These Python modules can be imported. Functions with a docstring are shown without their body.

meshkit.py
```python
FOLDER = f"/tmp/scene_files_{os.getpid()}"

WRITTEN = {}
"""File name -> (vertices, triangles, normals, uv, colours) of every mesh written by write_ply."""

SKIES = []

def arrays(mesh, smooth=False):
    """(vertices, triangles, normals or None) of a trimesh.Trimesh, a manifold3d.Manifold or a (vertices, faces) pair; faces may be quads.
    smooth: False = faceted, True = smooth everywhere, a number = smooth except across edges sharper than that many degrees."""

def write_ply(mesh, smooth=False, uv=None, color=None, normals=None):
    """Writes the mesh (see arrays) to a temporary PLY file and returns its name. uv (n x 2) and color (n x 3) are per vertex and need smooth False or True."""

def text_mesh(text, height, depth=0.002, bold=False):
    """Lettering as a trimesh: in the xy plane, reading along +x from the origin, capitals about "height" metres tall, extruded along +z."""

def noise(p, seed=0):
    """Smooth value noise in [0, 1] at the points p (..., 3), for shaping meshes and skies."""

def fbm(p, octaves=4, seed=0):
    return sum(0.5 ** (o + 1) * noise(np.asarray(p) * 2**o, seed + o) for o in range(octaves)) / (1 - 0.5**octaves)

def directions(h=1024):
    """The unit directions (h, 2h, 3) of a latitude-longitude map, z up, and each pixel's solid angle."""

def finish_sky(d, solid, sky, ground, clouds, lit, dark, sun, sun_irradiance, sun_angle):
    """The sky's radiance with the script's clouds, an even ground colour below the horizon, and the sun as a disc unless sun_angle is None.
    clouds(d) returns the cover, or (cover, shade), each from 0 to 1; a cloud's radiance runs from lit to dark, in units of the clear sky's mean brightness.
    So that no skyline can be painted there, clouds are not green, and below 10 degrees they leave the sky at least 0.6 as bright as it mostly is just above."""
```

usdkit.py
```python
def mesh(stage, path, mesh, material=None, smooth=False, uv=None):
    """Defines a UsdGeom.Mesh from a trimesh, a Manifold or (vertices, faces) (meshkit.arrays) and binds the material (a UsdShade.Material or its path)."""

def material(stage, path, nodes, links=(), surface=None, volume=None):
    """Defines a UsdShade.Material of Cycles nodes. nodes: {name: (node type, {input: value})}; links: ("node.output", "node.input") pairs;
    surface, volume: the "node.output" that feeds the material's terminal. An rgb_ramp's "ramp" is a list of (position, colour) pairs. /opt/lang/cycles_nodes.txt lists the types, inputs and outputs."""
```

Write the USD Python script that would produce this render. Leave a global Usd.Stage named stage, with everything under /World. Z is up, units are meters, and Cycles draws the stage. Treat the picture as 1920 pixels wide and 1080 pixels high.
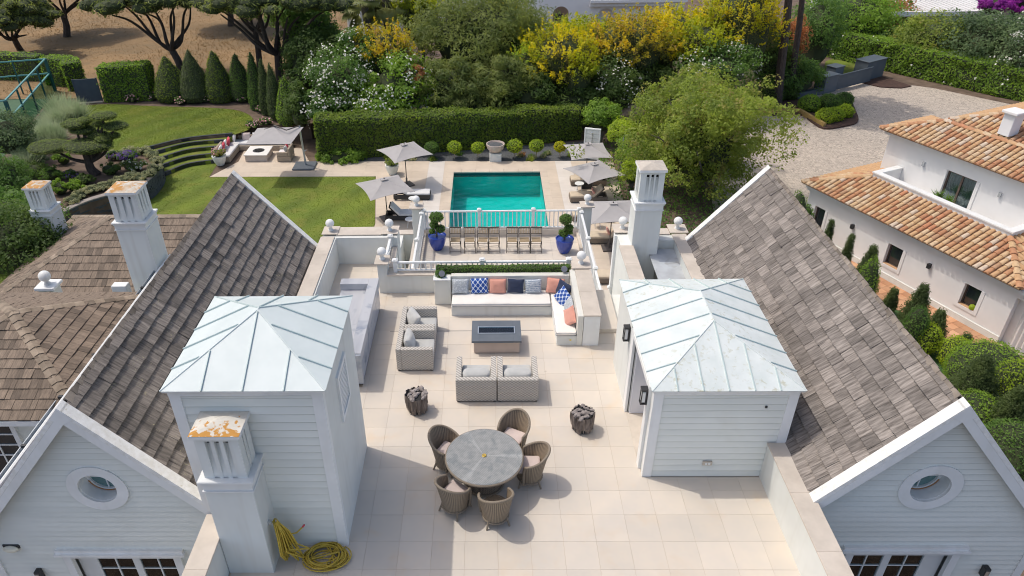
import math, random
import numpy as np, trimesh
from scipy.spatial import ConvexHull
from shapely.geometry import Polygon, box as sbox, LineString
from pxr import Usd, UsdGeom, UsdLux, UsdShade, Gf, Sdf, Vt
import usdkit, meshkit

random.seed(7)
RNG = np.random.default_rng(7)
stage = Usd.Stage.CreateInMemory()
UsdGeom.SetStageUpAxis(stage, 'Z')
UsdGeom.SetStageMetersPerUnit(stage, 1.0)
UsdGeom.Xform.Define(stage, '/World')
UsdGeom.Scope.Define(stage, '/World/Looks')

# ------------------------------------------------------------------ camera, sky, sun, exposure
CAM_Z, PITCH, YAW, ROLL, FPX = 11.0, 0.565881, -0.0238334, -0.0193592, 1351.685
def camera_axes():
    cp, sp, cy, sy = math.cos(PITCH), math.sin(PITCH), math.cos(YAW), math.sin(YAW)
    fw = np.array([sy * cp, cy * cp, -sp]); rt = np.array([cy, -sy, 0.0]); up = np.cross(rt, fw)
    c, s = math.cos(ROLL), math.sin(ROLL)
    return c * rt + s * up, -s * rt + c * up, fw
CR, CU, CF = camera_axes()
cam = UsdGeom.Camera.Define(stage, '/World/camera')
cam.CreateHorizontalApertureAttr(36.0)
cam.CreateVerticalApertureAttr(20.25)
cam.CreateFocalLengthAttr(FPX / 1920 * 36)
cam.CreateHorizontalApertureOffsetAttr(69.292 / 1920 * 36)
cam.CreateClippingRangeAttr(Gf.Vec2f(0.1, 2000))
cam.CreateExposureAttr(0.0)
mx = Gf.Matrix4d(*[float(x) for x in (*CR, 0, *CU, 0, *(-CF), 0, 0, 0, CAM_Z, 1)])
cam.AddTransformOp().Set(mx)

SUN = np.array([-0.49, 0.21, 1.0]); SUN /= np.linalg.norm(SUN)
sky = UsdLux.DomeLight.Define(stage, '/World/sky')
sky_mat = usdkit.material(stage, '/World/Looks/sky_look', {
    's': ('sky_texture', {'sky_type': 'single_scattering', 'sun_disc': False, 'sun_elevation': math.asin(SUN[2]), 'sun_rotation': math.atan2(SUN[0], SUN[1]), 'aerosol_density': 4.0}),
    'b': ('background_shader', {'strength': .15})}, [('s.color', 'b.color')], surface='b.background')
UsdShade.MaterialBindingAPI.Apply(sky.GetPrim()).Bind(sky_mat)
sun = UsdLux.DistantLight.Define(stage, '/World/sun')
sun.CreateIntensityAttr(.5); sun.CreateAngleAttr(0.5); sun.CreateColorAttr(Gf.Vec3f(1.0, 0.95, 0.87))
sun.GetPrim().CreateAttribute('inputs:normalize', Sdf.ValueTypeNames.Bool).Set(True)
zx = np.cross([0, 0, 1.0], SUN); zx /= np.linalg.norm(zx); zy = np.cross(SUN, zx)
sun.AddTransformOp().Set(Gf.Matrix4d(*[float(v) for v in (*zx, 0, *zy, 0, *SUN, 0, 0, 0, 60, 1)]))

# ------------------------------------------------------------------ helpers: places
def G(px, py, z):
    """The point at height z that is seen at (px, py) of the 1920 x 1080 photograph."""
    d = CR * ((px - 890.708) / FPX) - CU * ((py - 540.0) / FPX) + CF
    return np.array([0, 0, CAM_Z]) + d * ((z - CAM_Z) / d[2])
def Gy(px, py, y):
    d = CR * ((px - 890.708) / FPX) - CU * ((py - 540.0) / FPX) + CF
    return np.array([0, 0, CAM_Z]) + d * (y / d[1])
def V3(*a): return np.array(a, float)
def unit(v): v = np.asarray(v, float); return v / np.linalg.norm(v)

# ------------------------------------------------------------------ helpers: things, parts
COUNT = {}
def numbered(parent, name):
    k = (parent, name); n = COUNT.get(k, 0); COUNT[k] = n + 1
    return name if n == 0 else f'{name}_{n:03d}'
class Node:
    def __init__(s, path, o): s.path, s.o = path, np.asarray(o, float)
    @property
    def prim(s): return stage.GetPrimAtPath(s.path)
def tag(node, label=None, cat=None, group=None, kind=None):
    p = node.prim
    for k, v in (('label', label), ('category', cat), ('group', group), ('kind', kind)):
        if v: p.SetCustomDataByKey(k, v)
    return node
def set_ops(x, loc, rz=0, scale=(1, 1, 1)):
    x.ClearXformOpOrder()
    x.AddTranslateOp().Set(Gf.Vec3d(*map(float, loc))); x.AddRotateZOp().Set(float(math.degrees(rz))); x.AddScaleOp().Set(Gf.Vec3f(*map(float, scale)))
def thing(name, label=None, cat=None, loc=(0, 0, 0), group=None, kind=None, rz=0, local=False, scale=(1, 1, 1)):
    """An Xform at the thing's base. Part meshes are given in world coordinates unless local."""
    path = '/World/' + numbered('/World', name)
    set_ops(UsdGeom.Xform.Define(stage, path), loc, rz, scale)
    n = Node(path, (0, 0, 0) if local else loc)
    return tag(n, label, cat, group, kind)
def holder(name, parent, label=None):
    path = parent.path + '/' + numbered(parent.path, name)
    UsdGeom.Xform.Define(stage, path)
    return tag(Node(path, parent.o), label)
def tris(m):
    if hasattr(m, 'to_mesh'):
        q = m.to_mesh(); return np.asarray(q.vert_properties[:, :3], float), np.asarray(q.tri_verts, int)
    if isinstance(m, trimesh.Trimesh): return np.asarray(m.vertices, float), np.asarray(m.faces, int)
    v, f = np.asarray(m[0], float), np.asarray(m[1], int)
    if f.ndim == 2 and f.shape[1] == 4: f = np.vstack([f[:, [0, 1, 2]], f[:, [0, 2, 3]]])
    return v, f
def join(ms):
    vs, fs, n = [], [], 0
    for m in ms:
        v, f = tris(m); vs.append(v); fs.append(f + n); n += len(v)
    return np.vstack(vs), np.vstack(fs)
def part(name, m, mat, parent=None, label=None, smooth=False, kind=None, cat=None, group=None):
    if isinstance(m, list): m = join(m)
    v, f = tris(m)
    base = '/World' if parent is None else parent.path
    path = base + '/' + numbered(base, name)
    o = np.zeros(3) if parent is None else parent.o
    usdkit.mesh(stage, path, (v - o, f), MAT[mat], smooth)
    return tag(Node(path, o), label, cat, group, kind)
def copy(src, loc, rz=0, label=None, cat=None, group=None, scale=(1, 1, 1)):
    was = src.prim.GetCustomData()
    base = src.path.split('/')[-1]
    while base[-4:-3] == '_' and base[-3:].isdigit(): base = base[:-4]
    path = '/World/' + numbered('/World', base)
    x = UsdGeom.Xform.Define(stage, path)
    x.GetPrim().GetReferences().AddInternalReference(src.path); x.GetPrim().SetInstanceable(True)
    set_ops(x, loc, rz, scale)
    return tag(Node(path, loc), label or was.get('label'), cat or was.get('category'), group or was.get('group'))

# ------------------------------------------------------------------ helpers: shapes
BF = np.array([[0, 3, 2], [0, 2, 1], [4, 5, 6], [4, 6, 7], [0, 1, 5], [0, 5, 4], [1, 2, 6], [1, 6, 5], [2, 3, 7], [2, 7, 6], [3, 0, 4], [3, 4, 7]])
def box(x0, x1, y0, y1, z0, z1):
    return np.array([[x0, y0, z0], [x1, y0, z0], [x1, y1, z0], [x0, y1, z0], [x0, y0, z1], [x1, y0, z1], [x1, y1, z1], [x0, y1, z1]], float), BF
def hull(pts):
    pts = np.asarray(pts, float); h = ConvexHull(pts); c = pts[h.vertices].mean(0); f = h.simplices.copy()
    n = np.cross(pts[f[:, 1]] - pts[f[:, 0]], pts[f[:, 2]] - pts[f[:, 0]])
    flip = (n * (pts[f[:, 0]] - c)).sum(1) < 0; f[flip] = f[flip][:, ::-1]
    used = np.unique(f); re = np.full(len(pts), -1); re[used] = np.arange(len(used))
    return pts[used], re[f]
def cbox(x0, x1, y0, y1, z0, z1, b=0.01):
    """A box with chamfered edges."""
    p = []
    for i, x in enumerate((x0, x1)):
        for j, y in enumerate((y0, y1)):
            for k, z in enumerate((z0, z1)):
                a, c, d = (1 - 2 * i) * b, (1 - 2 * j) * b, (1 - 2 * k) * b
                p += [(x, y + c, z + d), (x + a, y, z + d), (x + a, y + c, z)]
    return hull(p)
def obox(c, sx, sy, sz, rz=0, b=0.0, tilt=None):
    """A box of size sx, sy, sz standing on c, turned by rz."""
    m = cbox(-sx / 2, sx / 2, -sy / 2, sy / 2, 0, sz, b) if b else box(-sx / 2, sx / 2, -sy / 2, sy / 2, 0, sz)
    return place(m, c, rz, tilt)
def rotm(rz=0, rx=0, ry=0):
    a, b, c = math.cos(rz), math.sin(rz), 0
    Z = np.array([[a, -b, 0], [b, a, 0], [0, 0, 1]])
    X = np.array([[1, 0, 0], [0, math.cos(rx), -math.sin(rx)], [0, math.sin(rx), math.cos(rx)]])
    Y = np.array([[math.cos(ry), 0, math.sin(ry)], [0, 1, 0], [-math.sin(ry), 0, math.cos(ry)]])
    return Z @ Y @ X
def place(m, c=(0, 0, 0), rz=0, tilt=None, s=1):
    v, f = tris(m); R = rotm(rz) if tilt is None else rotm(rz, *tilt)
    return (v * s) @ R.T + np.asarray(c, float), f
def frame_box(P, u, v, n, u0, u1, v0, v1, h0, h1):
    """A box in the frame P + u, v, n."""
    a, f = box(u0, u1, v0, v1, h0, h1)
    flip = np.dot(np.cross(u, v), n) < 0
    return P + a[:, :1] * u + a[:, 1:2] * v + a[:, 2:] * n, (f[:, ::-1] if flip else f)
def prism(poly, z0, z1):
    """poly: convex or not, list of (x, y)."""
    m = trimesh.creation.extrude_polygon(Polygon(poly) if not isinstance(poly, Polygon) else poly, z1 - z0, engine='earcut')
    m.apply_translation([0, 0, z0]); return tris(m)
def sheet(poly, z, nz=1):
    P = Polygon(poly) if not isinstance(poly, Polygon) else poly
    v, f = trimesh.creation.triangulate_polygon(P, engine='earcut')
    v = np.c_[v, np.full(len(v), z)]; a = np.cross(v[f[:, 1]] - v[f[:, 0]], v[f[:, 2]] - v[f[:, 0]])[:, 2]
    f = f.copy(); f[a < 0] = f[a < 0][:, ::-1]
    return v, f
def tube(pts, r, n=8, closed=False, cap=True):
    pts = np.asarray(pts, float); r = np.broadcast_to(np.asarray(r, float), (len(pts),))
    t = np.gradient(pts, axis=0) if not closed else np.roll(pts, -1, 0) - np.roll(pts, 1, 0)
    t /= np.linalg.norm(t, axis=1, keepdims=True) + 1e-12
    a = np.cross(t[0], [0, 0, 1.0]);  a = a if np.linalg.norm(a) > 1e-3 else np.cross(t[0], [1.0, 0, 0]); a /= np.linalg.norm(a)
    rings = []
    ang = np.linspace(0, 2 * np.pi, n, endpoint=False)
    for i in range(len(pts)):
        a = a - t[i] * (a @ t[i]); a /= np.linalg.norm(a) + 1e-12; b = np.cross(t[i], a)
        rings.append(pts[i] + r[i] * (np.cos(ang)[:, None] * a + np.sin(ang)[:, None] * b))
    v = np.vstack(rings); m = len(pts); f = []
    i = np.arange(n); j = (i + 1) % n
    for k in range(m if closed else m - 1):
        A, B = k * n, ((k + 1) % m) * n
        f += [np.c_[A + i, A + j, B + j], np.c_[A + i, B + j, B + i]]
    if cap and not closed:
        f += [np.c_[np.zeros(n - 2, int), i[2:], i[1:-1]], np.c_[np.full(n - 2, (m - 1) * n), (m - 1) * n + i[1:-1], (m - 1) * n + i[2:]]]
    return v, np.vstack(f)
def lathe(prof, n=20, c=(0, 0, 0)):
    """prof: (radius, z) from the bottom up along the outside."""
    ang = np.linspace(0, 2 * np.pi, n, endpoint=False); p = np.asarray(prof, float)
    v = np.vstack([np.c_[r * np.cos(ang), r * np.sin(ang), np.full(n, z)] for r, z in p]); f = []
    i = np.arange(n); j = (i + 1) % n
    for k in range(len(p) - 1):
        A, B = k * n, (k + 1) * n; f += [np.c_[A + i, A + j, B + j], np.c_[A + i, B + j, B + i]]
    for k, fl in ((0, True), (len(p) - 1, False)):
        if p[k, 0] > 1e-6:
            q = np.c_[np.full(n - 2, k * n), k * n + i[1:-1], k * n + i[2:]]; f.append(q[:, ::-1] if fl else q)
    return v + np.asarray(c, float), np.vstack(f)
def ball(c, r, sub=2, s=(1, 1, 1)):
    m = trimesh.creation.icosphere(sub, 1.0); return np.asarray(m.vertices) * r * np.asarray(s, float) + np.asarray(c, float), np.asarray(m.faces)
def disc_ring(ri, ro, d, n=40):
    """A ring about z, from z = 0 to d."""
    a = np.linspace(0, 2 * np.pi, n, endpoint=False); C, S = np.cos(a), np.sin(a)
    v = np.vstack([np.c_[r * C, r * S, np.full(n, z)] for r, z in ((ro, 0), (ro, d), (ri, d), (ri, 0))]); f = []
    i = np.arange(n); j = (i + 1) % n
    for k in range(4):
        A, B = k * n, ((k + 1) % 4) * n; f += [np.c_[A + i, A + j, B + j], np.c_[A + i, B + j, B + i]]
    return v, np.vstack(f)
def blob(c, rx, ry, rz, sub=3, amp=.15, freq=1.5, seed=0):
    m = trimesh.creation.icosphere(sub, 1.0); v = np.asarray(m.vertices)
    k = 1 + amp * 2 * (meshkit.fbm(v * freq + seed * 7.3, 3, seed) - .5)
    return v * k[:, None] * np.array([rx, ry, rz]) + np.asarray(c, float), np.asarray(m.faces)

# ------------------------------------------------------------------ materials
MAT = {}
def mat(name, color, rough=.6, c2=None, scale=3.0, detail=4.0, lo=.35, hi=.65, stretch=None, bump=0.0, bscale=40.0, bdist=.01, rand=0.0, metallic=0.0, spec=.5, space='position', extra=None, ramp=None, translucent=0.0, isl=0.0, coat=0.0, sheen=0.0):
    """A principled surface: colour mixed by noise to c2, brightness varied per object (rand) and per island (isl)."""
    n = {'g': ('geometry', {}), 'tc': ('texture_coordinate', {}), 'm': ('mapping', {'scale': stretch or (1, 1, 1)}),
         'no': ('noise_texture', {'scale': scale, 'detail': detail, 'roughness': .6}),
         'mr': ('map_range', {'from_min': lo, 'from_max': hi, 'to_min': 0.0, 'to_max': 1.0, 'clamp': True}),
         'p': ('principled_bsdf', {'roughness': rough, 'metallic': metallic, 'specular_ior_level': spec, 'coat_weight': coat, 'sheen_weight': sheen})}
    l = [('tc.object' if space == 'object' else 'g.position', 'm.vector'), ('m.vector', 'no.vector'), ('no.fac', 'mr.value')]
    c2 = color if c2 is None else c2
    n['mx'] = ('mix_color', {'a': color, 'b': c2}); l.append(('mr.result', 'mx.fac')); out = 'mx.result'
    if ramp:
        n['oi0'] = ('object_info', {}); n['wn0'] = ('math', {'math_type': 'add'}); n['fr0'] = ('math', {'math_type': 'fraction'})
        n['rr'] = ('rgb_ramp', {'ramp': ramp, 'interpolate': False}); n['mm'] = ('mix_color', {'blend_type': 'multiply', 'fac': 1.0})
        l += [('oi0.random', 'wn0.value1'), ('g.random_per_island', 'wn0.value2'), ('wn0.value', 'fr0.value1'), ('fr0.value', 'rr.fac'), ('rr.color', 'mm.a'), (out, 'mm.b')]; out = 'mm.result'
    if rand or isl:
        n['oi'] = ('object_info', {}); n['ad'] = ('math', {'math_type': 'add'}); n['fr'] = ('math', {'math_type': 'fraction'})
        l += [('oi.random', 'ad.value1'), ('g.random_per_island', 'ad.value2'), ('ad.value', 'fr.value1')]
        if not isl: l = [x for x in l if x[1] != 'ad.value2']
        if not rand: l = [x for x in l if x[1] != 'ad.value1']
        r = rand or isl
        n['rm'] = ('map_range', {'from_min': 0.0, 'from_max': 1.0, 'to_min': 1 - r, 'to_max': 1 + r}); n['hv'] = ('hsv', {})
        l += [('fr.value', 'rm.value'), ('rm.result', 'hv.value'), (out, 'hv.color')]; out = 'hv.color'
    if extra:
        n2, l2, out = extra(out); n.update(n2); l += l2
    l.append((out, 'p.base_color'))
    if bump:
        n['bn'] = ('noise_texture', {'scale': bscale, 'detail': 3.0}); n['bu'] = ('bump', {'strength': bump, 'distance': bdist})
        l += [('m.vector', 'bn.vector'), ('bn.fac', 'bu.height'), ('bu.normal', 'p.normal')]
    surf = 'p.BSDF'
    if translucent:
        n['tr'] = ('translucent_bsdf', {}); n['mc'] = ('mix_closure', {'fac': translucent}); n['tb'] = ('hsv', {'value': 1.5, 'saturation': 1.05})
        l += [(out, 'tb.color'), ('tb.color', 'tr.color'), ('p.BSDF', 'mc.closure1'), ('tr.BSDF', 'mc.closure2')]; surf = 'mc.closure'
    MAT[name] = usdkit.material(stage, '/World/Looks/' + name, n, l, surface=surf)
def spots(color, scale, lo, hi, amount=1.0, mask_scale=None, mask=(.45, .6)):
    """extra= for mat(): irregular stains of a second colour, such as lichen."""
    def go(out):
        n = {'sv': ('noise_texture', {'scale': scale, 'detail': 3.0, 'roughness': .6, 'distortion': .4}), 'sm': ('map_range', {'from_min': lo, 'from_max': hi, 'to_min': 0.0, 'to_max': amount, 'clamp': True}), 'sx': ('mix_color', {'b': color})}
        l = [('g.position', 'sv.vector'), ('sv.fac', 'sm.value'), (out, 'sx.a')]; fac = 'sm.result'
        if mask_scale:
            n['s2'] = ('noise_texture', {'scale': mask_scale, 'detail': 2.0}); n['m2'] = ('map_range', {'from_min': mask[0], 'from_max': mask[1], 'to_min': 0.0, 'to_max': 1.0, 'clamp': True}); n['mu'] = ('math', {'math_type': 'multiply'})
            l += [('g.position', 's2.vector'), ('s2.fac', 'm2.value'), ('sm.result', 'mu.value1'), ('m2.result', 'mu.value2')]; fac = 'mu.value'
        l.append((fac, 'sx.fac')); return n, l, 'sx.result'
    return go
def streaks(color, amount):
    def go(out):
        n = {'km': ('mapping', {'scale': (4.5, 4.5, .3)}), 'kn': ('noise_texture', {'scale': 1.0, 'detail': 4.0}), 'kr': ('map_range', {'from_min': .52, 'from_max': .74, 'to_max': amount, 'clamp': True}), 'kx': ('mix_color', {'b': color})}
        return n, [('g.position', 'km.vector'), ('km.vector', 'kn.vector'), ('kn.fac', 'kr.value'), (out, 'kx.a'), ('kr.result', 'kx.fac')], 'kx.result'
    return go
mat('white_paint', (.77, .78, .77), .45, (.71, .72, .70), 1.5, bump=.05, extra=streaks((.55, .53, .47), .22))
mat('white_plank', (.82, .82, .80), .55, (.70, .69, .64), 3, stretch=(3, 3, 3), extra=spots((.42, .36, .2), 14, .62, .72, .5, 2.2, (.5, .62)))
mat('siding', (.725, .745, .70), .55, (.67, .695, .65), 1.2, rand=.03, stretch=(.5, .5, 3), extra=spots((.60, .60, .53), .9, .55, .75, .35))
mat('siding_gap', (.30, .32, .32), .8)
mat('stucco', (.70, .71, .67), .75, (.63, .64, .60), .9, bump=.15, bscale=60, bdist=.004, extra=streaks((.50, .48, .42), .3))
mat('chimney_stucco', (.70, .72, .69), .7, (.62, .64, .61), 1.1, bump=.12, bscale=50, bdist=.004, stretch=(1, 1, .4), extra=streaks((.52, .50, .44), .4))
mat('roof_metal', (.64, .70, .69), .5, (.58, .645, .635), 1.6, spec=.5)
mat('roof_metal_lichen', (.69, .73, .71), .5, (.60, .65, .63), 2.2, extra=spots((.42, .40, .25), 9, .56, .70, .62, .6, (.40, .58)))
mat('roof_seam', (.50, .59, .58), .45, (.44, .53, .52), 3)
mat('coping_stone', (.60, .53, .45), .7, (.50, .44, .37), 2.0, bump=.15, bscale=90, bdist=.002, rand=.03)
mat('terrace_tile', (.625, .553, .462), .6, (.575, .52, .45), 1.4, rand=.045, bump=.1, bscale=110, bdist=.0015, extra=spots((.62, .44, .26), 1.0, .54, .76, .5, 4.0, (.3, .7)))
mat('terrace_joint', (.56, .43, .30), .85, (.44, .36, .28), 2)
mat('dark_joint', (.10, .10, .10), .8)
mat('shingle_mid', (.24, .205, .175), .85, (.12, .10, .085), 1.0, detail=5, stretch=(5, 45, 5), lo=.3, hi=.7, rand=.45, isl=.45, bump=.35, bscale=1.5, bdist=.012)
mat('shingle_grey', (.305, .268, .238), .85, (.115, .098, .085), 1.0, detail=4, stretch=(3, 26, 3), lo=.34, hi=.66, rand=.32, isl=.32, bump=.35, bscale=1.5, bdist=.012)
mat('shingle_mossy', (.235, .207, .182), .85, (.10, .087, .077), 1.0, detail=4, stretch=(3, 26, 3), lo=.34, hi=.66, rand=.28, isl=.28, bump=.35, bscale=1.5, bdist=.012, extra=spots((.40, .37, .22), 20, .60, .68, .8, 1.6, (.56, .62)))
mat('shingle_tan_x', (.25, .19, .14), .85, (.12, .09, .065), 1.0, detail=5, stretch=(5, 40, 5), lo=.3, hi=.7, rand=.4, isl=.4, bump=.3, bscale=1.5, bdist=.012)
mat('shingle_tan_y', (.25, .19, .14), .85, (.12, .09, .065), 1.0, detail=5, stretch=(40, 5, 5), lo=.3, hi=.7, rand=.4, isl=.4, bump=.3, bscale=1.5, bdist=.012)
mat('roof_underlay', (.03, .027, .024), .9)
mat('cap_lichen', (.62, .58, .50), .85, (.50, .46, .38), 5, extra=spots((.50, .235, .04), 6, .42, .52, .92, 1.6, (.34, .5)))
def edge_lichen(y_in, y_out):
    def go(out):
        n = {'ls': ('separate_xyz', {}), 'lm': ('map_range', {'from_min': y_in, 'from_max': y_out, 'to_min': -.16, 'to_max': .14}), 'ln': ('noise_texture', {'scale': 11.0, 'detail': 4.0}), 'la': ('math', {'math_type': 'add'}), 'lr': ('map_range', {'from_min': .54, 'from_max': .62, 'clamp': True, 'to_max': .95}), 'lx': ('mix_color', {'b': (.52, .24, .03)})}
        return n, [('g.position', 'ls.vector'), ('ls.y', 'lm.value'), ('g.position', 'ln.vector'), ('lm.result', 'la.value1'), ('ln.fac', 'la.value2'), ('la.value', 'lr.value'), (out, 'lx.a'), ('lr.result', 'lx.fac')], 'lx.result'
    return go
mat('cap_lichen_light', (.70, .67, .60), .85, (.60, .56, .48), 5, extra=edge_lichen(8.45, 8.02))
mat('cap_plain', (.58, .52, .44), .85, (.46, .41, .35), 6)
mat('dark_gap', (.02, .02, .02), .9)
mat('black_metal', (.02, .021, .023), .4, (.03, .03, .03), 5)
mat('steel', (.6, .62, .63), .28, metallic=.9)
mat('galvanised', (.5, .53, .55), .35, (.4, .43, .45), 2, metallic=.75)
mat('window_dark', (.012, .016, .018), .04, (.02, .025, .027), 1.0, spec=.8)
mat('curtain_grey', (.45, .47, .47), .8, (.25, .27, .27), 1, stretch=(14, 14, .2))
MAT['pane'] = usdkit.material(stage, '/World/Looks/pane', {'t': ('transparent_bsdf', {'color': (.72, .8, .8)}), 'g': ('glossy_bsdf', {'roughness': .02, 'color': (.9, .95, 1)}), 'f': ('fresnel', {'IOR': 1.6}), 'x': ('mix_closure', {})},
    [('f.fac', 'x.fac'), ('t.BSDF', 'x.closure1'), ('g.BSDF', 'x.closure2')], surface='x.closure')
mat('socket_tan', (.52, .45, .36), .6)
LEAF = 2.45
def leaf_mat(name, c1, c2, rand=.3, scale=.8, rough=.55, tr=.45, c3=None, spec=.3):
    if not name.startswith(('flower', 'silver', 'grass_pale', 'palm')): c1, c2 = tuple(x * LEAF for x in c1), tuple(x * LEAF for x in c2); c3 = c3 and tuple(x * LEAF for x in c3)
    mat(name, c1, rough, c2, scale, detail=3, lo=.38, hi=.62, rand=0, isl=rand, translucent=tr, spec=spec, extra=(spots(c3, scale * 1.9, .56, .66, .85) if c3 else None))
mat('lamp_cream', (.72, .70, .58), .4)
def mown(out):
    n = {'mp': ('mapping', {'rotation': (0, 0, .55)}), 'mw': ('wave_texture', {'wave_type': 'bands', 'bands_direction': 'x', 'scale': .16, 'distortion': 1.2, 'detail': 2.0}), 'mm2': ('map_range', {'to_min': .86, 'to_max': 1.16}), 'mh': ('hsv', {}),
         'sv': ('noise_texture', {'scale': .9, 'detail': 4.0}), 'sm': ('map_range', {'from_min': .5, 'from_max': .72, 'to_max': .7, 'clamp': True}), 'sx': ('mix_color', {'b': (.215, .205, .035)})}
    return n, [('g.position', 'mp.vector'), ('mp.vector', 'mw.vector'), ('mw.fac', 'mm2.value'), ('mm2.result', 'mh.value'), (out, 'mh.color'), ('g.position', 'sv.vector'), ('sv.fac', 'sm.value'), ('sm.result', 'sx.fac'), ('mh.color', 'sx.a')], 'sx.result'

def radial_wear(out):
    n = {'rs': ('separate_xyz', {}), 'rx': ('math', {'math_type': 'add', 'value2': .124}), 'ry': ('math', {'math_type': 'add', 'value2': -10.064}), 'ra': ('math', {'math_type': 'arctan2'}), 'rm': ('math', {'math_type': 'multiply', 'value2': 3.0}), 'rc': ('math', {'math_type': 'cosine'}), 'rg': ('map_range', {'from_min': .93, 'from_max': 1.0, 'to_max': .45, 'clamp': True}), 'rk': ('mix_color', {'b': (.44, .44, .42)}),
         'sv': ('noise_texture', {'scale': 5.0, 'detail': 4.0, 'distortion': .5}), 'sm': ('map_range', {'from_min': .54, 'from_max': .62, 'to_max': .35, 'clamp': True}), 'sx': ('mix_color', {'b': (.13, .155, .165)}), 'wv': ('wave_texture', {'scale': 14.0, 'distortion': .6, 'bands_direction': 'diagonal'}), 'wm': ('map_range', {'to_min': .88, 'to_max': 1.1}), 'wh': ('hsv', {})}
    return n, [('g.position', 'rs.vector'), ('rs.x', 'rx.value1'), ('rs.y', 'ry.value1'), ('ry.value', 'ra.value1'), ('rx.value', 'ra.value2'), ('ra.value', 'rm.value1'), ('rm.value', 'rc.value1'), ('rc.value', 'rg.value'), (out, 'rk.a'), ('rg.result', 'rk.fac'), ('g.position', 'sv.vector'), ('sv.fac', 'sm.value'), ('rk.result', 'sx.a'), ('sm.result', 'sx.fac'), ('g.position', 'wv.vector'), ('wv.fac', 'wm.value'), ('wm.result', 'wh.value'), ('sx.result', 'wh.color')], 'wh.color'
mat('window_teal', (.10, .19, .19), .06, (.14, .24, .23), 2, spec=.8)
mat('rust_stain', (.42, .2, .08), .8)
mat('room_dark', (.60, .53, .56), .8, (.66, .59, .62), 1)
mat('curtain_teal', (.52, .66, .64), .85)
mat('cap_shingle', (.26, .22, .18), .85, (.15, .125, .10), 2.5, rand=.3, bump=.3, bscale=8, extra=spots((.45, .42, .33), 18, .60, .68, .6, 1.1, (.52, .6)))
mat('cap_shingle_tan', (.34, .27, .2), .85, (.20, .155, .11), 2.5, rand=.3, bump=.3, bscale=8)
mat('door_grey', (.62, .62, .66), .5)
mat('grey_board', (.50, .53, .55), .5, (.34, .35, .36), 1.2, extra=spots((.2, .17, .14), 2.2, .6, .75, .7))
mat('stucco_cream', (.70, .69, .62), .75, (.62, .61, .55), .9, bump=.12, bscale=60, bdist=.004)
mat('brass', (.75, .62, .2), .35, metallic=.6)
mat('cushion_white', (.80, .77, .71), .85, (.75, .72, .66), 3, bump=.2, bscale=260, bdist=.002, sheen=.2)
mat('piping_navy', (.05, .09, .16), .8)
mat('marble', (.47, .475, .49), .3, (.34, .35, .38), 1.6, stretch=(1.4, .22, 1.2), lo=.38, hi=.7, extra=spots((.13, .17, .24), 1.5, .54, .66, .75), spec=.6)
mat('marble_side', (.40, .42, .45), .25, (.30, .33, .38), 1.8, stretch=(1.2, .35, 2.2), lo=.4, hi=.62, extra=spots((.10, .14, .2), 1.6, .56, .68, .85), spec=.6)
mat('fabric_coral', (.70, .33, .25), .9, (.64, .30, .22), 6, bump=.2, bscale=300, bdist=.002, sheen=.3)
mat('fabric_navy', (.016, .03, .075), .9, (.012, .022, .055), 6, bump=.2, bscale=300, bdist=.002, sheen=.3)
mat('fabric_grey', (.50, .50, .48), .9, (.45, .45, .43), 5, bump=.2, bscale=260, bdist=.002, sheen=.2)
mat('fabric_white', (.75, .74, .72), .9, (.68, .67, .66), 5, bump=.2, bscale=260, bdist=.002)
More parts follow.
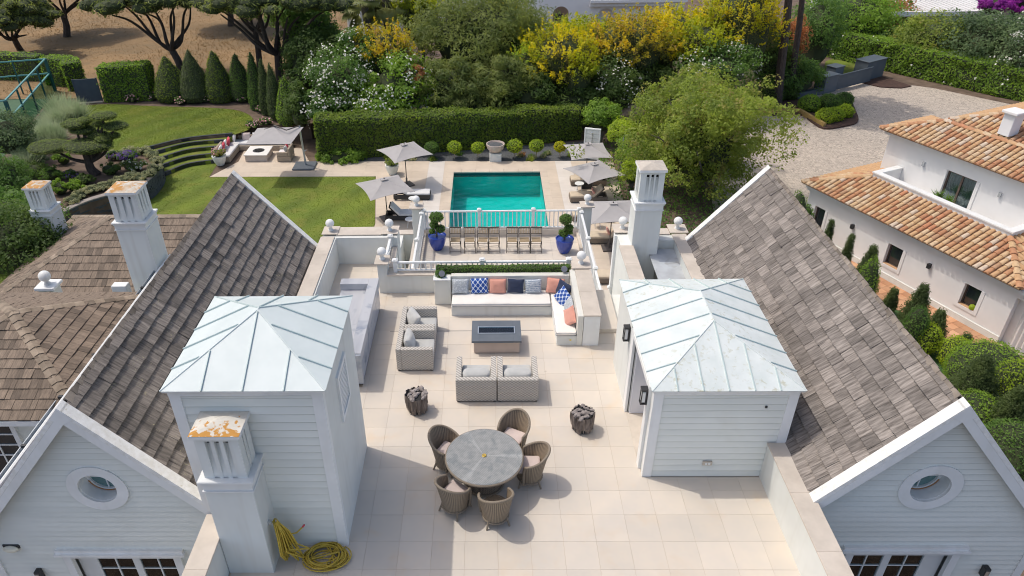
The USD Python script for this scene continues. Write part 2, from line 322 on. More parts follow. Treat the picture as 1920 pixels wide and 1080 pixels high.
mat('fabric_red', (.62, .09, .12), .9, (.55, .07, .10), 5)
mat('fabric_pink', (.62, .52, .48), .9, (.54, .45, .42), 4)
mat('fabric_tan', (.60, .50, .37), .9, (.54, .45, .33), 4)
mat('fire_stone', (.50, .41, .35), .75, (.44, .36, .31), 2.5, bump=.15, bscale=70, bdist=.003)
mat('slate_top', (.10, .118, .138), .5, (.12, .136, .156), 3)
mat('tray_grey', (.74, .76, .76), .5, (.64, .66, .67), 4)
mat('wicker_rim', (.26, .21, .155), .65, (.18, .145, .105), 60, bump=.4, bscale=120, bdist=.004)
mat('table_glass', (.255, .26, .25), .25, (.31, .31, .295), 9, lo=.40, hi=.62, extra=radial_wear, spec=.5)
mat('brass_ring', (.62, .42, .10), .3, metallic=.8)
mat('driftwood', (.29, .24, .205), .85, (.10, .08, .07), 4, detail=6, lo=.35, hi=.62, stretch=(2.2, 2.2, .5), bump=.8, bscale=9, bdist=.03)
mat('driftwood_top', (.36, .32, .30), .85, (.17, .145, .135), 7, detail=5, bump=.6, bscale=16, bdist=.02)
mat('hose_yellow', (.58, .42, .05), .5, (.46, .32, .04), 14)
mat('lamp_grey', (.25, .26, .29), .4, metallic=.3)
mat('teak_slat', (.40, .30, .18), .7, (.32, .24, .14), 8, stretch=(2, 30, 2))
mat('chair_frame', (.10, .085, .07), .6)
mat('glaze_blue', (.012, .035, .24), .18, (.02, .05, .28), 3, coat=.4)
mat('pot_gravel', (.58, .46, .30), .9, (.45, .36, .24), 30, bump=.5, bscale=60)
leaf_mat('leaf_dark', (.045, .068, .015), (.028, .048, .012))
leaf_mat('leaf_mid', (.055, .095, .018), (.032, .062, .014))
leaf_mat('leaf_bright', (.095, .145, .018), (.062, .105, .015))
leaf_mat('leaf_lime', (.15, .19, .016), (.095, .135, .013))
leaf_mat('leaf_gold', (.29, .235, .010), (.15, .155, .009), scale=.55, rand=.35)
leaf_mat('leaf_gold_brown', (.25, .185, .012), (.12, .115, .012), scale=.7, rand=.35, c3=(.16, .09, .035))
leaf_mat('leaf_yellowgreen', (.175, .185, .010), (.095, .12, .010), scale=.6, rand=.35)
leaf_mat('leaf_olive', (.115, .14, .022), (.068, .090, .017), scale=.55, rand=.35, c3=(.13, .11, .035))
leaf_mat('leaf_blue', (.060, .085, .035), (.035, .055, .026))
leaf_mat('leaf_pine', (.092, .106, .026), (.048, .064, .018), scale=.7, rand=.3)
leaf_mat('leaf_cypress', (.050, .068, .022), (.030, .044, .016), scale=1.2)
leaf_mat('leaf_hedge', (.078, .105, .015), (.052, .080, .013), scale=.9)
leaf_mat('leaf_red', (.20, .05, .035), (.12, .05, .03))
leaf_mat('leaf_rust', (.20, .075, .03), (.12, .07, .03))
leaf_mat('grass_pale', (.40, .45, .28), (.27, .34, .19), tr=.35)
leaf_mat('silver_leaf', (.40, .40, .23), (.25, .28, .15), scale=2, c3=(.44, .39, .18))
leaf_mat('palm_leaf', (.34, .36, .13), (.20, .24, .08))
leaf_mat('flower_white', (.75, .74, .66), (.65, .63, .55), rand=.12, tr=.15)
leaf_mat('flower_pink', (.68, .30, .34), (.60, .40, .40), rand=.15, tr=.15)
leaf_mat('flower_purple', (.12, .07, .27), (.17, .12, .30), rand=.25)
leaf_mat('flower_magenta', (.35, .04, .34), (.24, .03, .26), rand=.25)
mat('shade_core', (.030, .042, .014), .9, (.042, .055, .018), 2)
mat('bark_pine', (.085, .062, .050), .9, (.04, .03, .026), 5, stretch=(3, 3, .8), bump=.8, bscale=6, bdist=.05)
mat('bark_grey', (.16, .14, .115), .9, (.09, .08, .068), 6, stretch=(3, 3, .8), bump=.6, bscale=8, bdist=.03)
mat('stem_pale', (.40, .35, .27), .8)
mat('soil', (.10, .068, .048), .95, (.17, .12, .085), 1.6, detail=6, bump=.5, bscale=12, bdist=.03)
mat('dry_grass', (.30, .19, .088), .95, (.19, .125, .06), .16, detail=8, lo=.35, hi=.65, bump=.6, bscale=3, bdist=.08, extra=spots((.19, .135, .07), .75, .5, .68, .7))
mat('lawn_green', (.155, .20, .018), .9, (.11, .16, .016), .35, detail=8, bump=.7, bscale=45, bdist=.03, extra=mown)
mat('lawn_clippings', (.155, .20, .018), .9, (.105, .155, .015), 1.2, isl=.3, translucent=.3)
mat('deck_stone', (.62, .52, .41), .7, (.55, .46, .36), 1.0, rand=.04, bump=.1, bscale=60, bdist=.003)
mat('deck_pale', (.66, .61, .55), .7, (.60, .55, .49), 1.0, rand=.03)
mat('slate_gravel', (.07, .075, .08), .9, (.11, .115, .12), 9, detail=5, bump=.8, bscale=18, bdist=.04)
mat('driveway', (.42, .38, .34), .85, (.33, .30, .27), .5, detail=5, rand=.0, bump=.25, bscale=9, bdist=.01)
mat('sett', (.50, .445, .385), .85, (.43, .38, .33), .35, isl=.12)
mat('mulch', (.085, .045, .032), .95, (.05, .028, .022), 6, detail=6, bump=.8, bscale=14, bdist=.04)
mat('terracotta_path', (.50, .25, .13), .8, (.56, .33, .19), 1.2, rand=.18)
mat('turf', (.055, .125, .030), .9, (.045, .105, .028), 1.5, bump=.5, bscale=60, bdist=.02)
mat('pool_tile', (.022, .56, .545), .3, (.016, .50, .49), 1.0)
mat('pool_dark', (.01, .06, .07), .3)
mat('straw', (.32, .205, .095), .95, (.21, .14, .065), .4, isl=.3, translucent=.2)
mat('riser_stone', (.035, .04, .045), .8, (.06, .065, .07), 5, bump=.6, bscale=10, bdist=.02)
mat('slate_wall', (.045, .052, .058), .7, (.10, .11, .115), 6, detail=6, stretch=(1, 1, 5), bump=.9, bscale=9, bdist=.04)
mat('wall_cap', (.34, .30, .27), .8, (.26, .23, .2), 4)
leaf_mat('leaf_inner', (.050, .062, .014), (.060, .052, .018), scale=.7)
mat('canopy', (.44, .42, .41), .8, (.41, .39, .38), 2, bump=.1, bscale=90, bdist=.002, translucent=.12)
mat('pole_dark', (.10, .085, .075), .5)
mat('rattan_black', (.022, .021, .021), .6, (.04, .038, .036), 40, bump=.3, bscale=90)
mat('fire_stone_pale', (.52, .46, .40), .8, (.46, .40, .35), 2)
leaf_mat('leaf_olive_dark', (.085, .105, .030), (.06, .08, .024), scale=1.5)
mat('sleeper_wood', (.36, .25, .08), .85, (.27, .18, .06), 3, stretch=(2, 2, 9))
mat('gate_slate', (.075, .095, .115), .55, (.09, .11, .13), 2)
mat('villa_white', (.78, .77, .75), .75, (.72, .71, .69), .8, bump=.15, bscale=50, bdist=.003)
mat('tile_clay', (1, 1, 1), .8, (.80, .78, .74), 9, ramp=[(0, (.58, .36, .19)), (.2, (.62, .43, .25)), (.38, (.52, .27, .14)), (.52, (.64, .47, .30)), (.66, (.47, .23, .12)), (.78, (.60, .40, .22)), (.86, (.48, .29, .17)), (.92, (.64, .52, .40)), (.975, (.55, .25, .13))], bump=.2, bscale=40, bdist=.004)
mat('tile_under', (.22, .12, .07), .9)
mat('frame_brown', (.10, .07, .055), .5)
mat('curtain_pale', (.66, .65, .63), .85)
mat('tile_sill', (.55, .33, .18), .8)
mat('porch_brown', (.20, .155, .12), .8, (.15, .12, .10), 1)
mat('pergola_floor', (.22, .23, .24), .7, (.17, .18, .19), 1)
# ------------------------------------------------------------------ flat pieces on a plane
def slab(P, u, v, n, poly, top, bot=0.0):
    """A flat piece: poly (list of (a, b) or a shapely polygon) in the plane P + a u + b v, from height bot to top along n; top may be a function of (a, b)."""
    P, u, v, n = (np.asarray(q, float) for q in (P, u, v, n))
    if not isinstance(poly, Polygon):
        a = np.asarray(poly, float)
        if ((a[:, 0] * np.roll(a[:, 1], -1) - np.roll(a[:, 0], -1) * a[:, 1]).sum()) < 0: a = a[::-1]
        f = np.array([[0, i, i + 1] for i in range(1, len(a) - 1)]); loops = [np.arange(len(a))]
    else:
        poly = poly.simplify(1e-4)
        a, f = trimesh.creation.triangulate_polygon(poly, engine='earcut')
        s = np.cross(np.c_[a[f[:, 1]] - a[f[:, 0]], np.zeros(len(f))], np.c_[a[f[:, 2]] - a[f[:, 0]], np.zeros(len(f))])[:, 2]
        f = f.copy(); f[s < 0] = f[s < 0][:, ::-1]
        loops = []; from_ = {tuple(np.round(q, 7)): i for i, q in enumerate(a)}
        from shapely.geometry.polygon import orient
        po = orient(poly, 1)
        for ring in [po.exterior, *po.interiors]: loops.append(np.array([from_[tuple(np.round(c, 7))] for c in list(ring.coords)[:-1]]))
    h = np.array([top(x, y) for x, y in a]) if callable(top) else np.full(len(a), float(top))
    b = np.array([bot(x, y) for x, y in a]) if callable(bot) else np.full(len(a), float(bot))
    base = P + a[:, :1] * u + a[:, 1:] * v; m = len(a)
    V = np.vstack([base + b[:, None] * n, base + h[:, None] * n])
    F = [f[:, ::-1], f + m]
    for lp in loops:
        j = np.roll(lp, -1); F += [np.c_[lp, j, j + m], np.c_[lp, j + m, lp + m]]
    F = np.vstack(F)
    if np.dot(np.cross(u, v), n) < 0: F = F[:, ::-1]
    return V, F
def pieces(g):
    if g.is_empty: return []
    return [q for q in getattr(g, 'geoms', [g]) if isinstance(q, Polygon) and q.area > 2e-4]
def convex_clip(poly, rect):
    return pieces(poly.intersection(rect))
def shingles(P, u, v, n, poly, exposure, wr, thick, parent, m, individual=300, seed=0, lift=.012, shuffle=.012):
    r = random.Random(seed); poly = Polygon(poly); a0, b0, a1, b1 = poly.bounds; found = []
    k = 0; b = b0
    while b < b1 - .02:
        a = a0 - r.random() * wr[1]
        while a < a1:
            w = r.uniform(*wr); vb = b + r.uniform(-shuffle, shuffle * .3); ve = min(b + exposure + .05, b1 + .02)
            for q in convex_clip(poly, sbox(a + .003, vb, a + w - .003, ve)):
                t = thick * r.uniform(.75, 1.3); tw = r.uniform(-.004, .004)
                hh = lambda x, y, t=t, tw=tw, a=a, w=w: lift + t * (1 - .85 * (y - vb) / (exposure + .05)) + tw * (x - a) / w
                c = np.array(list(q.exterior.coords)[:-1]); mesh = slab(P, u, v, n, c, hh)
                ce = mesh[0].mean(0); d = ce - np.array([0, 0, CAM_Z]); z = d @ CF
                px, py = 890.7 + FPX * (d @ CR) / max(z, .1), 540 - FPX * (d @ CU) / max(z, .1)
                seen = z > 0 and -20 < px < 1940 and -20 < py < 1100
                found.append((q.area / (d @ d) if seen else -1, mesh))
            a += w
        b += exposure; k += 1
    found.sort(key=lambda x: -x[0])
    for s, mesh in found[:individual]:
        if s > 0: part('shingle', mesh, m, parent)
    rest = [q for i, (s, q) in enumerate(found) if i >= individual or s <= 0]
    if rest: part('shingle_field', rest, m, parent, kind='stuff')

house = thing('house', 'pale grey clapboard house with shingled gables, roof terrace, two metal-roofed stair towers and white chimneys', 'house', (0, 12, -6))

# body
body = [box(-4.98, 5.74, 4.0, 17.0, -6, -.05)]
part('wall', body, 'stucco', house, 'plain rendered wall under the terrace')
# ---- gabled wings
TANP = 1.156
def gable_wing(side):
    xr, xi, xo = (7.61, 5.76, 10.42) if side > 0 else (-7.06, -5.00, -10.0)
    zr, y0, y1 = 3.08, 8.80, 18.45
    sgn = side
    wall_in, wall_out = xi + .03 * sgn, xo - .24 * sgn
    zat = lambda x: zr - TANP * abs(x - xr)
    # sides and back of the wing
    lo, hi = min(wall_in, wall_out), max(wall_in, wall_out)
    gp = Polygon([(lo, -6), (hi, -6), (hi, zat(hi) - .1), (xr, zr - .12), (lo, zat(lo) - .1)])
    X, Z, Y = V3(1, 0, 0), V3(0, 0, 1), V3(0, 1, 0)
    core = slab((0, 9.26, 0), X, Z, Y, list(gp.exterior.coords)[:-1], y1 - .1 - 9.26)
    part('wing_wall', [core, box(lo, lo + .1, 8.93, 9.26, -6, zat(lo) - .1), box(hi - .1, hi, 8.93, 9.26, -6, zat(hi) - .1)], 'stucco', house)
    # siding of the gable
    gw = holder('gable_wall', house, 'clapboard gable with a round window')
    cx, cz = (7.71, 1.13) if side > 0 else (-7.06, 1.13)
    wx0, wx1, wt = (6.68, 8.82, -.54) if side > 0 else (-8.29, -5.99, -.66)
    hole = Polygon([(cx + .47 * math.cos(t), cz + .47 * math.sin(t)) for t in np.linspace(0, 2 * np.pi, 40, endpoint=False)])
    win = sbox(wx0 + .12, -3, wx1 - .12, wt - .10)
    h = .135; z = -2.6
    gap_ = Polygon([(lo, -2.6), (hi, -2.6), (hi, zat(hi) - .12), (xr, zr - .14), (lo, zat(lo) - .12)]).difference(hole).difference(win)
    part('board_backing', slab((0, 8.93, 0), X, Z, -Y, gap_, .002, -.01), 'siding_gap', gw)
    tri = Polygon([(lo, -6), (hi, -6), (hi, zat(hi) - .12), (xr, zr - .14), (lo, zat(lo) - .12)])
    while z < zr:
        strip = sbox(lo - 1, z + .004, hi + 1, z + h - .011).intersection(tri).difference(hole).difference(win)
        for q in pieces(strip):
            part('siding_board', slab((0, 8.93, 0), X, Z, -Y, q, lambda a, b, z=z: .012 + .014 * (1 - (b - z) / h)), 'siding', gw)
        z += h
    part('corner_board', box(*sorted((wall_out, wall_out - .16 * sgn)), 8.885, 8.93, -2.6, zat(wall_out) - .2), 'white_paint', gw)
    part('lower_wall', box(lo, hi, 8.92, 9.2, -6, -2.61), 'siding', gw)
    # round window: trim ring, deep reveal, sash with four panes
    rw = holder('round_window', house, 'round window in a deep white reveal, ' + ('right' if side > 0 else 'left') + ' gable')
    up = lambda m: (np.c_[m[0][:, 0] + cx, 8.935 - m[0][:, 2], m[0][:, 1] + cz], m[1][:, ::-1] if False else m[1])
    part('trim_ring', up(disc_ring(.345, .545, .05)), 'white_paint', rw, smooth=40)
    rv = disc_ring(.34, .47, .30); part('reveal', up((rv[0] * [1, 1, -1], rv[1][:, ::-1])), 'white_paint', rw, smooth=40)
    sr = disc_ring(.285, .34, .05); part('sash', (np.c_[sr[0][:, 0] + cx, 9.225 - sr[0][:, 2], sr[0][:, 1] + cz], sr[1]), 'white_paint', rw, smooth=40)
    d = disc_ring(.001, .29, .01); part('pane', (np.c_[d[0][:, 0] + cx, 9.225 - d[0][:, 2], d[0][:, 1] + cz], d[1]), 'window_teal', rw)
    part('muntin', box(cx - .012, cx + .012, 9.19, 9.212, cz - .29, cz + .29), 'white_paint', rw)
    part('muntin', box(cx - .29, cx + .29, 9.187, 9.209, cz - .012, cz + .012), 'white_paint', rw)
    sl = [tube([(cx + .325 * math.cos(t), 9.17, cz + .325 * math.sin(t)) for t in np.linspace(math.pi * 1.08, math.pi * 1.92, 14)], .012, 5)]
    part('sill_bead', sl, 'rust_stain', rw)
    # french window
    fw = holder('french_window', house, 'white french window under the ' + ('right' if side > 0 else 'left') + ' gable')
    part('head_trim', [box(wx0 - .11, wx1 + .11, 8.80, 8.93, wt, wt + .05), box(wx0 - .08, wx1 + .08, 8.84, 8.93, wt + .05, wt + .13)], 'white_paint', fw)
    part('frame', [box(wx0, wx0 + .15, 8.86, 8.95, -3, wt), box(wx1 - .15, wx1, 8.86, 8.95, -3, wt), box(wx0 + .15, wx1 - .15, 8.865, 8.95, wt - .12, wt)], 'white_paint', fw)
    a, b, m3 = wx0 + .15, wx1 - .15, 0
    n = 3
    xs = [a + .32, a + .32 + (b - a - .32) / 2, b] if side < 0 else [a, a + (b - a - .32) / 2, b - .32]
    ylow = 9.1
    side_x = (a, a + .32) if side < 0 else (b - .32, b)
    part('side_panel', box(side_x[0], side_x[1], 9.02, 9.06, -3, wt - .12), 'white_paint', fw)
    for i in range(2):
        p0, p1 = xs[i], xs[i + 1]
        zt = wt - .12
        part('leaf_frame', [box(p0, p0 + .07, 9.0, 9.05, -3, zt), box(p1 - .07, p1, 9.0, 9.05, -3, zt), box(p0 + .07, p1 - .07, 9.002, 9.05, zt - .08, zt)], 'white_paint', fw)
        mid = (p0 + p1) / 2
        for (q0, q1) in ((p0 + .07, mid - .012), (mid + .012, p1 - .07)):
            for kz in range(4): part('pane', box(q0, q1, 9.03, 9.036, zt - .10 - .42 * (kz + 1) + .024, zt - .08 - .42 * kz), 'pane', fw)
        part('muntin', [box(mid - .012, mid + .012, 9.015, 9.045, -3, zt - .08)] + [box(p0 + .07, p1 - .07, 9.017, 9.043, zt - .10 - .42 * (kz + 1), zt - .10 - .42 * (kz + 1) + .024) for kz in range(4)], 'white_paint', fw)
    part('blind', [box(wx0 + .15, wx1 - .15, 9.075, 9.085, -3, wt - .12)], 'room_dark', fw)
    part('curtain', curtain(side_x[0] + (.34 if side < 0 else -.62), side_x[1] + (.30 if side < 0 else -.36), 9.058, -3, wt - .13, .012), 'curtain_teal', fw)
    # roof: underlay, shingles, ridge caps, barge boards
    roof = holder('roof', house, 'steep roof of weathered grey shingles, ' + ('right' if side > 0 else 'left') + ' wing')
    L = abs(xi - xr) / math.cos(math.atan(TANP)) + .05
    Lo = abs(xo - xr) / math.cos(math.atan(TANP)) + .05
    c, s = math.cos(math.atan(TANP)), math.sin(math.atan(TANP))
    und = []
    for sg, LL, vis in ((-sgn, L, True), (sgn, Lo, False)):
        u = V3(0, 1, 0); dn = V3(sg * c, 0, -s); nn = V3(sg * s, 0, c)
        P = V3(xr, y0 + .02, zr) + dn * LL; v = -dn
        und.append(slab(P, u, v, nn, [(0, 0), (y1 - y0 - .04, 0), (y1 - y0 - .04, LL), (0, LL)], 0, -.08))
        yy = y1 - y0 - .34
        shingles(P + u * .145, u, v, nn, [(0, -.04), (yy, -.04), (yy, LL - .01), (0, LL - .01)], .256, (.16, .38), .05, roof, ('shingle_grey' if side > 0 else 'shingle_mossy') if vis else 'shingle_mid', 300 if vis else 0, seed=side + 5)
    part('underlay', und, 'roof_underlay', roof)
    y = y0 + .22
    while y < y1 - .15:
        ln = .21; w = .15
        a = V3(xr, y, zr + .035); t0, t1 = .012, .035
        pts = []
        for yy, lift in ((y, t1), (y + ln + .06, t0)):
            for sg in (-1, 1): pts += [V3(xr + sg * w * c, yy, zr - w * s + .03 + lift), V3(xr + sg * w * c, yy, zr - w * s + .008 + lift)]
            pts += [V3(xr, yy, zr + .05 + lift), V3(xr, yy, zr + .02 + lift)]
        part('ridge_cap', [hull([*pts[0:2], *pts[4:6], *pts[6:8], *pts[10:12]]), hull([*pts[2:6], *pts[8:12]])], 'cap_shingle', roof)
        y += ln
    for yb, wd in ((y0 - .05, .21), (y1 - .16, .2)):
        part('apex_fascia', hull([(xr + a_, yy, zr + b_) for a_, b_ in ((-.19, -.16), (0, .055), (.19, -.16), (0, -.27)) for yy in ((yb - .004, yb + .055) if yb < 10 else (yb + wd - .05, yb + wd + .004))]), 'white_paint', roof)
        part('apex_block', hull([(xr + q * k, yy, zr + .062 / c - abs(q * k) * TANP) for q, k in ((-1, .07), (0, 0), (1, .07)) for yy in (yb - .002, yb + wd)] + [(xr + q, yb - .002 if yy == 0 else yb + wd, zr - .24) for q in (-.06, .06) for yy in (0, 1)]), 'white_plank', roof)
    for yb, wd, nm in ((y0 - .05, .21, 'barge_board'), (y1 - .16, .2, 'barge_board')):
        for sg, LL in ((-sgn, L + .02), (sgn, Lo)):
            dn = V3(sg * c, 0, -s); nn = V3(sg * s, 0, c); front = yb < 10
            P = V3(xr, yb, zr)
            top = slab(P, V3(0, 1, 0), dn, nn, [(0, -.0), (wd, -.0), (wd, LL), (0, LL)], .062, -.02)
            fas = slab(P + nn * -.022, V3(0, 1, 0), dn, nn, [(0, .0), (.06, .0), (.06, LL), (0, LL)], 0, -.155) if front else slab(P + V3(0, wd - .05, 0) + nn * -.022, V3(0, 1, 0), dn, nn, [(0, 0), (.05, 0), (.05, LL), (0, LL)], 0, -.2)
            part('barge_board', top, 'white_plank', roof)
            part('barge_fascia', fas, 'white_paint', roof)
    return roof
def curtain(x0, x1, y, z0, z1, amp=.03, waves=7):
    n = waves * 6 + 1; xs = np.linspace(x0, x1, n); ys = y + amp * np.sin(np.linspace(0, waves * 2 * np.pi, n))
    v = np.vstack([np.c_[xs, ys, np.full(n, z0)], np.c_[xs, ys, np.full(n, z1)]]); i = np.arange(n - 1)
    return v, np.vstack([np.c_[i, i + 1, i + 1 + n], np.c_[i, i + 1 + n, i + n]])
gable_wing(1); gable_wing(-1)

# ---- stair towers
def tower(x0, x1, y0, y1, ze, ridge, zr, hb, seams, label, metal, boards_to=0.0, cut=None):
    X, Y, Z = V3(1, 0, 0), V3(0, 1, 0), V3(0, 0, 1)
    tw = holder('stair_tower', house, label)
    wallp = sbox(x0, y0 + .03, x1, y1)
    if cut: wallp = wallp.difference(sbox(*cut))
    part('wall', prism(wallp, -.3, ze - .03), 'stucco', tw)
    if cut: part('lintel_wall', box(cut[0], cut[2], cut[1], cut[3], 2.03, ze - .031), 'stucco', tw)
    z = boards_to
    part('board_backing', box(x0 + .17, x1 - .17, y0 + .027, y0 + .031, boards_to, ze - .15), 'siding_gap', tw)
    while z < ze - .16:
        t = min(hb, ze - .15 - z)
        part('siding_board', slab((0, y0 + .03, 0), X, Z, -Y, [(x0 + .17, z + .004), (x1 - .17, z + .004), (x1 - .17, z + t - .012), (x0 + .17, z + t - .012)], lambda a, b, z=z: .012 + .014 * (1 - (b - z) / hb)), 'siding', tw)
        z += hb
    for xa, xb in ((x0 - .012, x0 + .17), (x1 - .17, x1 + .012)): part('corner_board', box(xa, xb, y0 - .005, y0 + .10, boards_to, ze - .14), 'white_paint', tw)
    part('frieze_board', box(x0 - .015, x1 + .015, y0 - .012, y0 + .09, ze - .14, ze - .03), 'white_paint', tw)
    e = .07
    part('eave', [cbox(x0 - e, x1 + e, y0 - e, y1 + e, ze - .035, ze, .008)], 'white_paint', tw)
    mr = holder('metal_roof', house, 'standing-seam roof of pale metal panels, ' + label)
    E = [V3(x0 - e - .01, y0 - e - .01, ze + .004), V3(x1 + e + .01, y0 - e - .01, ze + .004), V3(x1 + e + .01, y1 + e + .01, ze + .004), V3(x0 - e - .01, y1 + e + .01, ze + .004)]
    Ra, Rb = V3(*ridge[0], zr), V3(*ridge[1], zr)
    faces = [(E[0], E[1], [Ra]), (E[1], E[2], [Rb, Ra]), (E[2], E[3], [Rb]), (E[3], E[0], [Ra, Rb])]
    for k, (A, B, tops) in enumerate(faces):
        u = unit(B - A); L = np.linalg.norm(B - A); tp = tops[0]
        w = (tp - A) - u * ((tp - A) @ u); v = unit(w); n = np.cross(u, v)
        uv = lambda p: ((p - A) @ u, (p - A) @ v)
        poly = Polygon([(0, 0), (L, 0)] + [uv(p) for p in tops])
        ns = seams[k]; cuts = [L * (i + 1) / (ns + 1) for i in range(ns)]
        for c0, c1 in zip([0] + cuts, cuts + [L]):
            for q in convex_clip(poly, sbox(c0 + .001, -1, c1 - .001, 9)):
                part('roof_panel', slab(A, u, v, n, list(q.exterior.coords)[:-1], .014, -.01), metal, mr)
        for c0 in cuts:
            ln = LineString([(c0, -1), (c0, 9)]).intersection(poly)
            if ln.is_empty: continue
            b0, b1 = ln.bounds[1], ln.bounds[3]
            part('seam', frame_box(A, u, v, n, c0 - .009, c0 + .009, b0, b1 - .02, .012, .04), 'roof_seam', mr)
    hips = [(E[0], Ra), (E[1], Ra), (E[2], Rb), (E[3], Rb)] + ([(Ra, Rb)] if np.linalg.norm(Ra - Rb) > .05 else [])
    for i, (a, b) in enumerate(hips):
        part('hip_seam', tube([a + Z * .012, b + Z * .016], .016, 6), 'roof_seam' if i in (2, 3) else metal, mr)
    return tw
tl = tower(-5.03, -2.62, 8.56, 11.08, 3.74, ((-3.83, 9.80), (-3.83, 9.86)), 4.36, .168, (3, 4, 3, 4), 'taller left stair tower in pale clapboard', 'roof_metal')
tr = tower(3.04, 5.68, 10.22, 13.93, 2.28, ((4.36, 11.56), (4.36, 12.62)), 2.86, .158, (5, 6, 4, 6), 'right stair tower with lichened roof', 'roof_metal_lichen', cut=(3.0, 10.62, 3.5, 12.12))
# framed louvre on the left tower's east side
lv = holder('louvre_window', house, 'small louvred window high on the left tower')
part('frame', [box(-2.62, -2.58, 9.45, 9.53, 2.2, 3.2), box(-2.62, -2.58, 10.12, 10.2, 2.2, 3.2), box(-2.62, -2.58, 9.53, 10.12, 2.2, 2.28), box(-2.62, -2.58, 9.53, 10.12, 3.12, 3.2)], 'white_paint', lv)
for k in range(10): part('slat', box(-2.63, -2.60, 9.53, 10.12, 2.29 + k * .083, 2.34 + k * .083), 'white_paint', lv)
part('back_board', box(-2.66, -2.63, 9.53, 10.12, 2.28, 3.12), 'steel', lv)
# door of the right tower: recess, door, surround
dr = holder('tower_door', house, 'recessed white door of the right tower')
part('door_leaf', cbox(3.46, 3.50, 10.7, 11.55, .02, 2.0, .005), 'white_paint', dr)
part('pane', box(3.452, 3.458, 10.8, 11.45, .75, 1.9), 'window_dark', dr)
part('door_leaf', cbox(3.08, 3.49, 12.06, 12.10, .02, 2.0, .004), 'door_grey', dr)
for q_ in (box(2.985, 3.06, 12.12, 12.34, 0, 2.14), box(2.985, 3.06, 10.44, 10.62, 0, 2.14), box(2.985, 3.06, 10.62, 12.12, 2.03, 2.14)): part('surround', q_, 'white_paint', dr)
part('threshold', box(3.02, 3.5, 10.62, 12.12, -.02, .015), 'coping_stone', dr)
part('eave_trim', box(2.995, 3.04, 12.4, 13.9, 0, 2.2), 'stucco', dr)
def lantern(x, y, z, label):
    t = thing('wall_lantern', label, 'lantern', (x, y, z), 'wall lanterns by the tower door')
    part('back_plate', cbox(x - .02, x, y - .06, y + .06, z - .03, z + .36, .004), 'black_metal', t)
    for a in (-.065, .045):
        for b in (-.115, -.03): part('frame_bar', box(x + b - .01, x + b + .01, y + a, y + a + .014, z, z + .30), 'black_metal', t)
    part('cap', cbox(x - .13, x - .01, y - .07, y + .07, z + .30, z + .345, .005), 'black_metal', t)
    part('base', cbox(x - .13, x - .01, y - .07, y + .07, z - .02, z, .005), 'black_metal', t)
    part('lamp_glass', cbox(x - .108, x - .022, y - .052, y + .052, z + .02, z + .28, .01), 'white_paint', t)
lantern(2.985, 10.53, 1.70, 'black wall lantern nearer the front corner of the right tower')
lantern(2.985, 12.55, 1.70, 'black wall lantern on the far side of the tower door')
part('vent_dot', lathe([(.0, 0), (.022, 0), (.022, .02), (0, .02)], 10) if False else box(5.12, 5.16, 10.205, 10.23, 1.82, 1.86), 'black_metal', house)
# power socket on the right tower
sk = holder('wall_socket', house, 'weatherproof double socket')
part('plate', cbox(4.18, 4.36, 10.185, 10.225, .34, .44, .006), 'socket_tan', sk)
part('socket', box(4.22, 4.26, 10.178, 10.186, .37, .42), 'white_paint', sk); part('socket', box(4.28, 4.32, 10.178, 10.186, .37, .42), 'white_paint', sk)

